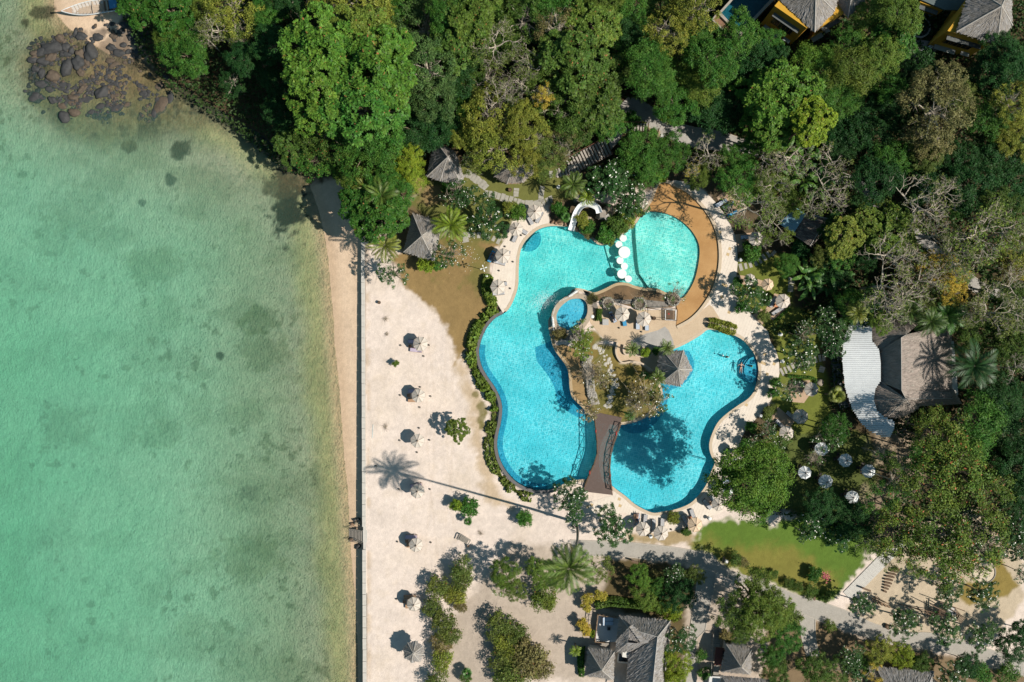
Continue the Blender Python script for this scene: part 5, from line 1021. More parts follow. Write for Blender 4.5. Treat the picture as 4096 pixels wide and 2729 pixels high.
thatch('dormer_roof',[(q(955,1290,3.4),q(1090,1290,4.0),d2,q(1068,1205,5.3)),(q(960,1180,4.1),q(955,1290,3.4),q(1068,1205,5.3),q(1078,1060,5.5)),(q(1290,1200,5.4),q(1100,1040,5.2),q(1078,1060,5.5),d2)],O,THATCH,e,18,16)
wallp = lambda pts,z0,z1,m_,nm='wall': MB().prism([(W3(T23(*p),0)-O)[:2] for p in pts],z0,z1).build(nm,m_,e)
wallp([(1020,985),(1425,1025),(1365,1700),(1090,1700),(1095,1290),(990,1270)],-.1,3.1,PLASTER)
wallp([(785,930),(985,970),(960,1180),(757,1178)],-.1,1.0,mat('terrace_deck',(0.56,0.56,0.56),.7,.1,2),'terrace')
for k,(a,b) in enumerate((((787,935),(760,1178)),((787,935),(985,965)),((757,1180),(850,1190)))):
    A,B_ = q(*a,1.0)-O,q(*b,1.0)-O; r_ = MB()
    r_.bar(A+Vector((0,0,.9)),B_+Vector((0,0,.9)),.09); r_.bar(A+Vector((0,0,.3)),B_+Vector((0,0,.3)),.05)
    for i in range(6): p = A+(B_-A)*i/5; r_.bar(p,p+Vector((0,0,.92)),.07)
    for i in range(5): r_.bar(A+(B_-A)*i/5+Vector((0,0,.3)),A+(B_-A)*(i+1)/5+Vector((0,0,.88)),.04)
    r_.build('railing', WOODM, e)
for i in range(6): p = q(845-25*i*0+0,1200+13*i,0)-O; MB().box((p.x,p.y,.9-.15*i),(1.5,.3,.1)).build('tread', WOODG, e)
wallp([(985,1300),(1085,1305),(1075,1390),(975,1380)],-.1,.5,GLASSD,'plunge_pool'); 
for a,b in (((980,1298),(1088,1302)),((1088,1302),(1078,1392)),((1078,1392),(972,1382)),((972,1382),(980,1298))): MB().bar(q(*a,.55)-O,q(*b,.55)-O,.22,.14).build('pool_rim', PLASTER, e)
an,_,ft = pyramid('thatched_cottage','pyramid-roofed thatched annexe beside the L-shaped cottage','cottage',L(T23,(700,1255),(946,1281),(932,1552),(664,1510)),3.0,T23(825,1457),5.8,posts=False,wall=PLASTER,seed=9)
window(an,ft[0][:2],ft[3][:2],.3,.7,.9,2.1)
sc_,_,ft = pyramid('thatched_cottage','small pyramid-roofed thatched cottage with red-matted landing','cottage',L(T23,(1968,1218),(2214,1250),(2192,1502),(1922,1472)),3.0,T23(2106,1427),5.6,posts=False,wall=PLASTER,seed=10)
window(sc_,ft[0][:2],ft[3][:2],.3,.7,.9,2.1)
O = Vector(sc_.location); lq = lambda x,y,h: W3(T23(x,y),h)-O
for i in range(8): p = lq(1872,1085+18*i,0); MB().box((p.x,p.y,.1+.12*i),(1.05,.34,.1),-.05).build('tread', WOODG, sc_)
MB().prism([lq(*p,0)[:2] for p in ((1862,1230),(1938,1236),(1918,1392),(1846,1386))],.85,1.0).build('landing', mat('red_brown_mat',(0.19,0.065,0.05),.9,.2,4), sc_)
for i in range(7): p = lq(1868,1402+15*i,0); MB().box((p.x,p.y,.9-.08*i),(.9,.3,.1)).build('tread', WOODG, sc_)
r_ = MB(); A,B_ = lq(1838,1110,.2),lq(1818,1480,1.0); r_.bar(A+Vector((0,0,1)),B_+Vector((0,0,1)),.1)
for i in range(8): p = A+(B_-A)*i/7; r_.bar(p,p+Vector((0,0,1)),.08)
r_.build('railing', WOODG, sc_)
def slope_house(name,label,cat,faces,foot,hw,m=THATCH,seed=1,caps=()):
    o = faces[0][0]; e = empty(name,(o.x,o.y,0)); tag(e,label,cat); O = Vector((o.x,o.y,0)); rf = thatch('roof',faces,O,m,e,seed,16); hips(rf,caps,O)
    MB().prism([(W3(p)-O)[:2] for p in foot],-.1,hw).build('wall',PLASTER,e); return e
q = lambda x,y,h: W3(T23(x,y),h)
lh = slope_house('thatched_cottage','thatched cottage roof cut off by the bottom edge below the small cottage','cottage',[(q(1925,1508,3.4),q(2420,1545,3.4),q(2420,1700,5.6),q(2010,1640,5.4)),(q(1900,1740,3.4),q(1925,1508,3.4),q(2010,1640,5.4),q(2010,1700,5.4))],L(T23,(1960,1545),(2400,1580),(2400,1750),(1940,1750)),3.3,THATCH,11,[(q(1925,1508,3.4),q(2010,1640,5.4))])
MB().prism([(W3(T23(*p))-Vector((lh.location.x,lh.location.y,0)))[:2] for p in ((1805,1495),(1925,1500),(1915,1640),(1790,1640))],-.1,.8).build('terrace', MATS['terrace_deck'], lh)
q = lambda x,y,h: W3(T33(x,y),h)
slope_house('thatched_cottage','grey thatched cottage roof at the bottom edge right of the lane fork','cottage',[(q(990,1424,3.2),q(1525,1470,3.2),q(1450,1640,5.6),q(1090,1620,5.6)),(q(1525,1470,3.2),q(1510,1750,3.2),q(1450,1640,5.6),q(1450,1640,5.6)),(q(960,1740,3.2),q(990,1424,3.2),q(1090,1620,5.6),q(1090,1620,5.6))],L(T33,(1030,1460),(1480,1500),(1470,1750),(1010,1750)),3.0,THATCH,12,[(q(990,1424,3.2),q(1090,1620,5.6)),(q(1525,1470,3.2),q(1450,1640,5.6))])
# yellow villas on the hill
def villa(label, roofs, walls, extra=None):
    o = W3(walls[0][0][0],walls[0][1]); e = empty('villa',(o.x,o.y,0)); tag(e,label,'villa'); O = Vector((o.x,o.y,0))
    for k,(poly,hh,ap,ah) in enumerate(roofs):
        E = [W3(p,hh) for p in poly]; A = W3(ap,ah); rf = thatch('roof',[(E[i],E[(i+1)%len(E)],A,A) for i in range(len(E))],O,THATCH,e,20+k+len(label),18,.3); hips(rf,[(x,A) for x in E],O,.09)
    for pts,h in walls:
        P = [(W3(p,h)-O)[:2] for p in pts]; MB().prism(P,-.2,h).build('wall',YELLOW,e)
        c = sum((Vector((*p,0)) for p in P),Vector())/len(P)

        a,b = P[0],P[1]; A_ = Vector((*a,0)); B_ = Vector((*b,0)); d = B_-A_; n = Vector((d.y,-d.x,0)).normalized()
        if n.dot((A_+B_)/2-c) < 0: n = -n
        f = MB(); p0 = A_+d*.18+n*.05; p1 = A_+d*.80+n*.05
        f.bar(p0+Vector((0,0,h*.42)),p1+Vector((0,0,h*.42)),.14,.16); f.bar(p0+Vector((0,0,h*.72)),p1+Vector((0,0,h*.72)),.14,.16); f.bar(p0+Vector((0,0,h*.42)),p0+Vector((0,0,h*.72)),.14); f.bar(p1+Vector((0,0,h*.42)),p1+Vector((0,0,h*.72)),.14)
        wdo = f.build('window',mat('villa_frame',(0.30,0.17,0.03),.8,.2,2),e); MB().bar(p0+Vector((0,0,h*.57)),p1+Vector((0,0,h*.57)),.05,h*.29).build('pane',GLASSD,wdo)
        for k in range(5): q0 = p0+(p1-p0)*((k+1)/6)+n*.05; MB().bar(q0+Vector((0,0,h*.43)),q0+Vector((0,0,h*.71)),.06).build('mullion',MATS['villa_frame'],wdo)
        sl = MB(); sl.bar(A_+d*.1+n*.4+Vector((0,0,h*.22)),A_+d*.6+n*.4+Vector((0,0,h*.22)),.75,.1); sl.build('ledge',GREYP if False else mat('grey_ledge',(0.33,0.35,0.34),.8,.15,2),e)
        sl = MB(); sl.bar(A_+d*.72+n*.3+Vector((0,0,h*.25)),A_+d*.92+n*.3+Vector((0,0,h*.25)),.6,.1); sl.build('ledge',MATS['grey_ledge'],e)
        hd = MB(); hd.bar(A_+d*.1+n*.35+Vector((0,0,h*.80)),A_+d*.9+n*.35+Vector((0,0,h*.80)),.7,.1); hd.build('canopy',mat('slate_canopy',(0.10,0.11,0.11),.8,.2,2),e)
    return e
def run(gen):
    r = None
    try:
        while True: next(gen)
    except StopIteration as s_: return s_.value
v1 = villa('ochre yellow villa under grey thatch at the top, next to the private pool',
  [(L(T30,(430,298),(55,-45),(300,-290),(660,-60),(612,105)),8.2,T30(440,-70),11),(L(T30,(625,5),(735,166),(915,-15),(790,-180)),7.6,T30(768,-30),9.6)],
  [(L(T30,(60,55),(355,258),(560,60),(260,-180)),8.0),(L(T30,(500,235),(700,120),(800,-30),(600,0)),7.4)])
v2 = villa('ochre yellow villa under grey thatch in the top right corner',
  [(L(T30,(1733,292),(2105,413),(2247,235),(2240,-150),(1860,-120)),7.0,T30(2148,55),9.8)],
  [(L(T30,(1650,285),(2045,400),(2200,230),(1900,-60)),6.4),(L(T30,(1395,20),(1605,95),(1700,-10),(1500,-90)),3.2)])
e = empty('villa_annexe',(*W(T30(1650,20)),0)); tag(e,'flat slate-roofed annexe between the hedge tree and the corner villa','annexe'); O = Vector(e.location)
MB().prism([(W3(p,3.6)-O)[:2] for p in L(T30,(1400,-60),(1410,0),(1620,90),(1790,95),(1840,-60))],3.35,3.6).build('roof',mat('slate_roof',(0.09,0.12,0.12),.8,.2,1),e)
for x,y in ((1430,0),(1620,80),(1780,85)): p = W3(T30(x,y),3.4)-O; MB().tube([(p.x,p.y,-.1),(p.x,p.y,3.4)],[.1,.1],8).build('post',YELLOW,e)
# private pool: raised basin with a planter along two sides
def basin(label, name, outer, inner, z, m_w, cat):
    o = W(outer[0]); e = empty(name,(*o,0)); tag(e,label,cat); P = lambda L_: [(W3(p,z)[0]-o[0],W3(p,z)[1]-o[1]) for p in L_]
    MB().ribbon(P(inner),P(outer),-.2,z,True).build('basin_wall',mat('basin_stone',(0.33,0.29,0.25),.85,.2,1.5),e)
    MB().prism(P(inner),-.1,z-.95).build('basin_floor',mat('shade_darkened_tile',(0.035,0.16,0.19),.5,.15,2),e)  # floor colour darkened to carry the shade over the basin
    mb = MB(); Q = P(inner)
    for tri in tessellate_polygon([[Vector((*p,0)) for p in Q]]): mb.add([(*Q[i],z-.12) for i in tri],[(0,1,2)])
    mb.build('basin_water',m_w,e); return e,o
WDK = pool_water('shaded_pool_water',(0.32,0.66,0.72),(0.7,0.9,0.95),1.0,.6)
vp,o = basin('rectangular private pool with stone rim beside the yellow villa','private_pool',L(T20,(1893,125),(2095,325),(2420,-10),(2420,-330),(2300,-330)),L(T20,(1925,118),(2090,300),(2390,-20),(2385,-300),(2320,-320)),3.0,WDK,'pool')
MB().prism([(W3(p,2.6)[0]-o[0],W3(p,2.6)[1]-o[1]) for p in L(T20,(1850,180),(1890,130),(2092,326),(2062,372))],-.2,2.6).build('planter_soil',mat('red_soil',(0.24,0.13,0.08),.95,.3,3),vp)
MB().ribbon([(W3(p,2.75)[0]-o[0],W3(p,2.75)[1]-o[1]) for p in L(T20,(1893,122),(1852,180),(2062,370),(2098,328))],[(W3(p,2.75)[0]-o[0],W3(p,2.75)[1]-o[1]) for p in L(T20,(1890,108),(1836,182),(2060,392),(2110,335))],-.2,2.75,False).build('planter_wall',MATS['basin_stone'],vp)
c0 = T30(1400,250); circ = lambda c,r,n=28: [(c[0]+r*math.cos(2*math.pi*i/n),c[1]+r*math.sin(2*math.pi*i/n)) for i in range(n)]
basin('round tub pool in the shade left of the corner villa','round_tub',circ(c0,10.6),circ(c0,9.2),.8,WDK,'pool')
struct(MB().prism([W3(p,.3)[:2] for p in L(T30,(1300,480),(1370,360),(1600,400),(1530,490),(1480,605),(1300,560),(1215,550),(1240,520))],-.2,.3).build('villa_terrace',mat('terrace_stone',(0.33,0.27,0.24),.85,.3,1.2,world=True)))
# lean-to with blue sheets and a dark shed
e = empty('sheet_roof_shelter',(*W(T31(220,460)),0)); tag(e,'open shelter roofed with faded blue metal sheets','shelter'); O = Vector(e.location); BLUE = mat('blue_metal_sheet',(0.20,0.36,0.46),.5,.12,1)
A,B_,C_,D_ = [W3(T31(*p),3.0) for p in ((88,482),(266,345),(346,402),(232,576))]
for i in range(14):
    u0,u1 = i/14,(i+.97)/14; vs = []
    for u,dz in ((u0,0),(u0+.025,.05),(u1-.02,.05),(u1,0)): vs += [A+(B_-A)*u+Vector((0,0,dz))-O, D_+(C_-D_)*u+Vector((0,0,dz+.25))-O]
    MB().add(vs,[(0,1,3,2),(2,3,5,4),(4,5,7,6)]).build('metal_sheet',BLUE,e)
for p in (A,B_,C_,D_): p = p-O; MB().tube([(p.x*.9,p.y*.9,-.1),(p.x*.9,p.y*.9,3.0)],[.05,.05],6).build('post',WOOD,e)
q = lambda x,y,h: W3(T31(x,y),h)
slope_house('shed','dark thatched shed beside the blue sheet roof','shed',[(q(236,600,2.8),q(345,404,2.8),q(540,445,3.9),q(385,695,3.9)),(q(560,462,2.9),q(405,712,2.9),q(385,695,3.9),q(540,445,3.9))],L(T31,(270,590),(370,430),(530,470),(390,670)),2.6,THATCHD,13,[(q(385,695,3.9),q(540,445,3.9))])
e = slope_house('shed','small shed with a rusty red roof at the top edge of the woods','shed',[(W3(T10(455,25),4),W3(T10(575,85),4),W3(T10(640,-60),5),W3(T10(520,-80),5))],L(T10,(490,10),(590,50),(640,-40),(540,-60)),3.8,mat('rusty_red_roof',(0.22,0.05,0.03),.8,.3,2),14)

# ---------------------------------------------------------------- sea wall with separate coping blocks
sw = empty('sea_wall',(W((363,480))[0],0,0)); tag(sw,'long pale sea wall of stone blocks between the beach and sand','wall'); ox = sw.location.x
WST = mat('wall_stone',(0.53,0.50,0.46),.9,.2,1.5,(0.43,0.405,0.37)); blk = []
y = 226.0; gap = (531,543)
while y < 700:
    ln_ = random.uniform(10.6,11.8); ym = y+ln_/2; x = WALLX(ym)+1.7
    if not (gap[0]-1 < ym < gap[1]+3):
        w_ = random.uniform(3.25,3.6)*S; mb = MB().box((0,0,0),(w_,(ln_-.35)*S,.16))
        o = mb.build('coping_block',WST,sw); px_,py_ = W((x,ym),-.4); o.location = (px_-ox,py_,-.40+random.uniform(-.015,.015)); o.rotation_euler = (0,0,.004+random.uniform(-.008,.008))
    y += ln_
for a,b in ((226,gap[0]),(gap[1],712)):
    P = [W((WALLX(a)+.3,a)),W((WALLX(b)+.3,b)),W((WALLX(b)+3.1,b)),W((WALLX(a)+3.1,a))]; MB().prism([(x-ox,y_) for x,y_ in P],-3.0,-.485).build('wall_face',WST,sw)
P = [W((WALLX(gap[0]),gap[0])),W((WALLX(gap[1]),gap[1])),W((WALLX(gap[1])+4.4,gap[1])),W((WALLX(gap[0])+4.4,gap[0]))]; MB().prism([(x-ox,y_) for x,y_ in P],-2.6,-.47).build('landing',WST,sw)
st = empty('wooden_steps',(*W((354,537)),-1.9)); tag(st,'weathered wooden steps going down from the sea wall to the beach','steps'); O = Vector(st.location)
for i in range(9):
    u = i/8; p = W3((360.6-u*13,537),0)-O; p.z = -.55+1.9-u*1.25; MB().box((p.x,p.y,p.z),(.16,1.75,.05)).build('tread',WOODG,st)
for s_ in (-1,1):
    a = W3((361.4,537+s_*5.6),0)-O; b = W3((347,537+s_*5.6),0)-O; a.z = 1.35; b.z = .08; MB().bar(a,b,.07,.2).build('stringer',WOODG,st)
    r_ = MB(); r_.bar(a+Vector((0,0,.9)),b+Vector((0,0,.9)),.06)
    for i in range(4): p = a+(b-a)*i/3; r_.bar(p-Vector((0,0,.1)),p+Vector((0,0,.92)),.06)
    r_.build('handrail',WOODG,st)
# ---------------------------------------------------------------- footbridge
br_ = empty('footbridge',(*W(T22(840,1030)),0)); tag(br_,'brown waisted timber footbridge between the island and the south deck','bridge'); O = Vector(br_.location)
lf = smooth(L(T22,(748,650),(762,740),(772,850),(784,1000),(768,1090),(735,1165),(665,1335),(660,1385)),8,False); rt = smooth(L(T22,(1008,702),(985,790),(950,885),(916,980),(900,1080),(895,1200),(912,1340),(922,1416)),8,False)
PLANK = mat('brown_plank',(0.088,0.058,0.050),.75,.28,2,(0.125,0.088,0.076),stretch=(1,6,1)); la = np.array(lf); ra = np.array(rt)
def par(A,u):
    s = np.r_[0,np.cumsum(np.linalg.norm(np.diff(A,axis=0),axis=1))]; return np.array([np.interp(u*s[-1],s,A[:,0]),np.interp(u*s[-1],s,A[:,1])])
zb = lambda u: .16+.55*math.sin(math.pi*u)
npk = 74
for i in range(npk):
    vs = []
    for u in (i/npk,(i+.9)/npk):
        a,b = par(la,u),par(ra,u); z = zb(u)
        for p in (a,b):
            w_ = W3(tuple(p),z)-O; vs += [(w_.x,w_.y,w_.z+.05),(w_.x,w_.y,w_.z)]
    MB().add(vs,[(0,2,6,4),(1,5,7,3),(0,1,3,2),(4,6,7,5),(0,4,5,1),(2,3,7,6)]).build('plank',PLANK,br_)
for A in (la,ra):
    b_ = MB(); b_.tube([W3(tuple(par(A,u)),zb(u)-.1)-O for u in np.linspace(0,1,14)],.1,5); b_.build('beam',WOOD,br_)
    r_ = MB(); N_ = 7; us = np.linspace(.07,.93,N_)
    pt = [W3(tuple(par(A,u)),zb(u))-O for u in us]; U = Vector((0,0,1))
    for i,p in enumerate(pt): MB().bar(p,p+U*1.12,.1).build('post',WOOD,br_)
    for i in range(N_-1):
        r_.bar(pt[i]+U*1.08,pt[i+1]+U*1.08,.09); r_.bar(pt[i]+U*.2,pt[i+1]+U*.2,.06); r_.bar(pt[i]+U*.2,pt[i+1]+U*1.05,.05)
        r_.bar(pt[i]+U*1.05,pt[i+1]+U*.2,.05) if i % 2 else None
    r_.build('railing',WOOD,br_)
RED = mat('red_plastic',(0.50,0.03,0.025),.45,.1,3); WHITEP = mat('white_plastic',(0.72,0.72,0.70),.45,.06,3)
for k,(x,y,lab) in enumerate(((772,826,'left rail, upper end'),(955,850,'right rail, upper end'),(715,1210,'left rail, lower end'),(902,1238,'right rail, lower end'))):
    u = (y-650)/745; p = W3(T22(x,y),zb(u)+.75); lr = empty('life_ring',p,0); tag(lr,'red life ring hung on the footbridge '+lab,'life ring','life rings on the footbridge')
    for j in range(8):
        a0 = j*math.pi/4; pts = [(0.04*(1 if x > 800 else -1),.33*math.cos(a),.33*math.sin(a)) for a in np.linspace(a0,a0+math.pi/4,5)]
        MB().tube(pts,.075,6).build('ring_segment',RED if j % 2 == 0 or True else WHITEP,lr,True)
# ---------------------------------------------------------------- spa on the island
sp = empty('spa_pool',(*W(T21(545,1320)),0)); tag(sp,'raised oval spa pool with deep blue water and stone rim','spa pool'); O = Vector(sp.location); ZS2 = .75
SR = offset(SPA,5.0); SR = SR if abs(orient_ := 1) and np.abs(np.array(SR)-np.array(SPA).mean(0)).max() > np.abs(np.array(SPA)-np.array(SPA).mean(0)).max() else offset(SPA,-5.0)
lp = lambda P,z: [(W3(p,z)-O)[:2] for p in P]
MB().ribbon(lp(SPA,ZS2),lp(SR,ZS2),-.9,ZS2,True).build('rim',mat('spa_stone',(0.40,0.32,0.24),.8,.2,2),sp)
MB().prism(lp(SPA,ZS2),-.8,.12).build('spa_floor',mat('spa_blue',(0.17,0.58,0.70),.5,.15,2),sp)
mb = MB(); Q = lp(SPA,ZS2)
for i in range(len(Q)): a,b = Q[i],Q[(i+1)%len(Q)]; mb.add([(*a,-.6),(*b,-.6),(*b,ZS2-.01),(*a,ZS2-.01)],[(0,1,2,3)])
mb.build('inner_wall',mat('olive_mosaic',(0.20,0.22,0.16),.5,.25,3),sp)
SW_ = pool_water('spa_water',(0.50,0.84,0.94),(0.98,1.0,1.0),2.0,1.3); mb = MB()
for tri in tessellate_polygon([[Vector((*p,0)) for p in Q]]): mb.add([(*Q[i],ZS2-.06) for i in tri],[(0,1,2)])
mb.build('spa_water',SW_,sp)
for k,(x,y) in enumerate(((690,1240),(700,1300),(680,1370),(640,1430))):
    p = W3(T21(x,y),0)-O; MB().box((p.x,p.y,.2),(.45,1.2,.5),-.25*k).build('step',MATS['spa_stone'],sp)
GRAVEL = mat('grey_gravel',(0.25,0.225,0.20),.95,.45,2,world=True,fine=18)
for pts in (L(T21,(650,1100),(700,1115),(770,1190),(790,1260),(760,1330),(740,1300),(730,1220),(690,1150)),L(T21,(380,1480),(480,1520),(560,1500),(640,1470),(700,1500),(640,1568),(480,1560),(400,1530)),L(T21,(930,1180),(1020,1190),(1120,1185),(1140,1220),(1060,1230),(950,1215)),L(T21,(1230,1190),(1330,1200),(1430,1210),(1440,1250),(1320,1268),(1230,1255))):
    struct(MB().prism([W(p) for p in pts],-.1,.05).build('gravel_bed',GRAVEL))
# rubble stone wall on the island
wl_ = empty('stone_wall',(*W(T22(735,380)),0)); tag(wl_,'curving grey rubble stone wall on the west side of the island','wall'); O = Vector(wl_.location)
P = smooth(L(T22,(700,150),(680,200),(700,260),(715,340),(720,430),(740,510),(760,570)),10,False); sm_ = [MB().blob((0,0,0),(.3,.25,.22),7,5,40+i,.25).mesh('stone',mat('rubble',(0.34,0.315,0.28),.9,.3,3)) for i in range(4)]
for p in P:
    for k in range(4):
        q_ = W3((p[0]+(k-1.5)*2.0+random.uniform(-.4,.4),p[1]+random.uniform(-.5,.5)),0)-O; obj('stone',random.choice(sm_),wl_,(q_.x,q_.y,.28+random.uniform(-.05,.08)),(random.uniform(-.3,.3),random.uniform(-.3,.3),random.uniform(0,6)),random.uniform(.75,1.15))
# round stone planters
for k,(x,y,r,lab) in enumerate(((880,1222,57,'left'),(1172,1228,60,'middle'),(1480,1188,63,'right, at the edge of the wading beach'))):
    rr = r/9.195*S; pl = empty('stone_planter',(*W(T21(x,y)),0)); tag(pl,'round stone-ringed planter holding a bare frangipani, '+lab,'planter','round stone planters')
    for j in range(18):
        a = j*2*math.pi/18; o = obj('ring_stone',sm_[j % 4],pl,(rr*.85*math.cos(a),rr*.85*math.sin(a),.3),(0,0,a),(.72,1.0,1.5))
    MB().lathe([(rr*.72,0),(rr*.72,.38),(.01,.42)],16).build('soil',mat('dark_soil',(0.07,0.05,0.035),.95,.3,3),pl)
# curved garden walls of the island bar
gw = empty('garden_wall',(*W(T22(1080,130)),0)); tag(gw,'low pale curving garden wall around the pavilion path','wall'); O = Vector(gw.location)
for ln_ in (L(T22,(960,10),(945,80),(960,150),(1010,205),(1110,197),(1200,218),(1290,278)),L(T22,(1022,35),(1015,90),(1040,130),(1100,128),(1170,148),(1240,152),(1310,110))):
    P = smooth(ln_,5,False); MB().ribbon([(W3(p)-O)[:2] for p in P],[(W3(p)-O)[:2] for p in offset(P,1.6,False)],-.1,.5,False).build('wall_section',mat('cream_wall',(0.52,0.42,0.32),.85,.12,1.5),gw)
# ---------------------------------------------------------------- timber stairs in the wood
def stair(label, a0, a1, n, w, z0, z1, rail=True):
    a0,a1 = np.array(a0),np.array(a1); e = empty('staircase',(*W(tuple((a0+a1)/2)),0)); tag(e,label,'staircase'); O = Vector(e.location); d = a1-a0; nn = np.array([-d[1],d[0]])/np.linalg.norm(d); ang = math.atan2(-d[1],d[0]); ld = np.linalg.norm(d)/n*S
    me = MB().box((0,0,0),(ld*.62,w*S,.14)).mesh('tread',mat('pale_tread',(0.40,0.36,0.32),.85,.25,3)); md = MB().box((0,0,0),(ld*.5,w*S*.98,.1)).mesh('riser',WOOD)
    for i in range(n):
        u = (i+.5)/n; p = W3(tuple(a0+d*u),0)-O; z = z0+(z1-z0)*u; obj('tread',me,e,(p.x,p.y,z),(0,0,ang)); p2 = W3(tuple(a0+d*(u+.5/n)),0)-O; obj('riser',md,e,(p2.x,p2.y,z-.1),(0,0,ang))
    if rail:
        for s_ in (-1,1):
            r_ = MB(); A,B_ = W3(tuple(a0+nn*w/2*s_),0)-O,W3(tuple(a1+nn*w/2*s_),0)-O; A.z,B_.z = z0,z1; r_.bar(A+Vector((0,0,.95)),B_+Vector((0,0,.95)),.07)
            for i in range(6): p = A+(B_-A)*i/5; r_.bar(p,p+Vector((0,0,.97)),.08)
            r_.build('railing',mat('red_brown_timber',(0.20,0.085,0.06),.8,.25,3),e)
    return e
stair('long stone staircase with red-brown rails climbing through the trees', T20(520,1540), T20(880,1370), 14, 17, .1, 1.6)
stair('upper flight of the woodland staircase under bare branches', T20(1000,1205), T20(1230,1215), 9, 9, 1.7, 2.4)
stair('short flight of slab steps beside the shaded sunbathers', T21(400,30), T21(620,-20), 8, 9, .05, .3, False)
struct(MB().prism([W(p) for p in L(T20,(870,1290),(960,1180),(1010,1180),(1010,1250),(960,1330),(900,1390))],-.2,1.55).build('stair_landing',CONC))
struct(MB().prism([W(p) for p in L(T20,(1225,1190),(1350,1230),(1330,1320),(1215,1265))],-.2,1.6).build('stair_landing',mat('sandy_landing',(0.36,0.27,0.18),.9,.2,1,world=True)))
gt = empty('timber_gate',(*W(T20(1310,1270)),1.6)); tag(gt,'small dark timber gate frame beside the upper landing','gate')
MB().bar((-.9,-.5,0),(-.9,-.5,1.1),.12).bar((-.2,-.8,0),(-.2,-.8,1.1),.12).bar((-.9,-.5,1.05),(-.2,-.8,1.05),.12).bar((-.9,-.5,.4),(-.2,-.8,1.0),.08).build('frame',WOOD,gt)
MB().bar((.3,.9,0),(.3,.9,1.1),.12).bar((-.2,-.8,0.5),(.3,.9,.5),.12).bar((-.2,-.8,1.0),(.3,.9,1.0),.14).build('rail',WOOD,gt)
# ================================================================ PALMS AND BANANAS
def frond_mesh(kind, seed):
    rg = np.random.default_rng(seed); V=[]; F=[]
    if kind == 'coconut':
        n = 34; pts = [np.array([u*.98*(1-.10*u*u), 0, .30*u-.62*u*u]) for u in np.linspace(0,1,n)]
        for i in range(1,n):
            u = i/n; L_ = .30*math.sin(math.pi*min(u*.9+.12,1))**.7; d = pts[i]-pts[i-1]; d = d/np.linalg.norm(d)
            for s in (-1,1):
                a = np.array([.62+.3*u, s*.85, -.35-rg.uniform(0,.35)]); a = a/np.linalg.norm(a); b = len(V); w = .016
                V += [tuple(pts[i]-d*w),tuple(pts[i]+a*L_*.5+d*w),tuple(pts[i]+a*L_*rg.uniform(.85,1.1)),tuple(pts[i]+a*L_*.5-d*w)]; F.append((b,b+1,b+2,b+3))
    elif kind == 'fan':
        for k in range(22):
            a = (k/21-.5)*2*2.5; b = len(V); L_ = .52*(1-.15*abs(a)/2.5); c = np.array([.5,0,.1]); d = np.array([math.cos(a),math.sin(a),-.22-rg.uniform(0,.15)]); q = np.array([-math.sin(a),math.cos(a),0])*.035
            V += [tuple(c),tuple(c+d*L_*.55+q),tuple(c+d*L_),tuple(c+d*L_*.55-q)]; F.append((b,b+1,b+2,b+3))
        b = len(V); V += [(0,-.012,0),(0,.012,0),(.5,.01,.1),(.5,-.01,.1)]; F.append((b,b+1,b+2,b+3))
    else:                                          # banana: broad torn blade with a midrib
        n = 9
        for s in (-1,1):
            for i in range(n):
                u0,u1 = i/n,(i+.93)/n; f = lambda u: np.array([.18+u*.82,0,.42*u-.62*u*u]); w = lambda u: .13*math.sin(math.pi*(u*.92+.06))**.6; b = len(V); dr = rg.uniform(-.05,.02)
                V += [tuple(f(u0)),tuple(f(u1)),tuple(f(u1)+np.array([.02,s*w(u1),-.03+dr])),tuple(f(u0)+np.array([.02,s*w(u0),-.03+dr]))]; F.append((b,b+1,b+2,b+3))
        b = len(V); V += [(0,-.012,0),(0,.012,0),(.2,.01,.085),(.2,-.01,.085)]; F.append((b,b+1,b+2,b+3))
    me = bpy.data.meshes.new('frond'); me.from_pydata(V,[],F); me.materials.append(LEAFP); return me
LEAFP = leaf_mat('palm_leaf', .25, .5, hue=.02, val=.25)
FR = {k: [frond_mesh(k,60+i) for i in range(3)] for k in ('coconut','fan','banana')}
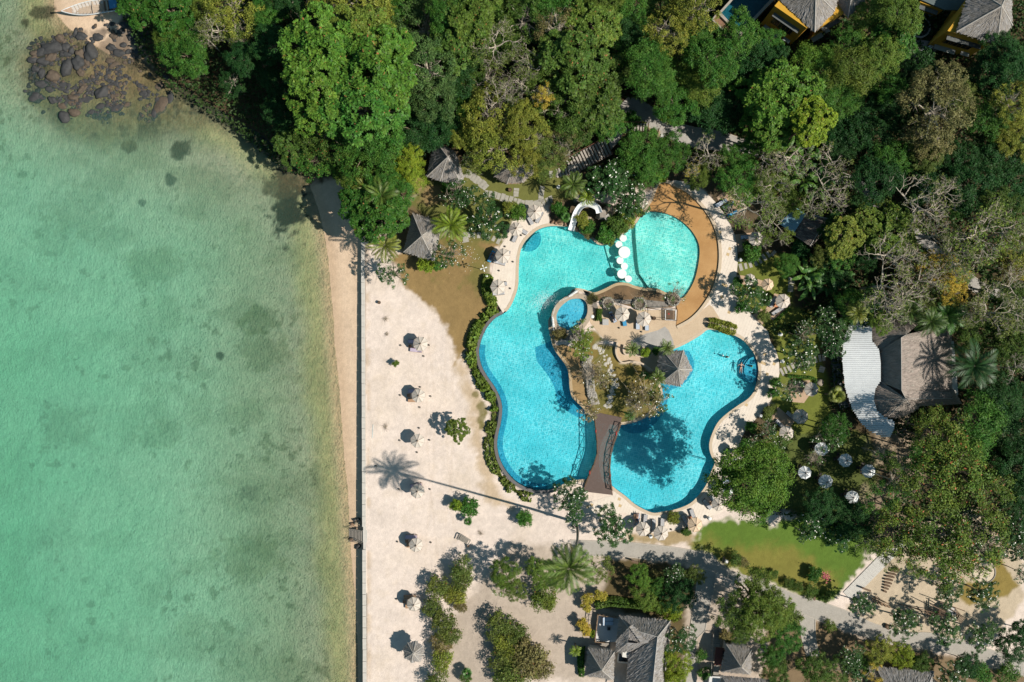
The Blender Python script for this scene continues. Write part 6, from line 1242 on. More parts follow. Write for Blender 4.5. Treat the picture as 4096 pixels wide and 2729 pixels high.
def palm(fn,x,y,r,h,kind,hue,label=None,base=None,n=None):
    p = fn(x,y); rad = r/9.195*S*1.08; x1,y1 = W(p,h); bp = W(base) if base else (x1+random.uniform(-.3,.3),y1+random.uniform(-.3,.3)); z0 = 0 if base is None else zat(base)
    nm = {'coconut':'coconut_palm','fan':'fan_palm','banana':'banana_plant'}[kind]; e = empty(nm,(bp[0],bp[1],z0)); t_ = Vector((x1-bp[0],y1-bp[1],h-z0))
    if h-z0 > .5:
        c = [Vector((t_.x*u**1.7,t_.y*u**1.7,t_.z*u-.05)) for u in np.linspace(0,1,12)]; rr = .16 if h > 8 else .10
        MB().tube(c,[rr*(1.5-.7*u) for u in np.linspace(0,1,12)],8).build('trunk',mat('palm_trunk',(0.20,0.165,0.13),.9,.3,4,stretch=(1,1,6)),e,True)
    n = n or {'coconut':20,'fan':18,'banana':9}[kind]; col = HUES[hue][0]
    for i in range(n):
        lev = i/n; a = i*2.399+random.uniform(-.2,.2); tilt = {'coconut':.75-1.25*lev,'fan':1.05-1.5*lev,'banana':.75-.9*lev}[kind]
        f = obj('frond' if kind != 'banana' else 'banana_leaf',random.choice(FR[kind]),e,t_,(random.uniform(-.2,.2),-tilt,a),rad*random.uniform(.85,1.1)*(1-.15*(lev < .2)))
        j = random.uniform(.8,1.2); f.color = (col[0]*j*(1.5 if lev > .85 and kind == 'coconut' else 1),col[1]*j,col[2]*j,1)
    cat = 'palm' if kind != 'banana' else 'banana plant'; tag(e,label,cat,'palms' if kind != 'banana' else 'banana plants')
    if not label: AUTO.append((e,{'coconut':HUES[hue][1]+' coconut palm','fan':HUES[hue][1]+' fan palm','banana':HUES[hue][1]+' banana plant with broad leaves'}[kind],p))
palm(T23,520,520,215,28.9,'coconut','warm','very tall leaning coconut palm below the path, throwing the long trunk shadow',base=T23(588,95))
for a in [(T11,1150,235,170,8,'coconut','warm'),(T11,1180,690,160,6,'coconut','yellow'),(T11,1790,500,175,5,'coconut','lime'),(T21,560,130,130,6,'coconut','warm'),(T21,490,430,50,1.6,'fan','mid'),(T21,690,250,80,4,'coconut','lime'),
          (T22,1105,75,75,4,'coconut','warm'),(T22,1425,60,80,4.5,'coconut','warm'),(T22,1338,335,85,4,'coconut','warm'),(T22,1215,320,45,2,'fan','mid'),(T22,1090,680,62,2.2,'coconut','mid'),
          (T32,1900,230,235,9,'coconut','dark'),(T32,632,497,78,4.5,'fan','yellow'),(T31,1500,1390,150,8,'coconut','moss'),(T31,1300,1290,140,7,'coconut','moss'),(T31,830,1310,110,7,'coconut','yellow'),(T31,1650,1330,190,7,'coconut','mid'),
          (T23,583,1283,58,3.2,'coconut','lime'),(T13,1870,590,60,1.3,'fan','mid'),(T13,1940,1480,50,1,'fan','mid'),(T11,1000,150,120,6.5,'coconut','yellow'),(T10,1650,1150,150,5,'coconut','dark'),(T13,1950,90,40,.9,'fan','mid')]: palm(*a)
for a in [(T31,350,960,150,2.6,'banana','bright'),(T31,440,900,130,3,'banana','mid'),(T31,400,1050,150,2.4,'banana','mid'),(T31,560,930,150,3,'banana','mid'),(T31,660,970,140,2.6,'banana','mid'),(T31,530,1040,120,2.4,'banana','mid'),(T30,160,1400,130,5,'banana','bright'),(T30,330,1450,140,5,'banana','bright'),(T31,330,90,130,5,'banana','bright'),(T31,460,130,140,5,'banana','bright'),(T31,540,50,110,4.6,'banana','mid'),(T31,200,60,110,4.6,'banana','bright'),(T30,480,1500,120,5,'banana','mid')]: palm(*a)

# ================================================================ FURNITURE
FAB = {'cream': mat('cream_canvas',(0.52,0.465,0.41),.85,.05,2),'white': mat('white_canvas',(0.70,0.73,0.75),.85,.05,2),'peach': mat('peach_canvas',(0.62,0.47,0.33),.85,.05,2)}
STEEL = mat('brushed_steel',(0.45,0.45,0.45),.4,.1,3,metallic=.8)
def make_umbrella(kind, rad):
    e = empty('parasol'); m = FAB[kind]; zr,za = 2.15,2.72
    n = 8; pts = [(rad*math.cos(i*math.pi/4),rad*math.sin(i*math.pi/4)) for i in range(n)]; V=[]; F=[]
    mb = MB(); g = 5                              # one canvas panel, sagging between its two ribs
    A0,A1 = Vector((*pts[0],zr)),Vector((*pts[1],zr)); T0 = Vector((0,0,za)); vs=[]
    for j in range(g+1):
        v = j/g
        for i in range(g+1):
            u = i/g; p = (A0*(1-u)+A1*u)*(1-v)+T0*v; p = p-Vector((0,0,.22*u*(1-u)*(1-v)+.10*v*(1-v)*0)); 
            if j == 0: p = p*(1-.10*u*(1-u)); p.z = zr-.25*u*(1-u)
            vs.append(p)
    mb.add(vs,[(j*(g+1)+i,j*(g+1)+i+1,(j+1)*(g+1)+i+1,(j+1)*(g+1)+i) for j in range(g) for i in range(g)])
    mb.add([p-Vector((0,0,.16)) if k < 2 else p for k,p in enumerate((vs[0],vs[g],vs[g],vs[0]))],[(0,1,2,3)])
    me = mb.mesh('canopy_panel',m)
    for i in range(n): obj('canopy_panel',me,e,(0,0,random.uniform(-.004,.004)),(0,0,i*math.pi/4))
    rm = MB().bar((rad*.99,0,zr-.0),(0,0,za-.01),.03,.03).mesh('rib',WOODM)
    for i in range(n): obj('rib',rm,e,(0,0,.012),(0,0,i*math.pi/4))
    MB().tube([(0,0,0),(0,0,za+.02)],[.03,.028],8).build('pole',WOODM,e)
    MB().lathe([(.02,za),(.10,za+.01),(.09,za+.05),(.03,za+.10),(.03,za+.18),(.01,za+.2)],10).build('finial',WOOD,e)
    MB().box((.12,.05,za+.04),(.22,.05,.04),.6).build('vent_flap',WOOD,e)
    MB().lathe([(.28,0),(.28,.08),(.06,.10),(.05,.3)],14).build('base',GREYP,e); return e
UMB = {}
def umbrella(fn,x,y,r,kind,label):
    if kind not in UMB: o = make_umbrella(kind,1.21); UMB[kind] = (o,childmap(o)); first = True
    else: first = False
    x0,y0 = W(fn(x,y),2.3); z0 = zat(((x0/S)+512,341.1-y0/S)); z0 = z0 if z0 < -.2 else .03; o,cm = UMB[kind]; rz = random.uniform(0,.78); k = r/67*1.02
    c = o if first else copy_tree(o,cm,(0,0,0)); c.location = (x0,y0,z0); c.rotation_euler = (random.uniform(-.03,.03),random.uniform(-.03,.03),rz); c.scale = (k,k,1)
    tag(c,label,'parasol','octagonal parasols'); return c
UM = [(T21,207,383,68,'cream','cream parasol on the north-west deck nearest the white slide'),(T21,40,540,64,'cream','cream parasol on the deck corner above the half-round pool steps'),
 (T21,1012,1322,68,'cream','cream parasol on the island plaza between the left and middle planters'),(T21,1213,1365,69,'cream','cream parasol on the island plaza beside the dark litter bin'),
 (T21,2245,625,65,'cream','grey-looking parasol in tree shade beyond the orange wading beach'),(T21,2120,345,50,'peach','peach parasol half covered by foliage at the shaded terrace'),(T21,2185,1000,52,'cream','cream parasol mostly hidden behind a frangipani east of the wading beach'),(T31,0,1045,56,'peach','peach parasol at the frangipani above the corner terrace'),(T31,140,1205,67,'cream','cream parasol on the corner terrace with an orange table'),
 (T11,2270,788,68,'cream','cream parasol beside the blue towel at the west deck'),(T11,2222,1070,69,'cream','cream parasol at the lower end of the west deck by the spiky plants'),
 (T12,1512,22,68,'cream','pale parasol on the sand, topmost of the beach row'),(T12,1490,505,64,'cream','cream parasol on the sand, second from the top of the beach row'),(T12,1480,925,65,'cream','cream parasol on the sand nearest the lone round bush'),(T12,1480,1388,66,'cream','pale parasol on the sand touched by the palm crown shadow'),
 (T13,1466,315,65,'cream','cream parasol on the sand level with the grey driftwood bench'),(T13,1450,860,66,'cream','pale parasol on the sand above the big thatched parasol'),
 (T22,2095,1040,54,'cream','cream parasol in dappled shade above the round-crowned tree'),(T22,1895,1505,60,'cream','cream parasol half under the round-crowned tree at the deck rim'),(T22,1985,1380,45,'white','white parasol almost hidden under the round-crowned tree'),
 (T23,1205,165,66,'cream','cream parasol left of a pair on the south deck near sunbathing legs'),(T23,1370,200,69,'cream','cream parasol right of a pair on the south deck'),(T23,1683,120,68,'peach','peach parasol at the corner between the south deck and the lawn'),
 (T32,400,445,65,'cream','cream parasol beside the round bush on the lawn left of the restaurant'),(T32,305,697,69,'cream','cream parasol at the right end of the sunbathing terrace'),(T32,170,850,68,'cream','cream parasol below the sunbathing terrace, over a striped lounger'),
 (T32,495,992,63,'white','white café parasol topmost of the group under the trees'),(T32,715,1100,62,'white','white café parasol in the middle of the group under the trees'),(T32,345,1212,60,'white','white café parasol nearest the round-crowned tree'),(T32,535,1290,64,'white','white café parasol lower left in the group under the trees'),(T32,930,1195,62,'white','white café parasol furthest right, flecked with leaf shade'),(T32,780,1440,61,'white','white café parasol lowest of the group, half covered by leaves')]
for a in UM: umbrella(*a)
def stripes(name,a,b,n,axis=0):
    m,N,Lk,B = nodes(name); tc = N.new('ShaderNodeTexCoord'); sx = N.new('ShaderNodeSeparateXYZ'); Lk.new(tc.outputs['Object'],sx.inputs[0])
    f = math_(N,Lk,'GREATER_THAN',math_(N,Lk,'FRACT',math_(N,Lk,'MULTIPLY',sx.outputs[axis],n)),.5); Lk.new(mixc(N,Lk,f,a,b),B.inputs['Base Color']); B.inputs['Roughness'].default_value = .85; return m
CUSH = {'navy':stripes('navy_stripe',(0.07,0.08,0.12),(0.62,0.61,0.60),6.5),'blue':stripes('blue_stripe',(0.16,0.27,0.44),(0.62,0.63,0.64),6),'violet':stripes('violet_stripe',(0.25,0.17,0.33),(0.60,0.54,0.56),9,1),'wood':mat('bare_slats',(0.42,0.25,0.15),.7,.25,3,stretch=(8,1,1)),'towel':mat('blue_towel',(0.05,0.28,0.50),.9,.15,3)}
def make_lounger(kind):
    e = empty('sun_lounger'); fr = MB(); fm = WOODM if kind in ('violet','wood') else WOOD
    for s in (-1,1): fr.bar((-1,s*.32,.28),(1,s*.32,.28),.06,.08)
    for x in (-.97,.2,.97): fr.bar((x,-.32,.28),(x,.32,.28),.05)
    fr.build('frame',fm,e)
    for x in (-.9,.85):
        for s in (-1,1): MB().bar((x,s*.30,0),(x,s*.30,.26),.06).build('leg',fm,e)
    MB().box((-.40,0,.37),(1.2,.60,.09)).build('seat_cushion',CUSH[kind],e); MB().box((.57,0,.50),(.80,.60,.08),0,0,0,-.38).build('backrest',CUSH[kind],e)
    if kind in ('navy','blue'): MB().box((.80,0,.66),(.28,.5,.08),0,0,0,-.38).build('pillow',CUSH[kind],e)
    return e
LG = {}
def lounger(fn,x,y,ang,kind,label):
    if kind not in LG: o = make_lounger(kind); LG[kind] = (o,childmap(o)); c = o
    else: o,cm = LG[kind]; c = copy_tree(o,cm,(0,0,0))
    p = fn(x,y); x0,y0 = W(p,.4); z0 = zat(p); z0 = z0 if z0 < -.2 else .035; c.location = (x0,y0,z0); c.rotation_euler = (0,0,-R(ang)); tag(c,label,'lounger','sun loungers')
LO = [(T21,162,447,-118,'navy','navy striped lounger left of the parasol nearest the slide'),(T21,252,428,-62,'navy','navy striped lounger right of the parasol nearest the slide'),(T21,92,552,-150,'navy','navy striped lounger on the right side of the deck corner parasol'),(T21,35,605,-65,'navy','navy striped lounger below the deck corner parasol'),
 (T21,925,1345,-118,'blue','blue striped lounger left of the plaza parasol, with a towel on it'),(T21,1030,1375,-100,'towel','blue lounger hidden under the left plaza parasol'),(T21,1157,1405,-90,'blue','pale blue striped lounger left of the plaza parasol by the bin'),(T21,1240,1415,-90,'blue','pale blue striped lounger under the plaza parasol by the bin'),
 (T21,2160,613,-3,'blue','blue striped lounger above the shaded grey parasol foot'),(T21,2195,697,-6,'blue','blue striped lounger below the shaded grey parasol'),(T21,2035,395,-25,'towel','bright blue lounger on the shaded terrace beside the curving deck'),(T21,1990,322,-25,'blue','blue striped lounger on the shaded terrace above the bright blue one'),(T21,1925,300,-30,'blue','pale lounger at the edge of the shaded terrace near the deck'),
 (T31,88,1290,-35,'navy','striped lounger below the corner terrace parasol'),(T31,48,1205,-60,'navy','striped lounger left of the corner terrace parasol'),
 (T11,2240,845,195,'navy','navy striped lounger below the upper west deck parasol'),(T11,2310,790,-75,'navy','navy striped lounger right of the upper west deck parasol'),(T11,2165,790,-65,'towel','lounger covered by a bright blue towel at the lawn edge'),(T11,2230,1128,175,'navy','navy striped lounger below the lower west deck parasol'),(T11,2255,1045,175,'navy','navy striped lounger under the lower west deck parasol'),
 (T12,1450,5,2,'violet','violet striped beach lounger left of the topmost beach parasol'),(T12,1470,85,6,'violet','violet striped beach lounger below the topmost beach parasol'),(T12,1450,462,0,'violet','violet striped beach lounger at the second beach parasol, upper'),(T12,1450,545,0,'wood','bare wooden beach lounger at the second beach parasol, lower'),(T12,1470,1335,-8,'violet','beach lounger tucked under the parasol in the palm shadow'),
 (T13,1425,240,0,'violet','violet striped beach lounger at the parasol near the driftwood bench, upper'),(T13,1435,320,0,'wood','bare wooden beach lounger at the parasol near the driftwood bench'),(T13,1410,797,-3,'wood','bare wooden beach lounger above the lowest small beach parasol'),(T13,1425,880,-3,'wood','bare wooden beach lounger below the lowest small beach parasol'),
 (T22,2015,1010,5,'navy','navy striped lounger in dappled shade, upper of two'),(T22,2010,1085,5,'navy','navy striped lounger in dappled shade, lower of two'),(T22,1845,1450,-130,'navy','navy striped lounger above the deck rim parasol'),(T22,1795,1500,-130,'navy','navy striped lounger left of the deck rim parasol'),(T22,1955,1305,-40,'blue','blue striped lounger under the edge of the round-crowned tree'),
 (T23,1155,75,95,'blue','blue lounger with a sunbather at the left end of the south deck'),(T23,1225,85,95,'navy','navy striped lounger above the left south deck parasol'),(T23,1303,130,92,'navy','navy striped lounger between the two south deck parasols'),(T23,1383,120,92,'navy','navy striped lounger above the right south deck parasol'),(T23,1665,35,70,'navy','navy striped lounger above the peach parasol'),(T23,1595,85,60,'navy','navy striped lounger left of the peach parasol'),
 (T32,215,690,40,'navy','striped lounger left of the sunbathing terrace parasol'),(T32,115,770,45,'navy','striped lounger above the parasol below the terrace'),(T32,370,430,30,'navy','striped lounger hidden by the parasol on the lawn')]
for a in LO: lounger(*a)
def box_table(fn,x,y,s,h,m,label,name='side_table',rz=0,group=None):
    p = fn(x,y); x0,y0 = W(p,h); z0 = zat(p); z0 = z0 if z0 < -.2 else .035; e = empty(name,(x0,y0,z0),rz); tag(e,label,'table',group)
    MB().box((0,0,h),(s,s,.05)).build('tabletop',m,e)
    for a in (-1,1):
        for b in (-1,1): MB().bar((a*s*.42,b*s*.42,0),(a*s*.42,b*s*.42,h),.05).build('leg',m,e)
    return e
TEAK = mat('teak',(0.36,0.17,0.09),.65,.25,4); ORANGE = mat('orange_table',(0.52,0.20,0.08),.6,.15,3)
for a in [(T12,1412,48,'topmost beach'),(T12,1398,502,'second beach'),(T13,1382,280,'driftwood-side beach'),(T13,1360,840,'lowest small beach')]: box_table(*a[:3],.5,.4,TEAK,'small square teak table beside the '+a[3]+' parasol',group='teak beach tables')
box_table(T31,72,1240,.55,.45,ORANGE,'orange-brown table on the corner terrace'); box_table(T21,2160,657,.5,.4,TEAK,'red-brown table between the loungers in tree shade'); box_table(T23,1640,60,.5,.4,ORANGE,'orange side table by the peach parasol'); box_table(T22,2010,1048,.45,.4,ORANGE,'orange side table between the dappled loungers'); box_table(T22,1830,1490,.5,.4,ORANGE,'orange side table by the deck rim parasol'); box_table(T21,860,1395,1.0,.45,mat('grey_table',(0.40,0.39,0.38),.8,.15,3),'low square grey table on the plaza')
CH = None
def chair(loc,rz,label,m=None):
    global CH
    if CH is None:
        e = empty('dining_chair'); d = mat('dark_rattan',(0.05,0.04,0.035),.7,.3,6)
        MB().box((0,0,.45),(.46,.46,.05)).build('seat',d,e); MB().box((-.22,0,.70),(.04,.46,.46)).build('backrest',d,e)
        for a in (-1,1):
            for b in (-1,1): MB().bar((a*.2,b*.2,0),(a*.2,b*.2,.44),.04).build('leg',d,e)
        CH = (e,childmap(e)); c = e
    else: c = copy_tree(*CH,(0,0,0))
    c.location = loc; c.rotation_euler = (0,0,rz); tag(c,label,'chair','dark rattan chairs at the café tables')
PLATE = mat('white_china',(0.75,0.76,0.78),.3,.03,3); CT = mat('brown_tabletop',(0.15,0.075,0.055),.6,.2,3)
for (x,y,w_) in ((495,992,'topmost'),(715,1100,'middle'),(345,1212,'leftmost'),(535,1290,'lower left'),(930,1195,'rightmost'),(780,1440,'lowest')):
    x0,y0 = W(T32(x,y),2.3); rz = random.uniform(-.2,.2); e = empty('cafe_table',(x0-.35,y0+.15,.02),rz); tag(e,'brown café table under the '+w_+' white café parasol','table','café tables')
    MB().box((0,0,.74),(.95,.95,.05)).build('tabletop',CT,e); MB().tube([(0,0,0),(0,0,.72)],[.06,.05],8).build('pedestal',WOOD,e); MB().lathe([(.3,0),(.3,.03),(.06,.06)],12).build('foot',WOOD,e)
    for k in range(2):
        o = empty('place_setting',(x0-.35-.25+.45*k,y0+.15-.18+.3*k,.785),rz); tag(o,('left' if k == 0 else 'right')+' white plate and napkin on the '+w_+' café table','plate','place settings on café tables')
        MB().lathe([(.02,0),(.09,0),(.14,.02),(.135,.025),(.02,.01)],14).build('plate',PLATE,o); MB().box((.2,0,.008),(.14,.2,.015),.1).build('napkin',PLATE,o)
    for k,dr in enumerate(('left','right','upper','lower')):
        a = rz+(math.pi,0,math.pi/2,-math.pi/2)[k]; chair((x0-.35+.72*math.cos(a),y0+.15+.72*math.sin(a),.02),a+math.pi,dr+' dark rattan chair at the '+w_+' white café parasol')
# terraces under the loungers east of the pool
TER = mat('terracotta_sand_terrace',(0.44,0.31,0.21),.85,.12,1,(0.39,0.27,0.185),world=True)
for pts in (L(T31,(-20,1270),(60,1130),(130,1150),(215,1235),(45,1378),(-30,1330)),L(T32,(5,710),(90,605),(245,735),(205,790),(60,760)),L(T32,(190,480),(240,370),(385,360),(400,470),(330,570),(220,560)),L(T21,(1880,250),(1940,200),(2110,290),(2160,340),(2060,420),(1985,410)),L(T21,(2050,590),(2290,560),(2310,700),(2080,752)),L(T21,(2060,960),(2160,970),(2330,1020),(2300,1080),(2080,1040)),L(T21,(2210,1330),(2290,1270),(2354,1330),(2300,1420))): sheet('sun_terrace',pts,.028,TER)
# small white lamps and garden things
WL = None
def lamp(fn,x,y,label):
    global WL
    p = fn(x,y); x0,y0 = W(p,.7)
    if WL is None:
        e = empty('garden_lamp'); MB().box((0,0,.09),(.42,.42,.18)).build('base',WHITEP,e); MB().tube([(0,0,.15),(0,0,.6)],[.12,.10],10).build('body',WHITEP,e); MB().lathe([(.05,.58),(.30,.62),(.32,.70),(.22,.82),(.05,.86)],14).build('hood',WHITEP,e); WL = (e,childmap(e)); c = e
    else: c = copy_tree(*WL,(0,0,0))
    c.location = (x0,y0,.0); c.rotation_euler = (0,0,random.uniform(0,3)); tag(c,label,'lamp','white garden lamps')
for a in [(T21,2105,822,'small white garden lamp at the right rim of the curving deck'),(T21,2208,1290,'small white garden lamp below the frangipani by the deck'),(T21,738,1343,'small white lamp beside the spa gravel bed'),(T21,425,150,'small white lamp under the fan palm by the stone path'),(T32,135,187,'white garden lamp on the lawn beside the east deck'),(T23,1275,230,'white lamp in the soil below the south deck parasols'),(T23,1818,65,'white lamp on the lawn beside the peach parasol'),(T23,1973,460,'white square lamp near the bench by the road'),(T22,2290,690,'white lamp on the planted bank right of the east lobe'),(T11,2120,978,'white box lamp on the lawn between the west deck parasols'),(T31,118,1508,'white lamp in the flower bed below the corner terrace'),(T20,1378,1250,'white lamp by the woodland landing'),(T22,2105,1160,'white lamp under the edge of the round-crowned tree')]: lamp(*a)
e = empty('lamp_post',(*W(T11(2100,918)),0)); tag(e,'tall lamp post with four white floodlights beside the west deck','lamp post')
MB().tube([(0,0,0),(0,0,3.7)],[.05,.04],8).build('post',WHITEP,e)
for k in range(4): a = k*1.57+.3; MB().bar((0,0,3.65),(.32*math.cos(a),.32*math.sin(a),3.65),.05).build('arm',WHITEP,e); MB().box((.42*math.cos(a),.42*math.sin(a),3.62),(.30,.17,.10),a).build('floodlight',WHITEP,e)
BLK = mat('black_shell',(0.03,0.028,0.025),.7,.2,5); gl0 = None
BS = [(T12,1327,40,'left of the topmost beach parasol'),(T12,1588,38,'right of the topmost beach parasol'),(T12,1540,140,'below the topmost beach parasol'),(T12,1507,425,'above the second beach parasol'),(T12,1322,500,'left of the second beach parasol'),(T12,1603,510,'right of the second beach parasol'),(T12,1503,612,'below the second beach parasol'),(T12,1497,803,'above the parasol near the lone bush'),(T12,1318,917,'left of the parasol near the lone bush'),(T12,1593,914,'right of the parasol near the lone bush'),(T12,1478,1027,'below the parasol near the lone bush'),(T12,1312,1367,'left of the parasol in the palm shadow'),(T12,1597,1367,'right of the parasol in the palm shadow'),(T12,1100,1152,'at the tip of the palm shadow'),(T13,1297,283,'left of the parasol near the driftwood bench'),(T13,1605,290,'right of the parasol near the driftwood bench'),(T13,1287,812,'left of the lowest small beach parasol'),
      (T21,985,1448,'on the plaza below the left parasol'),(T21,1190,1483,'on the plaza below the right parasol'),(T21,228,452,'on the deck below the parasol nearest the slide'),(T21,85,597,'on the deck by the corner parasol'),(T21,10,840,'on the west deck beside the pool bend'),(T11,2235,922,'on the west deck between its two parasols'),(T11,2338,1085,'on the west deck by the lower parasol'),(T23,1463,163,'on the south deck right of the parasol pair'),(T23,1568,155,'on the south deck kerb'),(T22,1937,1033,'on the east deck in dappled shade'),(T22,1876,1302,'on the deck beside the round-crowned tree'),(T11,2312,610,'on the deck at the frangipani'),(T11,2290,700,'on the deck above the upper west parasol')]
for fn,x,y,w_ in BS:
    p = fn(x,y)
    if gl0 is None: gl0 = empty('shell_lamp'); MB().lathe([(.10,0),(.15,.08),(.14,.17),(.09,.23)],10).build('shell',BLK,gl0); MB().lathe([(.07,.2),(.06,.3),(.02,.33)],8).build('cap',mat('pale_shell_cap',(0.35,0.30,0.24),.8,.2,4),gl0); gm0 = childmap(gl0); c = gl0
    else: c = copy_tree(gl0,gm0,(0,0,0))
    z0 = zat(p); c.location = (*W(p),z0 if z0 < -.2 else .03); tag(c,'small dark shell lamp '+w_,'lamp','shell lamps standing on the ground')
def barrel(fn,x,y,r,h,m,label,name,cat):
    p = fn(x,y); z0 = zat(p); e = empty(name,(*W(p,h/2),z0 if z0 < -.2 else .03)); tag(e,label,cat); MB().lathe([(r*.85,0),(r,h*.5),(r*.9,h),(r*.75,h),(r*.7,h*.75),(.01,h*.74)],14).build('body',m,e); MB().lathe([(r*.98,h*.92),(r*1.04,h*.95),(r*.98,h)],14).build('rim',WOOD,e)
barrel(T21,1302,1360,.32,.75,BLK,'dark round litter bin right of the plaza parasol','litter_bin','bin'); barrel(T11,1130,1213,.26,.55,GREYP,'round stone fire pot on the upper sand','stone_pot','pot'); barrel(T13,1948,322,.2,.45,TEAK,'red-brown pot beside the driftwood bench','pot','pot'); barrel(T11,2335,180,.32,.5,WOODM,'woven basket pot at the stepping stones','basket','basket'); barrel(T33,1100,1057,.42,.5,WOODM,'round wooden tub by the road under a frangipani','wooden_tub','tub')
# pool bar discs
DISC = mat('white_terrazzo',(0.74,0.74,0.73),.6,.05,6)
for x,y,r,k,lab in ((1022,622,33,'stool','uppermost white stone stool in the pool, touching the shrubs'),(983,681,32,'stool','white stone stool in the pool just left above the big table'),(1033,752,54,'table','largest white round stone table in the pool bar row'),(993,828,32,'stool','white stone stool in the pool with a person on it'),(1033,880,32,'stool','white stone stool in the pool between the two tables'),(1010,951,43,'table','smaller white round stone table lower in the pool bar row'),(1070,997,32,'stool','lowest white stone stool in the pool bar row')):
    rr = r/9.195*S; h = .62 if k == 'table' else .36; e = empty('pool_'+k,(*W(T21(x,y),h),-.92)); tag(e,lab,k,'pool bar seats and tables'); MB().lathe([(rr*.62,0),(rr*.6,.92+h-.12)],20).build('pedestal',DISC,e); MB().lathe([(rr*.96,.92+h-.13),(rr,.92+h-.10),(rr,.92+h-.02),(rr*.96,.92+h)],32).build('top',DISC,e)
# water slide
sl = empty('water_slide',(*W(T21(640,420)),0)); tag(sl,'curved white water slide ending in the pool','slide'); O = Vector(sl.location); ctl = [(800,392,2.7),(785,350,2.6),(745,322,2.45),(695,310,2.25),(640,325,1.95),(600,372,1.55),(575,430,1.1),(560,490,.6),(540,552,.22)]
P = np.array([tuple(W3(T21(x,y),z)-O) for x,y,z in ctl]); 
def cr3(P,n): 
    out=[]
    for i in range(len(P)-1):
        a,b,c,d = P[max(i-1,0)],P[i],P[i+1],P[min(i+2,len(P)-1)]
        for k in range(n): u=k/n; out.append(.5*((2*b)+(-a+c)*u+(2*a-5*b+4*c-d)*u*u+(-a+3*b-3*c+d)*u**3))
    return np.array(out+[P[-1]])
P = cr3(P,5); mb = MB(); prof = [(-.46,.34),(-.40,.36),(-.34,.16),(-.2,.03),(0,0),(.2,.03),(.34,.16),(.40,.36),(.46,.34),(.40,.05),(.22,-.06),(0,-.08),(-.22,-.06),(-.40,.05)]; vs=[]; k = len(prof)
for i in range(len(P)):
    d = P[min(i+1,len(P)-1)]-P[max(i-1,0)]; s_ = np.array([d[1],-d[0],0]); s_ /= np.linalg.norm(s_)
    for u,v in prof: vs.append(P[i]+s_*u*1.12+np.array([0,0,v]))
mb.add(vs,[(i*k+j,i*k+(j+1)%k,(i+1)*k+(j+1)%k,(i+1)*k+j) for i in range(len(P)-1) for j in range(k)]); mb.build('chute',mat('white_fibreglass',(0.75,0.76,0.76),.3,.04,2),sl,True)
for i in (3,11,20,30): p = P[min(i,len(P)-1)]; MB().tube([(p[0],p[1],-.1),(p[0],p[1],p[2]-.05)],[.07,.07],8).build('support',WHITEP,sl)
p = W3(T21(820,420),0)-O; MB().box((p.x,p.y,1.3),(1.0,1.2,2.6)).build('start_tower',mat('tower_rock',(0.30,0.26,0.22),.9,.3,2),sl)
for i in range(7): p = W3(T21(832+8*i,440+14*i*.6),0)-O; MB().box((p.x+.4,p.y,2.3-.33*i),(.3,.9,.15),-.9).build('step',GREYP,sl)
# rocks by the slide
RK = [mat('brown_rock',(0.27,0.17,0.11),.9,.35,2),mat('dark_rock',(0.048,0.048,0.050),.75,.4,2.2),mat('tan_rock',(0.36,0.29,0.21),.9,.3,2)]
def rock(fn,x,y,rx,ry,rz,h,m,label,seed,z=None,group=None):
    p = fn(x,y); k = S/9.195; z0 = zat(p) if z is None else z; e = MB().blob((0,0,0),(rx*k,ry*k,h),12,8,seed,.28).build('boulder',m,None,True,(*W(p,h*.5),z0+h*.25),(0,0,-R(rz))); tag(e,label,'rock',group); return e
for i,(x,y,rx,ry,lab) in enumerate(((370,475,20,17,'leftmost reddish boulder at the pool edge left of the slide'),(403,485,20,17,'second reddish boulder from the left beside the slide'),(445,488,26,16,'flat reddish boulder third from the left beside the slide'),(490,497,18,18,'reddish boulder closest to the slide foot'),(600,545,24,20,'reddish boulder right of the slide foot'))): rock(T21,x,y,rx,ry,10*i,.3,RK[0],lab,300+i,0)
rock(T21,870,380,105,55,-28,1.1,RK[2],'large flat tan rock slab beside the slide start',310,0); rock(T21,690,445,50,28,-20,.5,RK[2],'rough tan rock between the slide and yellow shrubs',311,0); rock(T21,1200,410,26,12,-60,.3,RK[1],'dark rock at the pale rim above the kids pool',312,0); rock(T32,475,382,40,34,0,.55,mat('dry_grass_mound',(0.30,0.25,0.2),.95,.4,6),'round grey dry shrub mound on the lawn',313,0)
# ================================================================ BOAT AND BOULDERS
bt = empty('wooden_boat',(*W(T00(870,50),.4),max(zat(T00(870,50)),zat(T00(1050,20)),zat(T00(700,70)))-.02),R(9)); tag(bt,'weathered wooden long-tail boat beached at the top left, half under a tree','boat')
HULL = mat('weathered_hull',(0.50,0.47,0.44),.8,.25,2,(0.40,0.36,0.33),stretch=(.4,3,1)); DECKB = mat('boat_boards',(0.48,0.38,0.29),.85,.3,2,stretch=(.3,4,1)); GUN = mat('pale_gunwale',(0.60,0.64,0.66),.7,.12,2)
Lh = 5.6; stn = np.linspace(-1,1,22)
def hw(u): return 1.12*(1-max(0,-u-.1)**2.1*1.22)*(1-max(0,u-.55)**2*1.4) if u > -1 else .02
hwv = [max(hw(u),.03) for u in stn]; sh = lambda u: .62+.55*max(0,-u-.35)**2*2+.15*max(0,u)**2
mb = MB(); vs=[]
for u,w in zip(stn,hwv):
    for a in (-1,-.8,-.45,0,.45,.8,1): vs.append((u*Lh*.99,a*w,sh(u)*abs(a)**2.2+.12*max(0,-u)**3))
mb.add(vs,[(i*7+j,i*7+j+1,(i+1)*7+j+1,(i+1)*7+j) for i in range(21) for j in range(6)]); mb.add([vs[21*7+j] for j in range(7)],[tuple(range(7))]); mb.build('hull',HULL,bt)
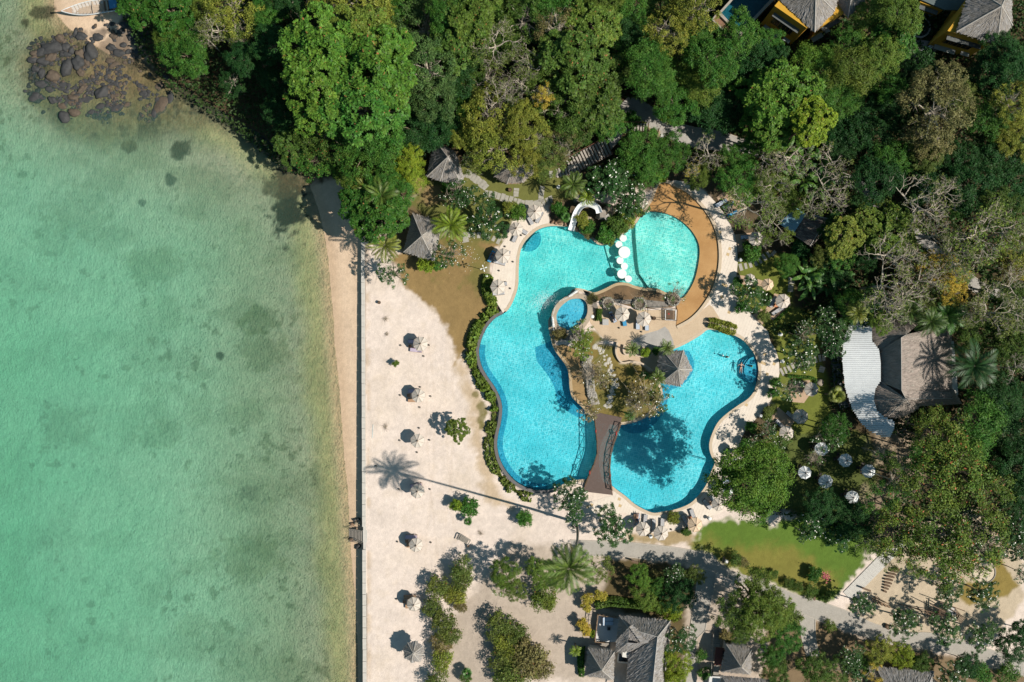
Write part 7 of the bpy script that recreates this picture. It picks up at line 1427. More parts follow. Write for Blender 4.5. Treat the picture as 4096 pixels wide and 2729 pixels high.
for s in (-1,1): MB().tube([(u*Lh,s*w,sh(u)+.02) for u,w in zip(stn,hwv)],.07,6).build('gunwale',GUN,bt)
for i in range(13):
    u = -.74+i*.105; w = max(hw(u),.05)*.93; MB().tube([(u*Lh,a*w,sh(u)*abs(a)**2.2+.08+.12*max(0,-u)**3) for a in np.linspace(-1,1,11)],.045,5).build('rib',DECKB,bt)
for i in range(7):
    a = (i-3)*.24; MB().bar((-.62*Lh*(1-abs(a)*.25),a*.9,.13+.1*a*a),(.7*Lh,a,.10+.1*a*a),.19,.03).build('floor_board',DECKB,bt)
for u in (-.12,.30,.62): w = hw(u); MB().bar((u*Lh,-w*.97,.48),(u*Lh,w*.97,.48),.26,.05).build('thwart',DECKB,bt)
mb = MB().add([(-Lh*.97,-.10,sh(-1)+.02),(-Lh*.97,.10,sh(-1)+.02),(-Lh*1.14,.16,sh(-1)+.35),(-Lh*1.14,-.16,sh(-1)+.35),(-Lh*.72,.62,sh(-.72)-.02),(-Lh*.72,-.62,sh(-.72)-.02)],[(0,1,2,3),(0,5,4,1)]); mb.build('prow_board',mat('reddish_prow',(0.40,0.27,0.19),.8,.25,3),bt)
MB().box((.52*Lh,.05,.62),(1.6,1.5,.10)).build('awning',mat('blue_tarpaulin',(0.05,0.22,0.42),.7,.15,3),bt); MB().box((.30*Lh,.1,.35),(1.0,1.4,.25)).build('engine_hatch',WOOD,bt)
BL = [(495,315,40,32,20),(415,405,98,50,-12),(325,440,60,34,-20),(262,455,42,26,0),(548,400,34,38,30),(600,428,26,36,0),(535,340,18,26,10),(240,515,44,28,10),(340,528,46,34,-15),(415,495,50,30,-25),(560,465,36,22,0),(515,465,26,18,0),(680,455,40,38,0),(735,440,20,50,-10),(785,450,52,72,8),(745,545,26,34,0),(672,545,48,58,10),(560,590,48,78,8),(690,635,30,32,0),(272,600,40,26,20),(325,640,28,44,0),(430,665,56,48,-15),(310,735,60,36,5),(885,820,64,44,-20),(615,865,54,26,8),(740,880,58,30,-5),(535,1045,44,54,-5),(628,1005,48,36,-10),(425,890,36,26,30),(255,860,58,48,0),(510,945,40,30,10),(695,295,46,32,-10),(640,260,20,44,10),(255,500,30,22,0),(395,785,40,30,0),(512,745,44,30,-10),(1065,820,18,13,10),(850,310,42,30,0),(165,805,16,14,0),(600,915,36,24,20),(865,945,46,28,-15),(1020,960,60,34,-25),(1435,930,58,92,20),(1180,300,40,40,0),(1230,310,30,50,10),(1290,270,30,26,0),(940,200,24,14,0),(1220,440,36,24,-20),(1095,435,18,14,0),(1490,680,30,24,0),(1335,650,12,16,0),(700,790,50,26,-25),(1130,210,50,30,15),(1080,260,36,24,-10),(1170,240,30,36,0),(1250,260,44,30,20),(1210,360,34,26,0),(1010,300,34,26,-20),(980,400,44,30,10),(1050,450,50,34,-20),(960,520,40,26,-10),(1090,380,30,22,0),(1140,440,34,20,-30),(1000,560,44,20,-25),(1290,330,30,22,0),(860,300,36,22,10),(1420,760,46,34,-40),(1520,860,30,60,10),(1370,1010,30,50,20),(1120,930,34,22,-30),(780,1000,34,22,-20),(300,860,44,30,0),(1240,620,16,12,0),(470,690,30,22,0),(370,700,34,22,10)]
def rock_label(i,x,y,rx,ry):
    size = 'large' if rx*ry > 2600 else ('small' if rx*ry < 800 else 'mid-sized'); return size
BLO = []; RK[1].node_tree.nodes['Principled BSDF'].inputs['Roughness'].default_value = .8
for i,(x,y,rx,ry,rz) in enumerate(BL):
    sub = i in (22,25,29,30,34,35,38,39,40,41,42,66,67,68,69,70,71,73,74); p = T00(x,y); k = S/9.195; h = min(rx,ry)*k*(.75 if not sub else .5); z = ZS-.02+(h*.2 if not sub else -h*.55)
    if x > 840 and y < 560: z = zat(p)-.02
    e = MB().blob((0,0,0),(rx*k*1.15,ry*k*1.15,h),16,10,500+i,.20).build('boulder',RK[1] if i % 3 else mat('brown_shelf_rock',(0.105,0.078,0.056),.85,.4,3),None,True,(*W(p),z),(0,0,-R(rz)))
    tag(e,None,'rock','dark boulders on the tidal shelf'); BLO.append((e,('submerged ' if sub else '')+rock_label(i,x,y,rx,ry)+' dark boulder',p))
AUTO_ROCK = BLO
rub = MB(); rr_ = random.Random(21)                # loose broken stone between the boulders, too many to count
SH_ = L(T00,(200,330),(700,230),(1000,170),(1340,230),(1320,420),(1050,620),(1500,900),(1400,1080),(900,1100),(500,1130),(190,900)); bx = np.array(SH_)
for _ in range(2100):
    p = (rr_.uniform(bx[:,0].min(),bx[:,0].max()),rr_.uniform(bx[:,1].min(),bx[:,1].max()))
    if not inside(np.array([p[0]]),np.array([p[1]]),SH_)[0] or fbm(np.array([p[0]]),np.array([p[1]]),14,91)[0] < .47: continue
    r_ = rr_.uniform(.10,.42); x,y = W(p); z = max(zat(p),ZS-.25); rub.blob((x,y,z+r_*.1),(r_*rr_.uniform(.7,1.5),r_,r_*.45),7,5,rr_.randint(0,999),.25,rr_.choice((0,0,1)))
rub.build('rock_rubble',[RK[1],mat('brown_shelf_rock',(0.13,0.092,0.058),.85,.4,3)])['kind'] = 'stuff'
for i,(x,y,rx,ry,rz,m_,lab) in enumerate(((885,98,18,14,0,1,'grey stone heaped above the wooden sea steps, leftmost'),(905,128,24,20,30,2,'pale stone heaped above the wooden sea steps'),(938,120,18,24,10,2,'tan stone against the wall above the sea steps'),(868,138,26,16,0,0,'brown stone beside the upper rail of the sea steps'),(925,88,22,14,0,1,'dark stone against the wall shadow above the sea steps'),(862,285,28,20,15,0,'red-brown stone just below the sea steps'),(905,288,24,18,-10,2,'grey stone just below the sea steps by the wall'),(918,345,32,24,-20,1,'dark stone in the wall shadow below the sea steps'),(932,292,14,14,0,2,'small stone wedged below the sea steps'))): rock(T13,x,y,rx,ry,rz,.35,RK[m_],lab,700+i)
for i,(fn,x,y,r) in enumerate(((D,310,460,4),(D,380,408,7),(D,493,820,5))): pass
# driftwood bench, easel sign, notice boards, logs
db = empty('driftwood_bench',(*W(T13(1910,262)),-.5),R(-28)); tag(db,'grey driftwood bench made of rough logs on the sand','bench')
for i in range(4): MB().tube([(-.75,-.3+.2*i,.45+random.uniform(-.02,.02)),(0,-.28+.2*i,.47),(.75,-.3+.2*i,.45)],.09,6).build('seat_log',WOODG,db)
for x in (-.6,.6): MB().tube([(x,-.4,.2),(x,.45,.2)],.13,6).build('support',WOODG,db)
MB().tube([(-1.0,.55,.55),(0,.62,.75),(1.0,.5,.6)],.12,6).build('back_log',WOODG,db)
for k,s in enumerate((-1,1)): MB().tube([(s*.95,-.5,.55),(s*1.0,.5,.65)],.09,6).build('arm',WOODG,db)
def board(fn,x,y,rz,label,w=.9,h=1.3,m=WOODG):
    e = empty('notice_board',(*W(fn(x,y)),zat(fn(x,y))),rz); tag(e,label,'sign'); MB().bar((-w/2,0,0),(-w/2,0,h),.07).build('post',WOOD,e); MB().bar((w/2,0,0),(w/2,0,h),.07).build('post',WOOD,e)
    MB().box((0,0,h*.75),(w,.05,h*.45),0,0,.25).build('panel',m,e); MB().box((0,.05,h*1.02),(w*1.15,.3,.04)).build('top_rail',WOOD,e)
board(T13,1650,600,.3,'small grey easel board standing at the sand hedge'); board(T23,1932,430,1.3,'slatted timber board casting a barred shadow beside the road lawn',.9,1.2); board(T33,412,785,1.5,'small white-edged sign on the scrub verge',.5,.9); board(T33,885,705,-.35,'low timber board beside the boardwalk with an orange panel',1.3,.8,ORANGE); board(T23,1120,450,-.3,'small dark wooden signpost by the paved path',.9,1.0); board(T23,990,245,0,'low brown plank sign beside the frangipani',.8,.5,WOODM)
for (fn,x,y,r,lab) in ((T11,1190,1360,36,'dry brown grass tuft high on the upper sand'),(T11,1200,1505,26,'small dry tuft on the sand above the beach parasols'),(T12,1185,795,46,'dry twiggy tuft on the sand left of the beach parasols'),(T13,2060,205,40,'grey dried weed patch on the sand right of the driftwood bench')):
    p = fn(x,y); e = empty('dry_tuft',(*W(p),zat(p))); tag(e,lab,'dry plant','dry tufts on the sand'); mb = MB(); k = r/9.195*S
    for j in range(60): a = random.uniform(0,6.28); l_ = k*random.uniform(.4,1.2); mb.tube([(0,0,.02),(l_*.5*math.cos(a),l_*.5*math.sin(a),.16),(l_*math.cos(a+.3),l_*math.sin(a+.3),.05)],[.012,.009,.004],3,cap=False)
    mb.build('twigs',TWIG,e)['kind'] = 'stuff'
mb = MB(); me_ = T12(1070,780)
rope = MB().tube([(*W(T12(1072,770)),-.46),(*W(T12(1068,840)),-.46),(*W(T12(1064,895)),-.46)],.03,5).build('pale_rope',mat('pale_blue_rope',(0.45,0.62,0.66),.7,.1,4)); tag(rope,'pale blue strip of rope lying on the sand by the sea wall','rope')
# playground
pg = empty('climbing_frame',(*W(T33(1650,920)),0)); tag(pg,'dark timber climbing frame with a pale six-sided platform and long poles','climbing frame'); O = Vector(pg.location); q = lambda x,y,z: W3(T33(x,y),z)-O
PD = mat('pale_deck',(0.50,0.48,0.46),.8,.15,3); MB().prism([tuple(q(x,y,1.5))[:2] for x,y in ((1642,905),(1690,872),(1722,890),(1735,945),(1690,975),(1640,955))],1.4,1.5,0,True).build('platform',PD,pg)
for k,(a,b,z0,z1) in enumerate((((1200,850),(1660,960),.3,1.6),((1160,890),(1560,1020),.3,1.3),((1490,850),(1700,960),2.2,1.5),((1580,830),(1810,915),2.3,1.9),((1640,870),(1840,995),2.3,1.6),((1300,870),(1600,990),.8,1.4),((1460,950),(1640,890),.2,2.2),((1480,980),(1660,870),.2,2.2),((1440,900),(1560,1020),.9,1.3))): MB().bar(q(*a,z0),q(*b,z1),.12).build('pole',WOOD,pg)
for i in range(9): u = i/8; a = (1560-40*u*2,905+50*u*1.2); MB().bar(q(1480+20*i,885+8*i,.4+.13*i),q(1470+20*i,960+7*i,.4+.13*i),.07).build('rung',WOOD,pg)
for i in range(10): MB().bar(q(1722+9*i,890+10*i,1.5-.1*i),q(1700+9*i,975+7*i,1.5-.1*i) if i < 5 else q(1690+9*i,965+7*i,1.5-.1*i),.09).build('rung',WOOD,pg)
for x,y in ((1642,905),(1690,872),(1722,890),(1735,945),(1690,975),(1640,955)): MB().bar(q(x,y,-.1),q(x,y,2.3),.12).build('post',WOOD,pg)
for i in range(6): MB().bar(q(1580+9*i,880+4*i,1.8),q(1570+9*i,950+4*i,1.6),.06).build('slat',WOOD,pg)
ls = [(1180,530,60),(1160,550,66),(1140,573,74),(1122,598,78),(1108,625,78),(1103,655,66),(1095,680,54),(1085,705,44),(1075,732,28)]
be = empty('balance_logs',(*W(T33(1120,630)),0)); tag(be,'curving row of dark balance logs set across the play sand','play logs'); O = Vector(be.location)
for x,y,w in ls: MB().tube([q_ for q_ in (W3(T33(x-w/2,y-6),.22)-O,W3(T33(x+w/2,y+8),.22)-O)],.16,8).build('log',WOOD,be)
be = empty('log_trestle',(*W(T33(1040,830)),0)); tag(be,'low lattice of brown logs between two frangipanis on the play sand','play logs'); O = Vector(be.location)
for i in range(5): MB().tube([W3(T33(965+34*i,800+16*i),.5)-O,W3(T33(985+34*i,845+10*i),.1)-O],.09,6).build('log',WOODM,be)
MB().tube([W3(T33(960,795),.4)-O,W3(T33(1125,880),.4)-O],.11,6).build('log',WOODM,be); MB().tube([W3(T33(985,785),.5)-O,W3(T33(1110,850),.5)-O],.10,6).build('log',WOODM,be)
rg_ = empty('sand_ring',(*W(T33(1985,565)),0)); tag(rg_,'round sand pit with dark slatted climbing fan at its edge','sand pit'); O = Vector(rg_.location)
circ2 = [T33(1985+100*math.cos(a),560+92*math.sin(a)) for a in np.arange(28)*2*math.pi/28]; MB().prism([(W3(p)-O)[:2] for p in circ2],-.1,.02).build('sand_bed',mat('pit_sand',(0.56,0.47,0.36),.95,.12,2),rg_); MB().ribbon([(W3(p)-O)[:2] for p in circ2],[(W3(p)-O)[:2] for p in offset(circ2,.9)],-.1,.12,True).build('kerb',WOODG,rg_)
for i in range(10): MB().bar(W3(T33(1915+16*i,500+4*i),.8)-O,W3(T33(1920+15*i,548-1.5*i),.3)-O,.06).build('slat',WOOD,rg_)
MB().bar(W3(T33(1905,500),.9)-O,W3(T33(2065,545),.3)-O,.09).build('beam',WOOD,rg_)
# daybed cage on the plaza
dbd = empty('daybed',(*W(T21(1460,1335)),.035)); tag(dbd,'framed daybed with a dark slatted base at the plaza edge','daybed'); O = Vector(dbd.location)-Vector((0,0,.035)); q = lambda x,y,z: W3(T21(x,y),z)-O
for i in range(12): MB().bar(q(1418,1288+7*i,.45),q(1500,1292+7*i,.45),.10,.04).build('slat',WOOD,dbd)
fm = mat('white_metal_frame',(0.62,0.62,0.62),.4,.05,3)
for a,b in (((1410,1278),(1505,1282)),((1505,1282),(1503,1378)),((1503,1378),(1410,1376)),((1410,1376),(1410,1278))): MB().bar(q(*a,.5),q(*b,.5),.12,.14).build('bed_rail',fm,dbd)
for x,y in ((1362,1285),(1520,1275),(1520,1382),(1360,1375)): MB().bar(q(x,y,0),q(x,y,2.2),.06).build('post',WOOD,dbd)
for a,b in (((1362,1285),(1520,1275)),((1520,1275),(1520,1382)),((1520,1382),(1360,1375)),((1360,1375),(1362,1285)),((1385,1283),(1385,1376)),((1362,1310),(1410,1310)),((1362,1350),(1410,1350))): MB().bar(q(*a,2.2),q(*b,2.2),.05).build('top_bar',WOOD,dbd)
bn = empty('red_scarf',(*W(T21(1440,1320),.5),.52)); tag(bn,'small red cloth left on the daybed slats','cloth'); MB().box((0,0,.02),(.26,.10,.04),-.4).box((.05,.06,.03),(.1,.16,.05),.2).build('cloth',RED,bn)

# ================================================================ FIGURES
SKIN = mat('skin',(0.45,0.27,0.19),.6,.06,4); SKIND = mat('tanned_skin',(0.30,0.165,0.105),.6,.06,4); HAIR = mat('dark_hair',(0.02,0.016,0.014),.6,.2,9)
def skinned(name,V,E,Rr,m,parent,sub=2,root=0):
    me = bpy.data.meshes.new(name); me.from_pydata(V,E,[]); o = obj(name,me,parent); me.materials.append(m)
    sk = o.modifiers.new('skin','SKIN'); sk.use_smooth_shade = True
    for i,r in enumerate(Rr): me.skin_vertices[0].data[i].radius = (r,r) if not hasattr(r,'__len__') else r
    me.skin_vertices[0].data[root].use_root = True
    o.modifiers.new('sub','SUBSURF').levels = sub; o.modifiers['sub'].render_levels = sub; return o
def person(label,loc,rz,J,skin=SKIN,suit=None,suitcol=(0.03,0.03,0.05),hair=HAIR,tilt=(0,0)):
    """J: joints pelvis, chest, neck, head, then shoulder/elbow/hand and hip/knee/foot for left and right"""
    e = empty('person',loc,rz); e.rotation_euler = (tilt[0],tilt[1],rz); tag(e,label,'person')
    order = ['pelvis','waist','chest','neck','head','shL','elL','haL','shR','elR','haR','hiL','knL','anL','toL','hiR','knR','anR','toR']
    V = [J[k] for k in order]; ix = {k:i for i,k in enumerate(order)}
    E = [(ix[a],ix[b]) for a,b in (('pelvis','waist'),('waist','chest'),('chest','neck'),('neck','head'),('chest','shL'),('shL','elL'),('elL','haL'),('chest','shR'),('shR','elR'),('elR','haR'),('pelvis','hiL'),('hiL','knL'),('knL','anL'),('anL','toL'),('pelvis','hiR'),('hiR','knR'),('knR','anR'),('anR','toR'))]
    Rr = [(.15,.11),(.125,.10),(.15,.11),.055,.10,.062,.045,.035,.062,.045,.035,.095,.062,.042,.035,.095,.062,.042,.035]
    hands = []                                   # four fingers and a thumb on each hand
    for s in ('L','R'):
        h = Vector(J['ha'+s]); d = (h-Vector(J['el'+s])).normalized(); sd = d.cross(Vector((0,0,1))); sd = sd.normalized() if sd.length > .1 else Vector((1,0,0))
        for k in range(5):
            if k < 4: p = h+d*.07+sd*(k-1.5)*.021; qn = p+d*(.075-.008*abs(k-1.5))+Vector((0,0,-.015))
            else: p = h+d*.03+sd*.035; qn = p+d*.04+sd*.035
            b = len(V); V += [tuple(p),tuple((p+qn)/2+Vector((0,0,.004))),tuple(qn)]; E += [(ix['ha'+s],b),(b,b+1),(b+1,b+2)]; Rr += [.010,.009,.008]
    body = skinned('body',V,E,Rr,skin,e)
    hd = Vector(J['head']); nk = (hd-Vector(J['neck'])).normalized(); MB().blob(tuple(hd+nk*.03),(.088,.10,.115),12,8,3,.02).build('head',skin,e,True)
    MB().blob(tuple(hd+nk*.055+Vector((0,0,.0))),(.097,.108,.105),10,7,5,.06).build('hair',hair,e,True)
    if suit:
        sm = mat('swimwear_%d' % (int(sum(suitcol)*999)),suitcol,.7,.1,5); keys = ['pelvis','waist'] if suit == 'trunks' else ['pelvis','waist','chest']
        pts = [Vector(J[k]) for k in keys]; MB().tube(pts,[.19,.165,.175][:len(pts)],10).build('swimwear',sm,e,True)
    return e
def lying(arm=.35,leg=.12,zb=.08):
    z = zb; return dict(pelvis=(0,0,z),waist=(.16,0,z),chest=(.36,0,z+.01),neck=(.54,0,z+.02),head=(.68,0,z+.03),shL=(.47,.19,z),elL=(.30,.19+arm*.6,z),haL=(.10,.19+arm,z-.02),shR=(.47,-.19,z),elR=(.30,-.19-arm*.6,z),haR=(.10,-.19-arm,z-.02),hiL=(-.08,.10,z),knL=(-.50,.10+leg*.5,z+.02),anL=(-.90,.08+leg,z-.01),toL=(-1.0,.09+leg,z+.06),hiR=(-.08,-.10,z),knR=(-.50,-.10-leg*.5,z+.02),anR=(-.90,-.08-leg,z-.01),toR=(-1.0,-.09-leg,z+.06))
def sitting(): return dict(pelvis=(0,0,.10),waist=(.02,0,.28),chest=(.05,0,.48),neck=(.08,0,.64),head=(.12,0,.78),shL=(.05,.19,.55),elL=(.15,.26,.32),haL=(.33,.20,.18),shR=(.05,-.19,.55),elR=(.15,-.26,.32),haR=(.33,-.20,.18),hiL=(.08,.10,.09),knL=(.48,.14,.12),anL=(.55,.12,-.28),toL=(.70,.13,-.32),hiR=(.08,-.10,.09),knR=(.48,-.14,.12),anR=(.55,-.12,-.28),toR=(.70,-.13,-.32))
def wading(): return dict(pelvis=(0,0,-.45),waist=(.01,0,-.27),chest=(.02,0,-.05),neck=(.03,0,.10),head=(.05,0,.24),shL=(.02,.19,.0),elL=(.18,.36,-.08),haL=(.40,.30,-.10),shR=(.02,-.19,.0),elR=(.20,-.34,-.10),haR=(.42,-.22,-.12),hiL=(0,.10,-.5),knL=(.08,.12,-.88),anL=(-.05,.12,-1.25),toL=(.10,.12,-1.3),hiR=(0,-.10,-.5),knR=(-.04,-.12,-.9),anR=(-.16,-.12,-1.25),toR=(-.02,-.12,-1.3))
person('person floating on their back near the pool steps in the east lobe',(*W(T22(2108,240)),-.16),R(90-4)+math.pi/2*0+math.pi*0,lying(.42,.10,.05),SKIN,'trunks',(0.12,0.05,0.04))
person('dark-haired person standing chest-deep amid ripples in the east lobe',(*W(T22(1980,146)),-.10),R(60),wading(),SKIN,'suit',(0.03,0.03,0.05))
person('person sitting on a stone stool in the pool bar row',(*W(T21(978,828)),-.64),R(0),sitting(),SKIND,'trunks',(0.10,0.05,0.05))
person('person lying on the blue towel at the lawn edge of the west deck',(*W(T11(2172,780),.5),.50),R(65),lying(.2,.06,.06),SKIND,'trunks',(0.03,0.03,0.03))
person('person sunbathing on the leftmost lounger of the south deck, legs bare',(*W(T23(1152,62),.45),.50),R(-95),lying(.2,.06,.06),SKIN,'suit',(0.04,0.06,0.12))
person('person resting with a towel on the lounger left of the plaza parasol',(*W(T21(918,1340),.45),.50),R(118),lying(.18,.06,.06),SKIND,'suit',(0.04,0.06,0.14))
person('child playing on the pool steps in a green swimsuit',(*W(T22(2203,232)),-.05),R(150),{k:tuple(c*.62 for c in v) for k,v in sitting().items()},SKIN,'suit',(0.05,0.42,0.16))
bb = empty('snorkel_head',(*W(T22(1940,132)),-.09)); bpy.data.objects.remove(bb)
bl_ = MB().lathe([(.01,-.12),(.10,-.07),(.13,0),(.10,.08),(.01,.12)],14).build('beach_ball',WHITEP,None,True,(*W(T22(1940,132)),-.03)); tag(bl_,'small white ball floating beside the wading person','ball')
# two white tiger statues spouting water beside the spa
m,N,Lk,B = nodes('white_tiger_stripe'); tc = N.new('ShaderNodeTexCoord'); wv = N.new('ShaderNodeTexWave'); wv.bands_direction = 'X'; wv.inputs['Scale'].default_value = 2.4; wv.inputs['Distortion'].default_value = 7; wv.inputs['Detail'].default_value = 3; Lk.new(tc.outputs['Object'],wv.inputs['Vector'])
Lk.new(mixc(N,Lk,mapr(N,Lk,wv.outputs['Fac'],.70,.78,0,1),(0.70,0.70,0.69),(0.06,0.06,0.065)),B.inputs['Base Color']); B.inputs['Roughness'].default_value = .5; TIG = m
def tiger(loc,rz,label):
    e = empty('tiger_statue',loc,rz); tag(e,label,'statue','white tiger statues by the spa')
    V = [(-.55,0,.55),(-.2,0,.60),(.2,0,.60),(.52,0,.62),(.78,0,.72),(.98,0,.74),(1.14,0,.68), (-.62,.16,.42),(-.52,.18,.22),(-.62,.18,.03),(-.50,.18,0), (-.62,-.16,.42),(-.52,-.18,.22),(-.62,-.18,.03),(-.50,-.18,0), (.50,.16,.42),(.56,.17,.2),(.54,.17,.03),(.66,.17,0), (.50,-.16,.42),(.56,-.17,.2),(.54,-.17,.03),(.66,-.17,0), (-.80,.02,.50),(-1.0,.10,.35),(-1.2,.02,.30),(-1.36,-.14,.36), (.98,.10,.88),(.98,-.10,.88)]
    E = [(0,1),(1,2),(2,3),(3,4),(4,5),(5,6),(0,7),(7,8),(8,9),(9,10),(0,11),(11,12),(12,13),(13,14),(3,15),(15,16),(16,17),(17,18),(3,19),(19,20),(20,21),(21,22),(0,23),(23,24),(24,25),(25,26),(5,27),(5,28)]
    Rr = [.20,.215,.22,.21,.15,.155,.09,.13,.085,.06,.06,.13,.085,.06,.06,.11,.08,.06,.06,.11,.08,.06,.06,.05,.04,.035,.03,.04,.04]
    skinned('body',V,E,Rr,TIG,e); MB().box((0,0,-.06),(1.7,.75,.18)).build('plinth',RK[2],e)
    for s in (-1,1): MB().blob((1.06,s*.07,.80),(.02,.02,.02),6,4,2,0).build('eye',BLK,e)
    return e
tiger((*W(T21(562,1132)),.45),R(214),'white striped tiger statue at the upper end of the spa, spouting left'); tiger((*W(T21(374,1400)),.45),R(97),'white striped tiger statue at the left side of the spa, spouting up')
# their jets: droplets in the air
rgd = np.random.default_rng(9); mb = MB()
def jet(o,d,v,n,spread):
    for _ in range(n):
        tt = rgd.uniform(0,.62); vv = np.array([d[0]*v,d[1]*v,1.6])*(1+rgd.normal()*.08)+rgd.normal(size=3)*spread; p = np.array(o)+vv*tt+np.array([0,0,-4.9*tt*tt]); r = rgd.uniform(.012,.03)
        if p[2] > -.08: mb.add([p+(0,0,r),p+(r,0,0),p+(0,r,0),p+(-r,0,0),p+(0,-r,0),p-(0,0,r)],[(0,1,2),(0,2,3),(0,3,4),(0,4,1),(5,2,1),(5,3,2),(5,4,3),(5,1,4)])
o1 = (*W(T21(525,1165)),1.05); jet(o1,(-.92,-.38),4.2,260,.25); o2 = (*W(T21(370,1345)),1.05); jet(o2,(.25,.97),4.0,240,.25)
mb.build('water_spray',mat('spray_white',(0.8,0.84,0.86),.3,.02,3))['kind'] = 'stuff'
# churned foam under the jets: fine bubbles lying in the pool surface
nb_ = 1300; c0 = np.array(W(T21(285,1190))); a_ = rgd.normal(size=(nb_,2))*np.array([1.15,.75]); ca_,sa_ = math.cos(.5),math.sin(.5); X = c0[0]+a_[:,0]*ca_-a_[:,1]*sa_; Y = c0[1]+a_[:,0]*sa_+a_[:,1]*ca_
ok = inside(X/S+512,341.1-Y/S,POOL); X,Y = X[ok],Y[ok]; c = np.stack([X,Y,np.full(len(X),ZW+.006)+rgd.uniform(0,.02,len(X))],1); ang_ = rgd.uniform(0,6.28,len(X)); s_ = rgd.uniform(.012,.035,(len(X),1)); ax = np.stack([np.cos(ang_),np.sin(ang_),0*ang_],1); bx = np.stack([-np.sin(ang_),np.cos(ang_),0*ang_],1)
quads_mesh_foam = obj('foam',quads_mesh('foam',c,ax*s_,bx*s_*.8,MATS['spray_white'])); quads_mesh_foam['kind'] = 'stuff'
# fallen blossom on the brown lawn and pink bougainvillea on the green one
fb = MB()
for i in range(70): x,y = random.gauss(1920,90),random.gauss(760,110); p = W(T11(x,y)); r = random.uniform(.04,.07); a = random.uniform(0,6); fb.add([(p[0]+r*math.cos(a+k*math.pi/2),p[1]+r*math.sin(a+k*math.pi/2),.04+.03*(k%2)) for k in range(4)],[(0,1,2,3)])
fb.build('fallen_blossom',PETAL)['kind'] = 'stuff'
def cloud(fn,x,y,r,h,n,size,m,name,label,cat):
    p = fn(x,y); e = empty(name,(*W(p),zat(p))); tag(e,label,cat); k = r/9.195*S; rg = np.random.default_rng(4); c = rg.normal(size=(n,3))*np.array([k*.5,k*.5,.25])+np.array([0,0,h]); nn = unit(rg.normal(size=(n,3))*.6+np.array([0,0,.8])); a = unit(np.cross(nn,rg.normal(size=(n,3)))); b = np.cross(nn,a); s_ = size*rg.uniform(.6,1.3,(n,1)); obj('flower_cluster',quads_mesh('flower_cluster',c,a*s_,b*s_*.8,m),e); MB().tube([(0,0,0),(0,.05,h)],[.03,.02],5).build('stem',TWIG,e)
cloud(T33,510,580,38,.8,160,.09,mat('pink_petal',(0.62,0.10,0.19),.6,.15,4),'pink_bougainvillea','pink flowering bougainvillea beside the dark bush on the lawn','flowering bush')
cloud(T10,1310,560,45,9.5,50,.10,mat('red_petal',(0.42,0.07,0.04),.6,.15,4),'red_creeper','small red flowering creeper at the right edge of the big bright tree','creeper')
e = empty('bench',(*W(T23(1128,30)),.03),R(80)); tag(e,'small dark folding chair at the left end of the south deck','chair'); MB().box((0,0,.42),(.5,.5,.04)).build('seat',WOOD,e); MB().box((-.28,0,.72),(.05,.5,.5),0,0,0,-.3).build('backrest',WOOD,e)
for a in (-1,1):
    for b in (-1,1): MB().bar((a*.22,b*.22,0),(a*.22,b*.22,.42),.04).build('leg',WOOD,e)
e = empty('terrace_lounger',(*W(T23(882,1010),1.4),.9),R(180)); tag(e,'double blue striped lounger on the cottage sun terrace','lounger'); MB().box((0,0,.32),(1.9,1.35,.08)).build('frame',WOOD,e); MB().box((-.15,.34,.42),(1.5,.6,.10)).build('cushion',CUSH['blue'],e); MB().box((-.15,-.34,.42),(1.5,.6,.10)).build('cushion',CUSH['blue'],e); MB().box((.72,0,.55),(.5,1.3,.08),0,0,0,-.4).build('backrest',CUSH['blue'],e)
for a in (-1,1):
    for b in (-1,1): MB().bar((a*.85,b*.6,0),(a*.85,b*.6,.3),.07).build('leg',WOOD,e)
box_table(T23,885,1060,.5,.4,BLK,'small dark table below the double lounger on the cottage terrace').location.z = .9
e = empty('round_table',(*W(T30(1430,475),1.0),.3)); tag(e,'white round table on the shaded terrace below the corner villa','table'); MB().lathe([(.40,.72),(.42,.74),(.40,.76)],18).build('tabletop',PLATE,e); MB().tube([(0,0,0),(0,0,.72)],[.05,.04],8).build('pedestal',WOOD,e)
e = empty('white_lounge_chair',(*W(T30(1510,420),.8),.3),R(35)); tag(e,'white reclining chair on the terrace left of the corner villa','chair'); MB().box((0,0,.4),(1.1,.55,.08)).build('seat',PLATE,e); MB().box((.65,0,.62),(.6,.55,.08),0,0,0,-.8).build('backrest',PLATE,e)
for a in (-1,1):
    for b in (-1,1): MB().bar((a*.45,b*.22,0),(a*.45,b*.22,.38),.05).build('leg',WOOD,e)
for x,y in ((1550,300),(1590,320),(1470,420)): pass
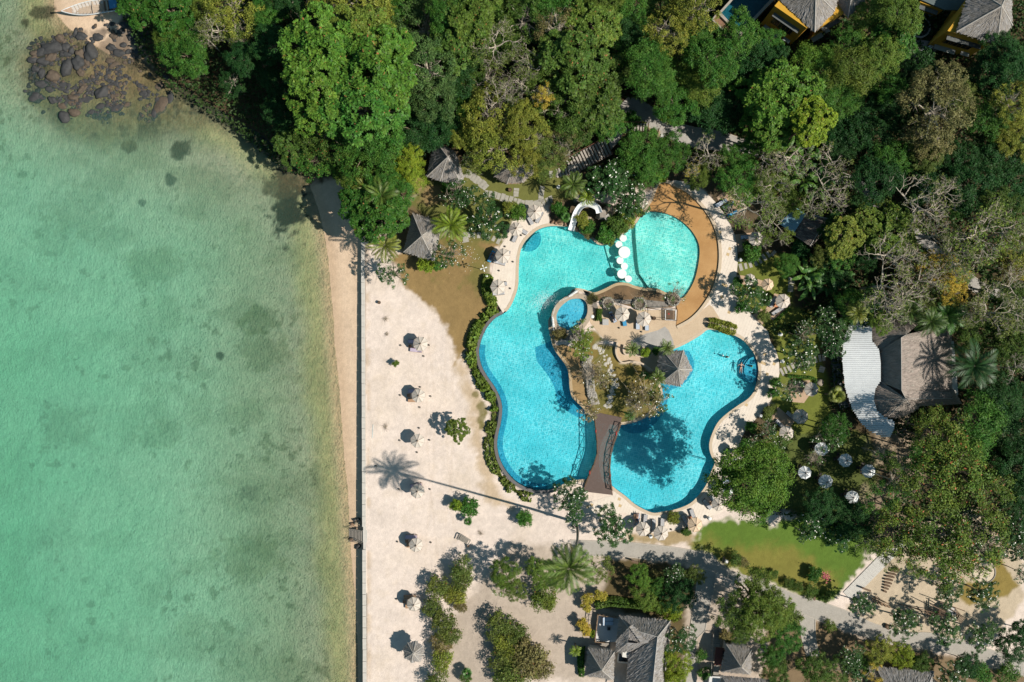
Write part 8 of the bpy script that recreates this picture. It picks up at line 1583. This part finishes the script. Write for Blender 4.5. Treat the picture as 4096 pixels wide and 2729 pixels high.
# ================================================================ LABELS for the many trees, bushes and boulders
MARKS = {'the wooden boat':(80,12),'the yellow villa':(800,14),'the corner villa':(985,28),'the private pool':(737,22),'the water slide':(580,208),'the wading beach':(708,255),'the footbridge':(604,455),'the pool pavilion':(676,368),
 'the white metal roof':(862,375),'the brown-lawn hut':(421,238),'the woodland-edge hut':(447,160),'the half-hidden hut':(514,168),'the climbing frame':(950,612),'the long staircase':(588,164),'the terraced cottage':(645,640),'the red-matted cottage':(742,661),
 'the blue sheet roof':(790,222),'the boardwalk':(855,565),'the upper road bend':(650,118),'the thatched parasol':(414,652),'the round spa':(570,314),'the striped café tables':(815,470),'the driftwood bench':(463,540),'the east lobe steps':(757,367),'the rusty red roof':(313,5),'the lane fork':(810,625)}
del MARKS['the striped café tables']; MARKS['the café parasols'] = (820,470)
def where(p,m):
    dx,dy = p[0]-m[0],p[1]-m[1]; d = math.hypot(dx,dy)
    if d < 9: return 'beside'
    a = math.degrees(math.atan2(dy,dx)) % 360
    return ['right of','lower right of','below','lower left of','left of','upper left of','above','upper right of'][int((a+22.5)//45) % 8]
def autolabel(lst,fixed=None):
    pend = {}
    for o,desc,p in lst:
        ms = sorted(MARKS.items(),key=lambda kv: math.hypot(p[0]-kv[1][0],p[1]-kv[1][1])); k,m = ms[0]
        pend.setdefault(desc+' '+where(p,m)+' '+k,[]).append((o,math.hypot(p[0]-m[0],p[1]-m[1]),p,desc,ms))
    used = set()
    ORD = ['nearest to it','second nearest','third nearest','fourth nearest','fifth nearest','sixth nearest','seventh nearest','eighth nearest','ninth nearest']
    for lab,it in pend.items():
        it.sort(key=lambda v: v[1])
        for i,(o,d,p,desc,ms) in enumerate(it): 
            l_ = lab if len(it) == 1 else lab+', '+ORD[min(i,8)]
            for cut in (' with leaf tufts',' with reddening leaves',' with pale branches',' with pale limbs',' with pale twigs',' with broad leaves'):
                if len(l_.split()) > 16: l_ = l_.replace(cut,'')
            o['label'] = l_
autolabel(AUTO)
xs = sorted(AUTO_ROCK,key=lambda v: v[2][0]+v[2][1]*.01)
RM = {'the upper rock cluster':T00(400,440),'the twin outer boulders':T00(580,1030),'the lone oval boulder':T00(885,820),'the boat prow':T00(600,110),'the shore tree':T00(1290,300),'the tall rock pair':T00(760,470)}
MARKS = RM; autolabel(AUTO_ROCK)
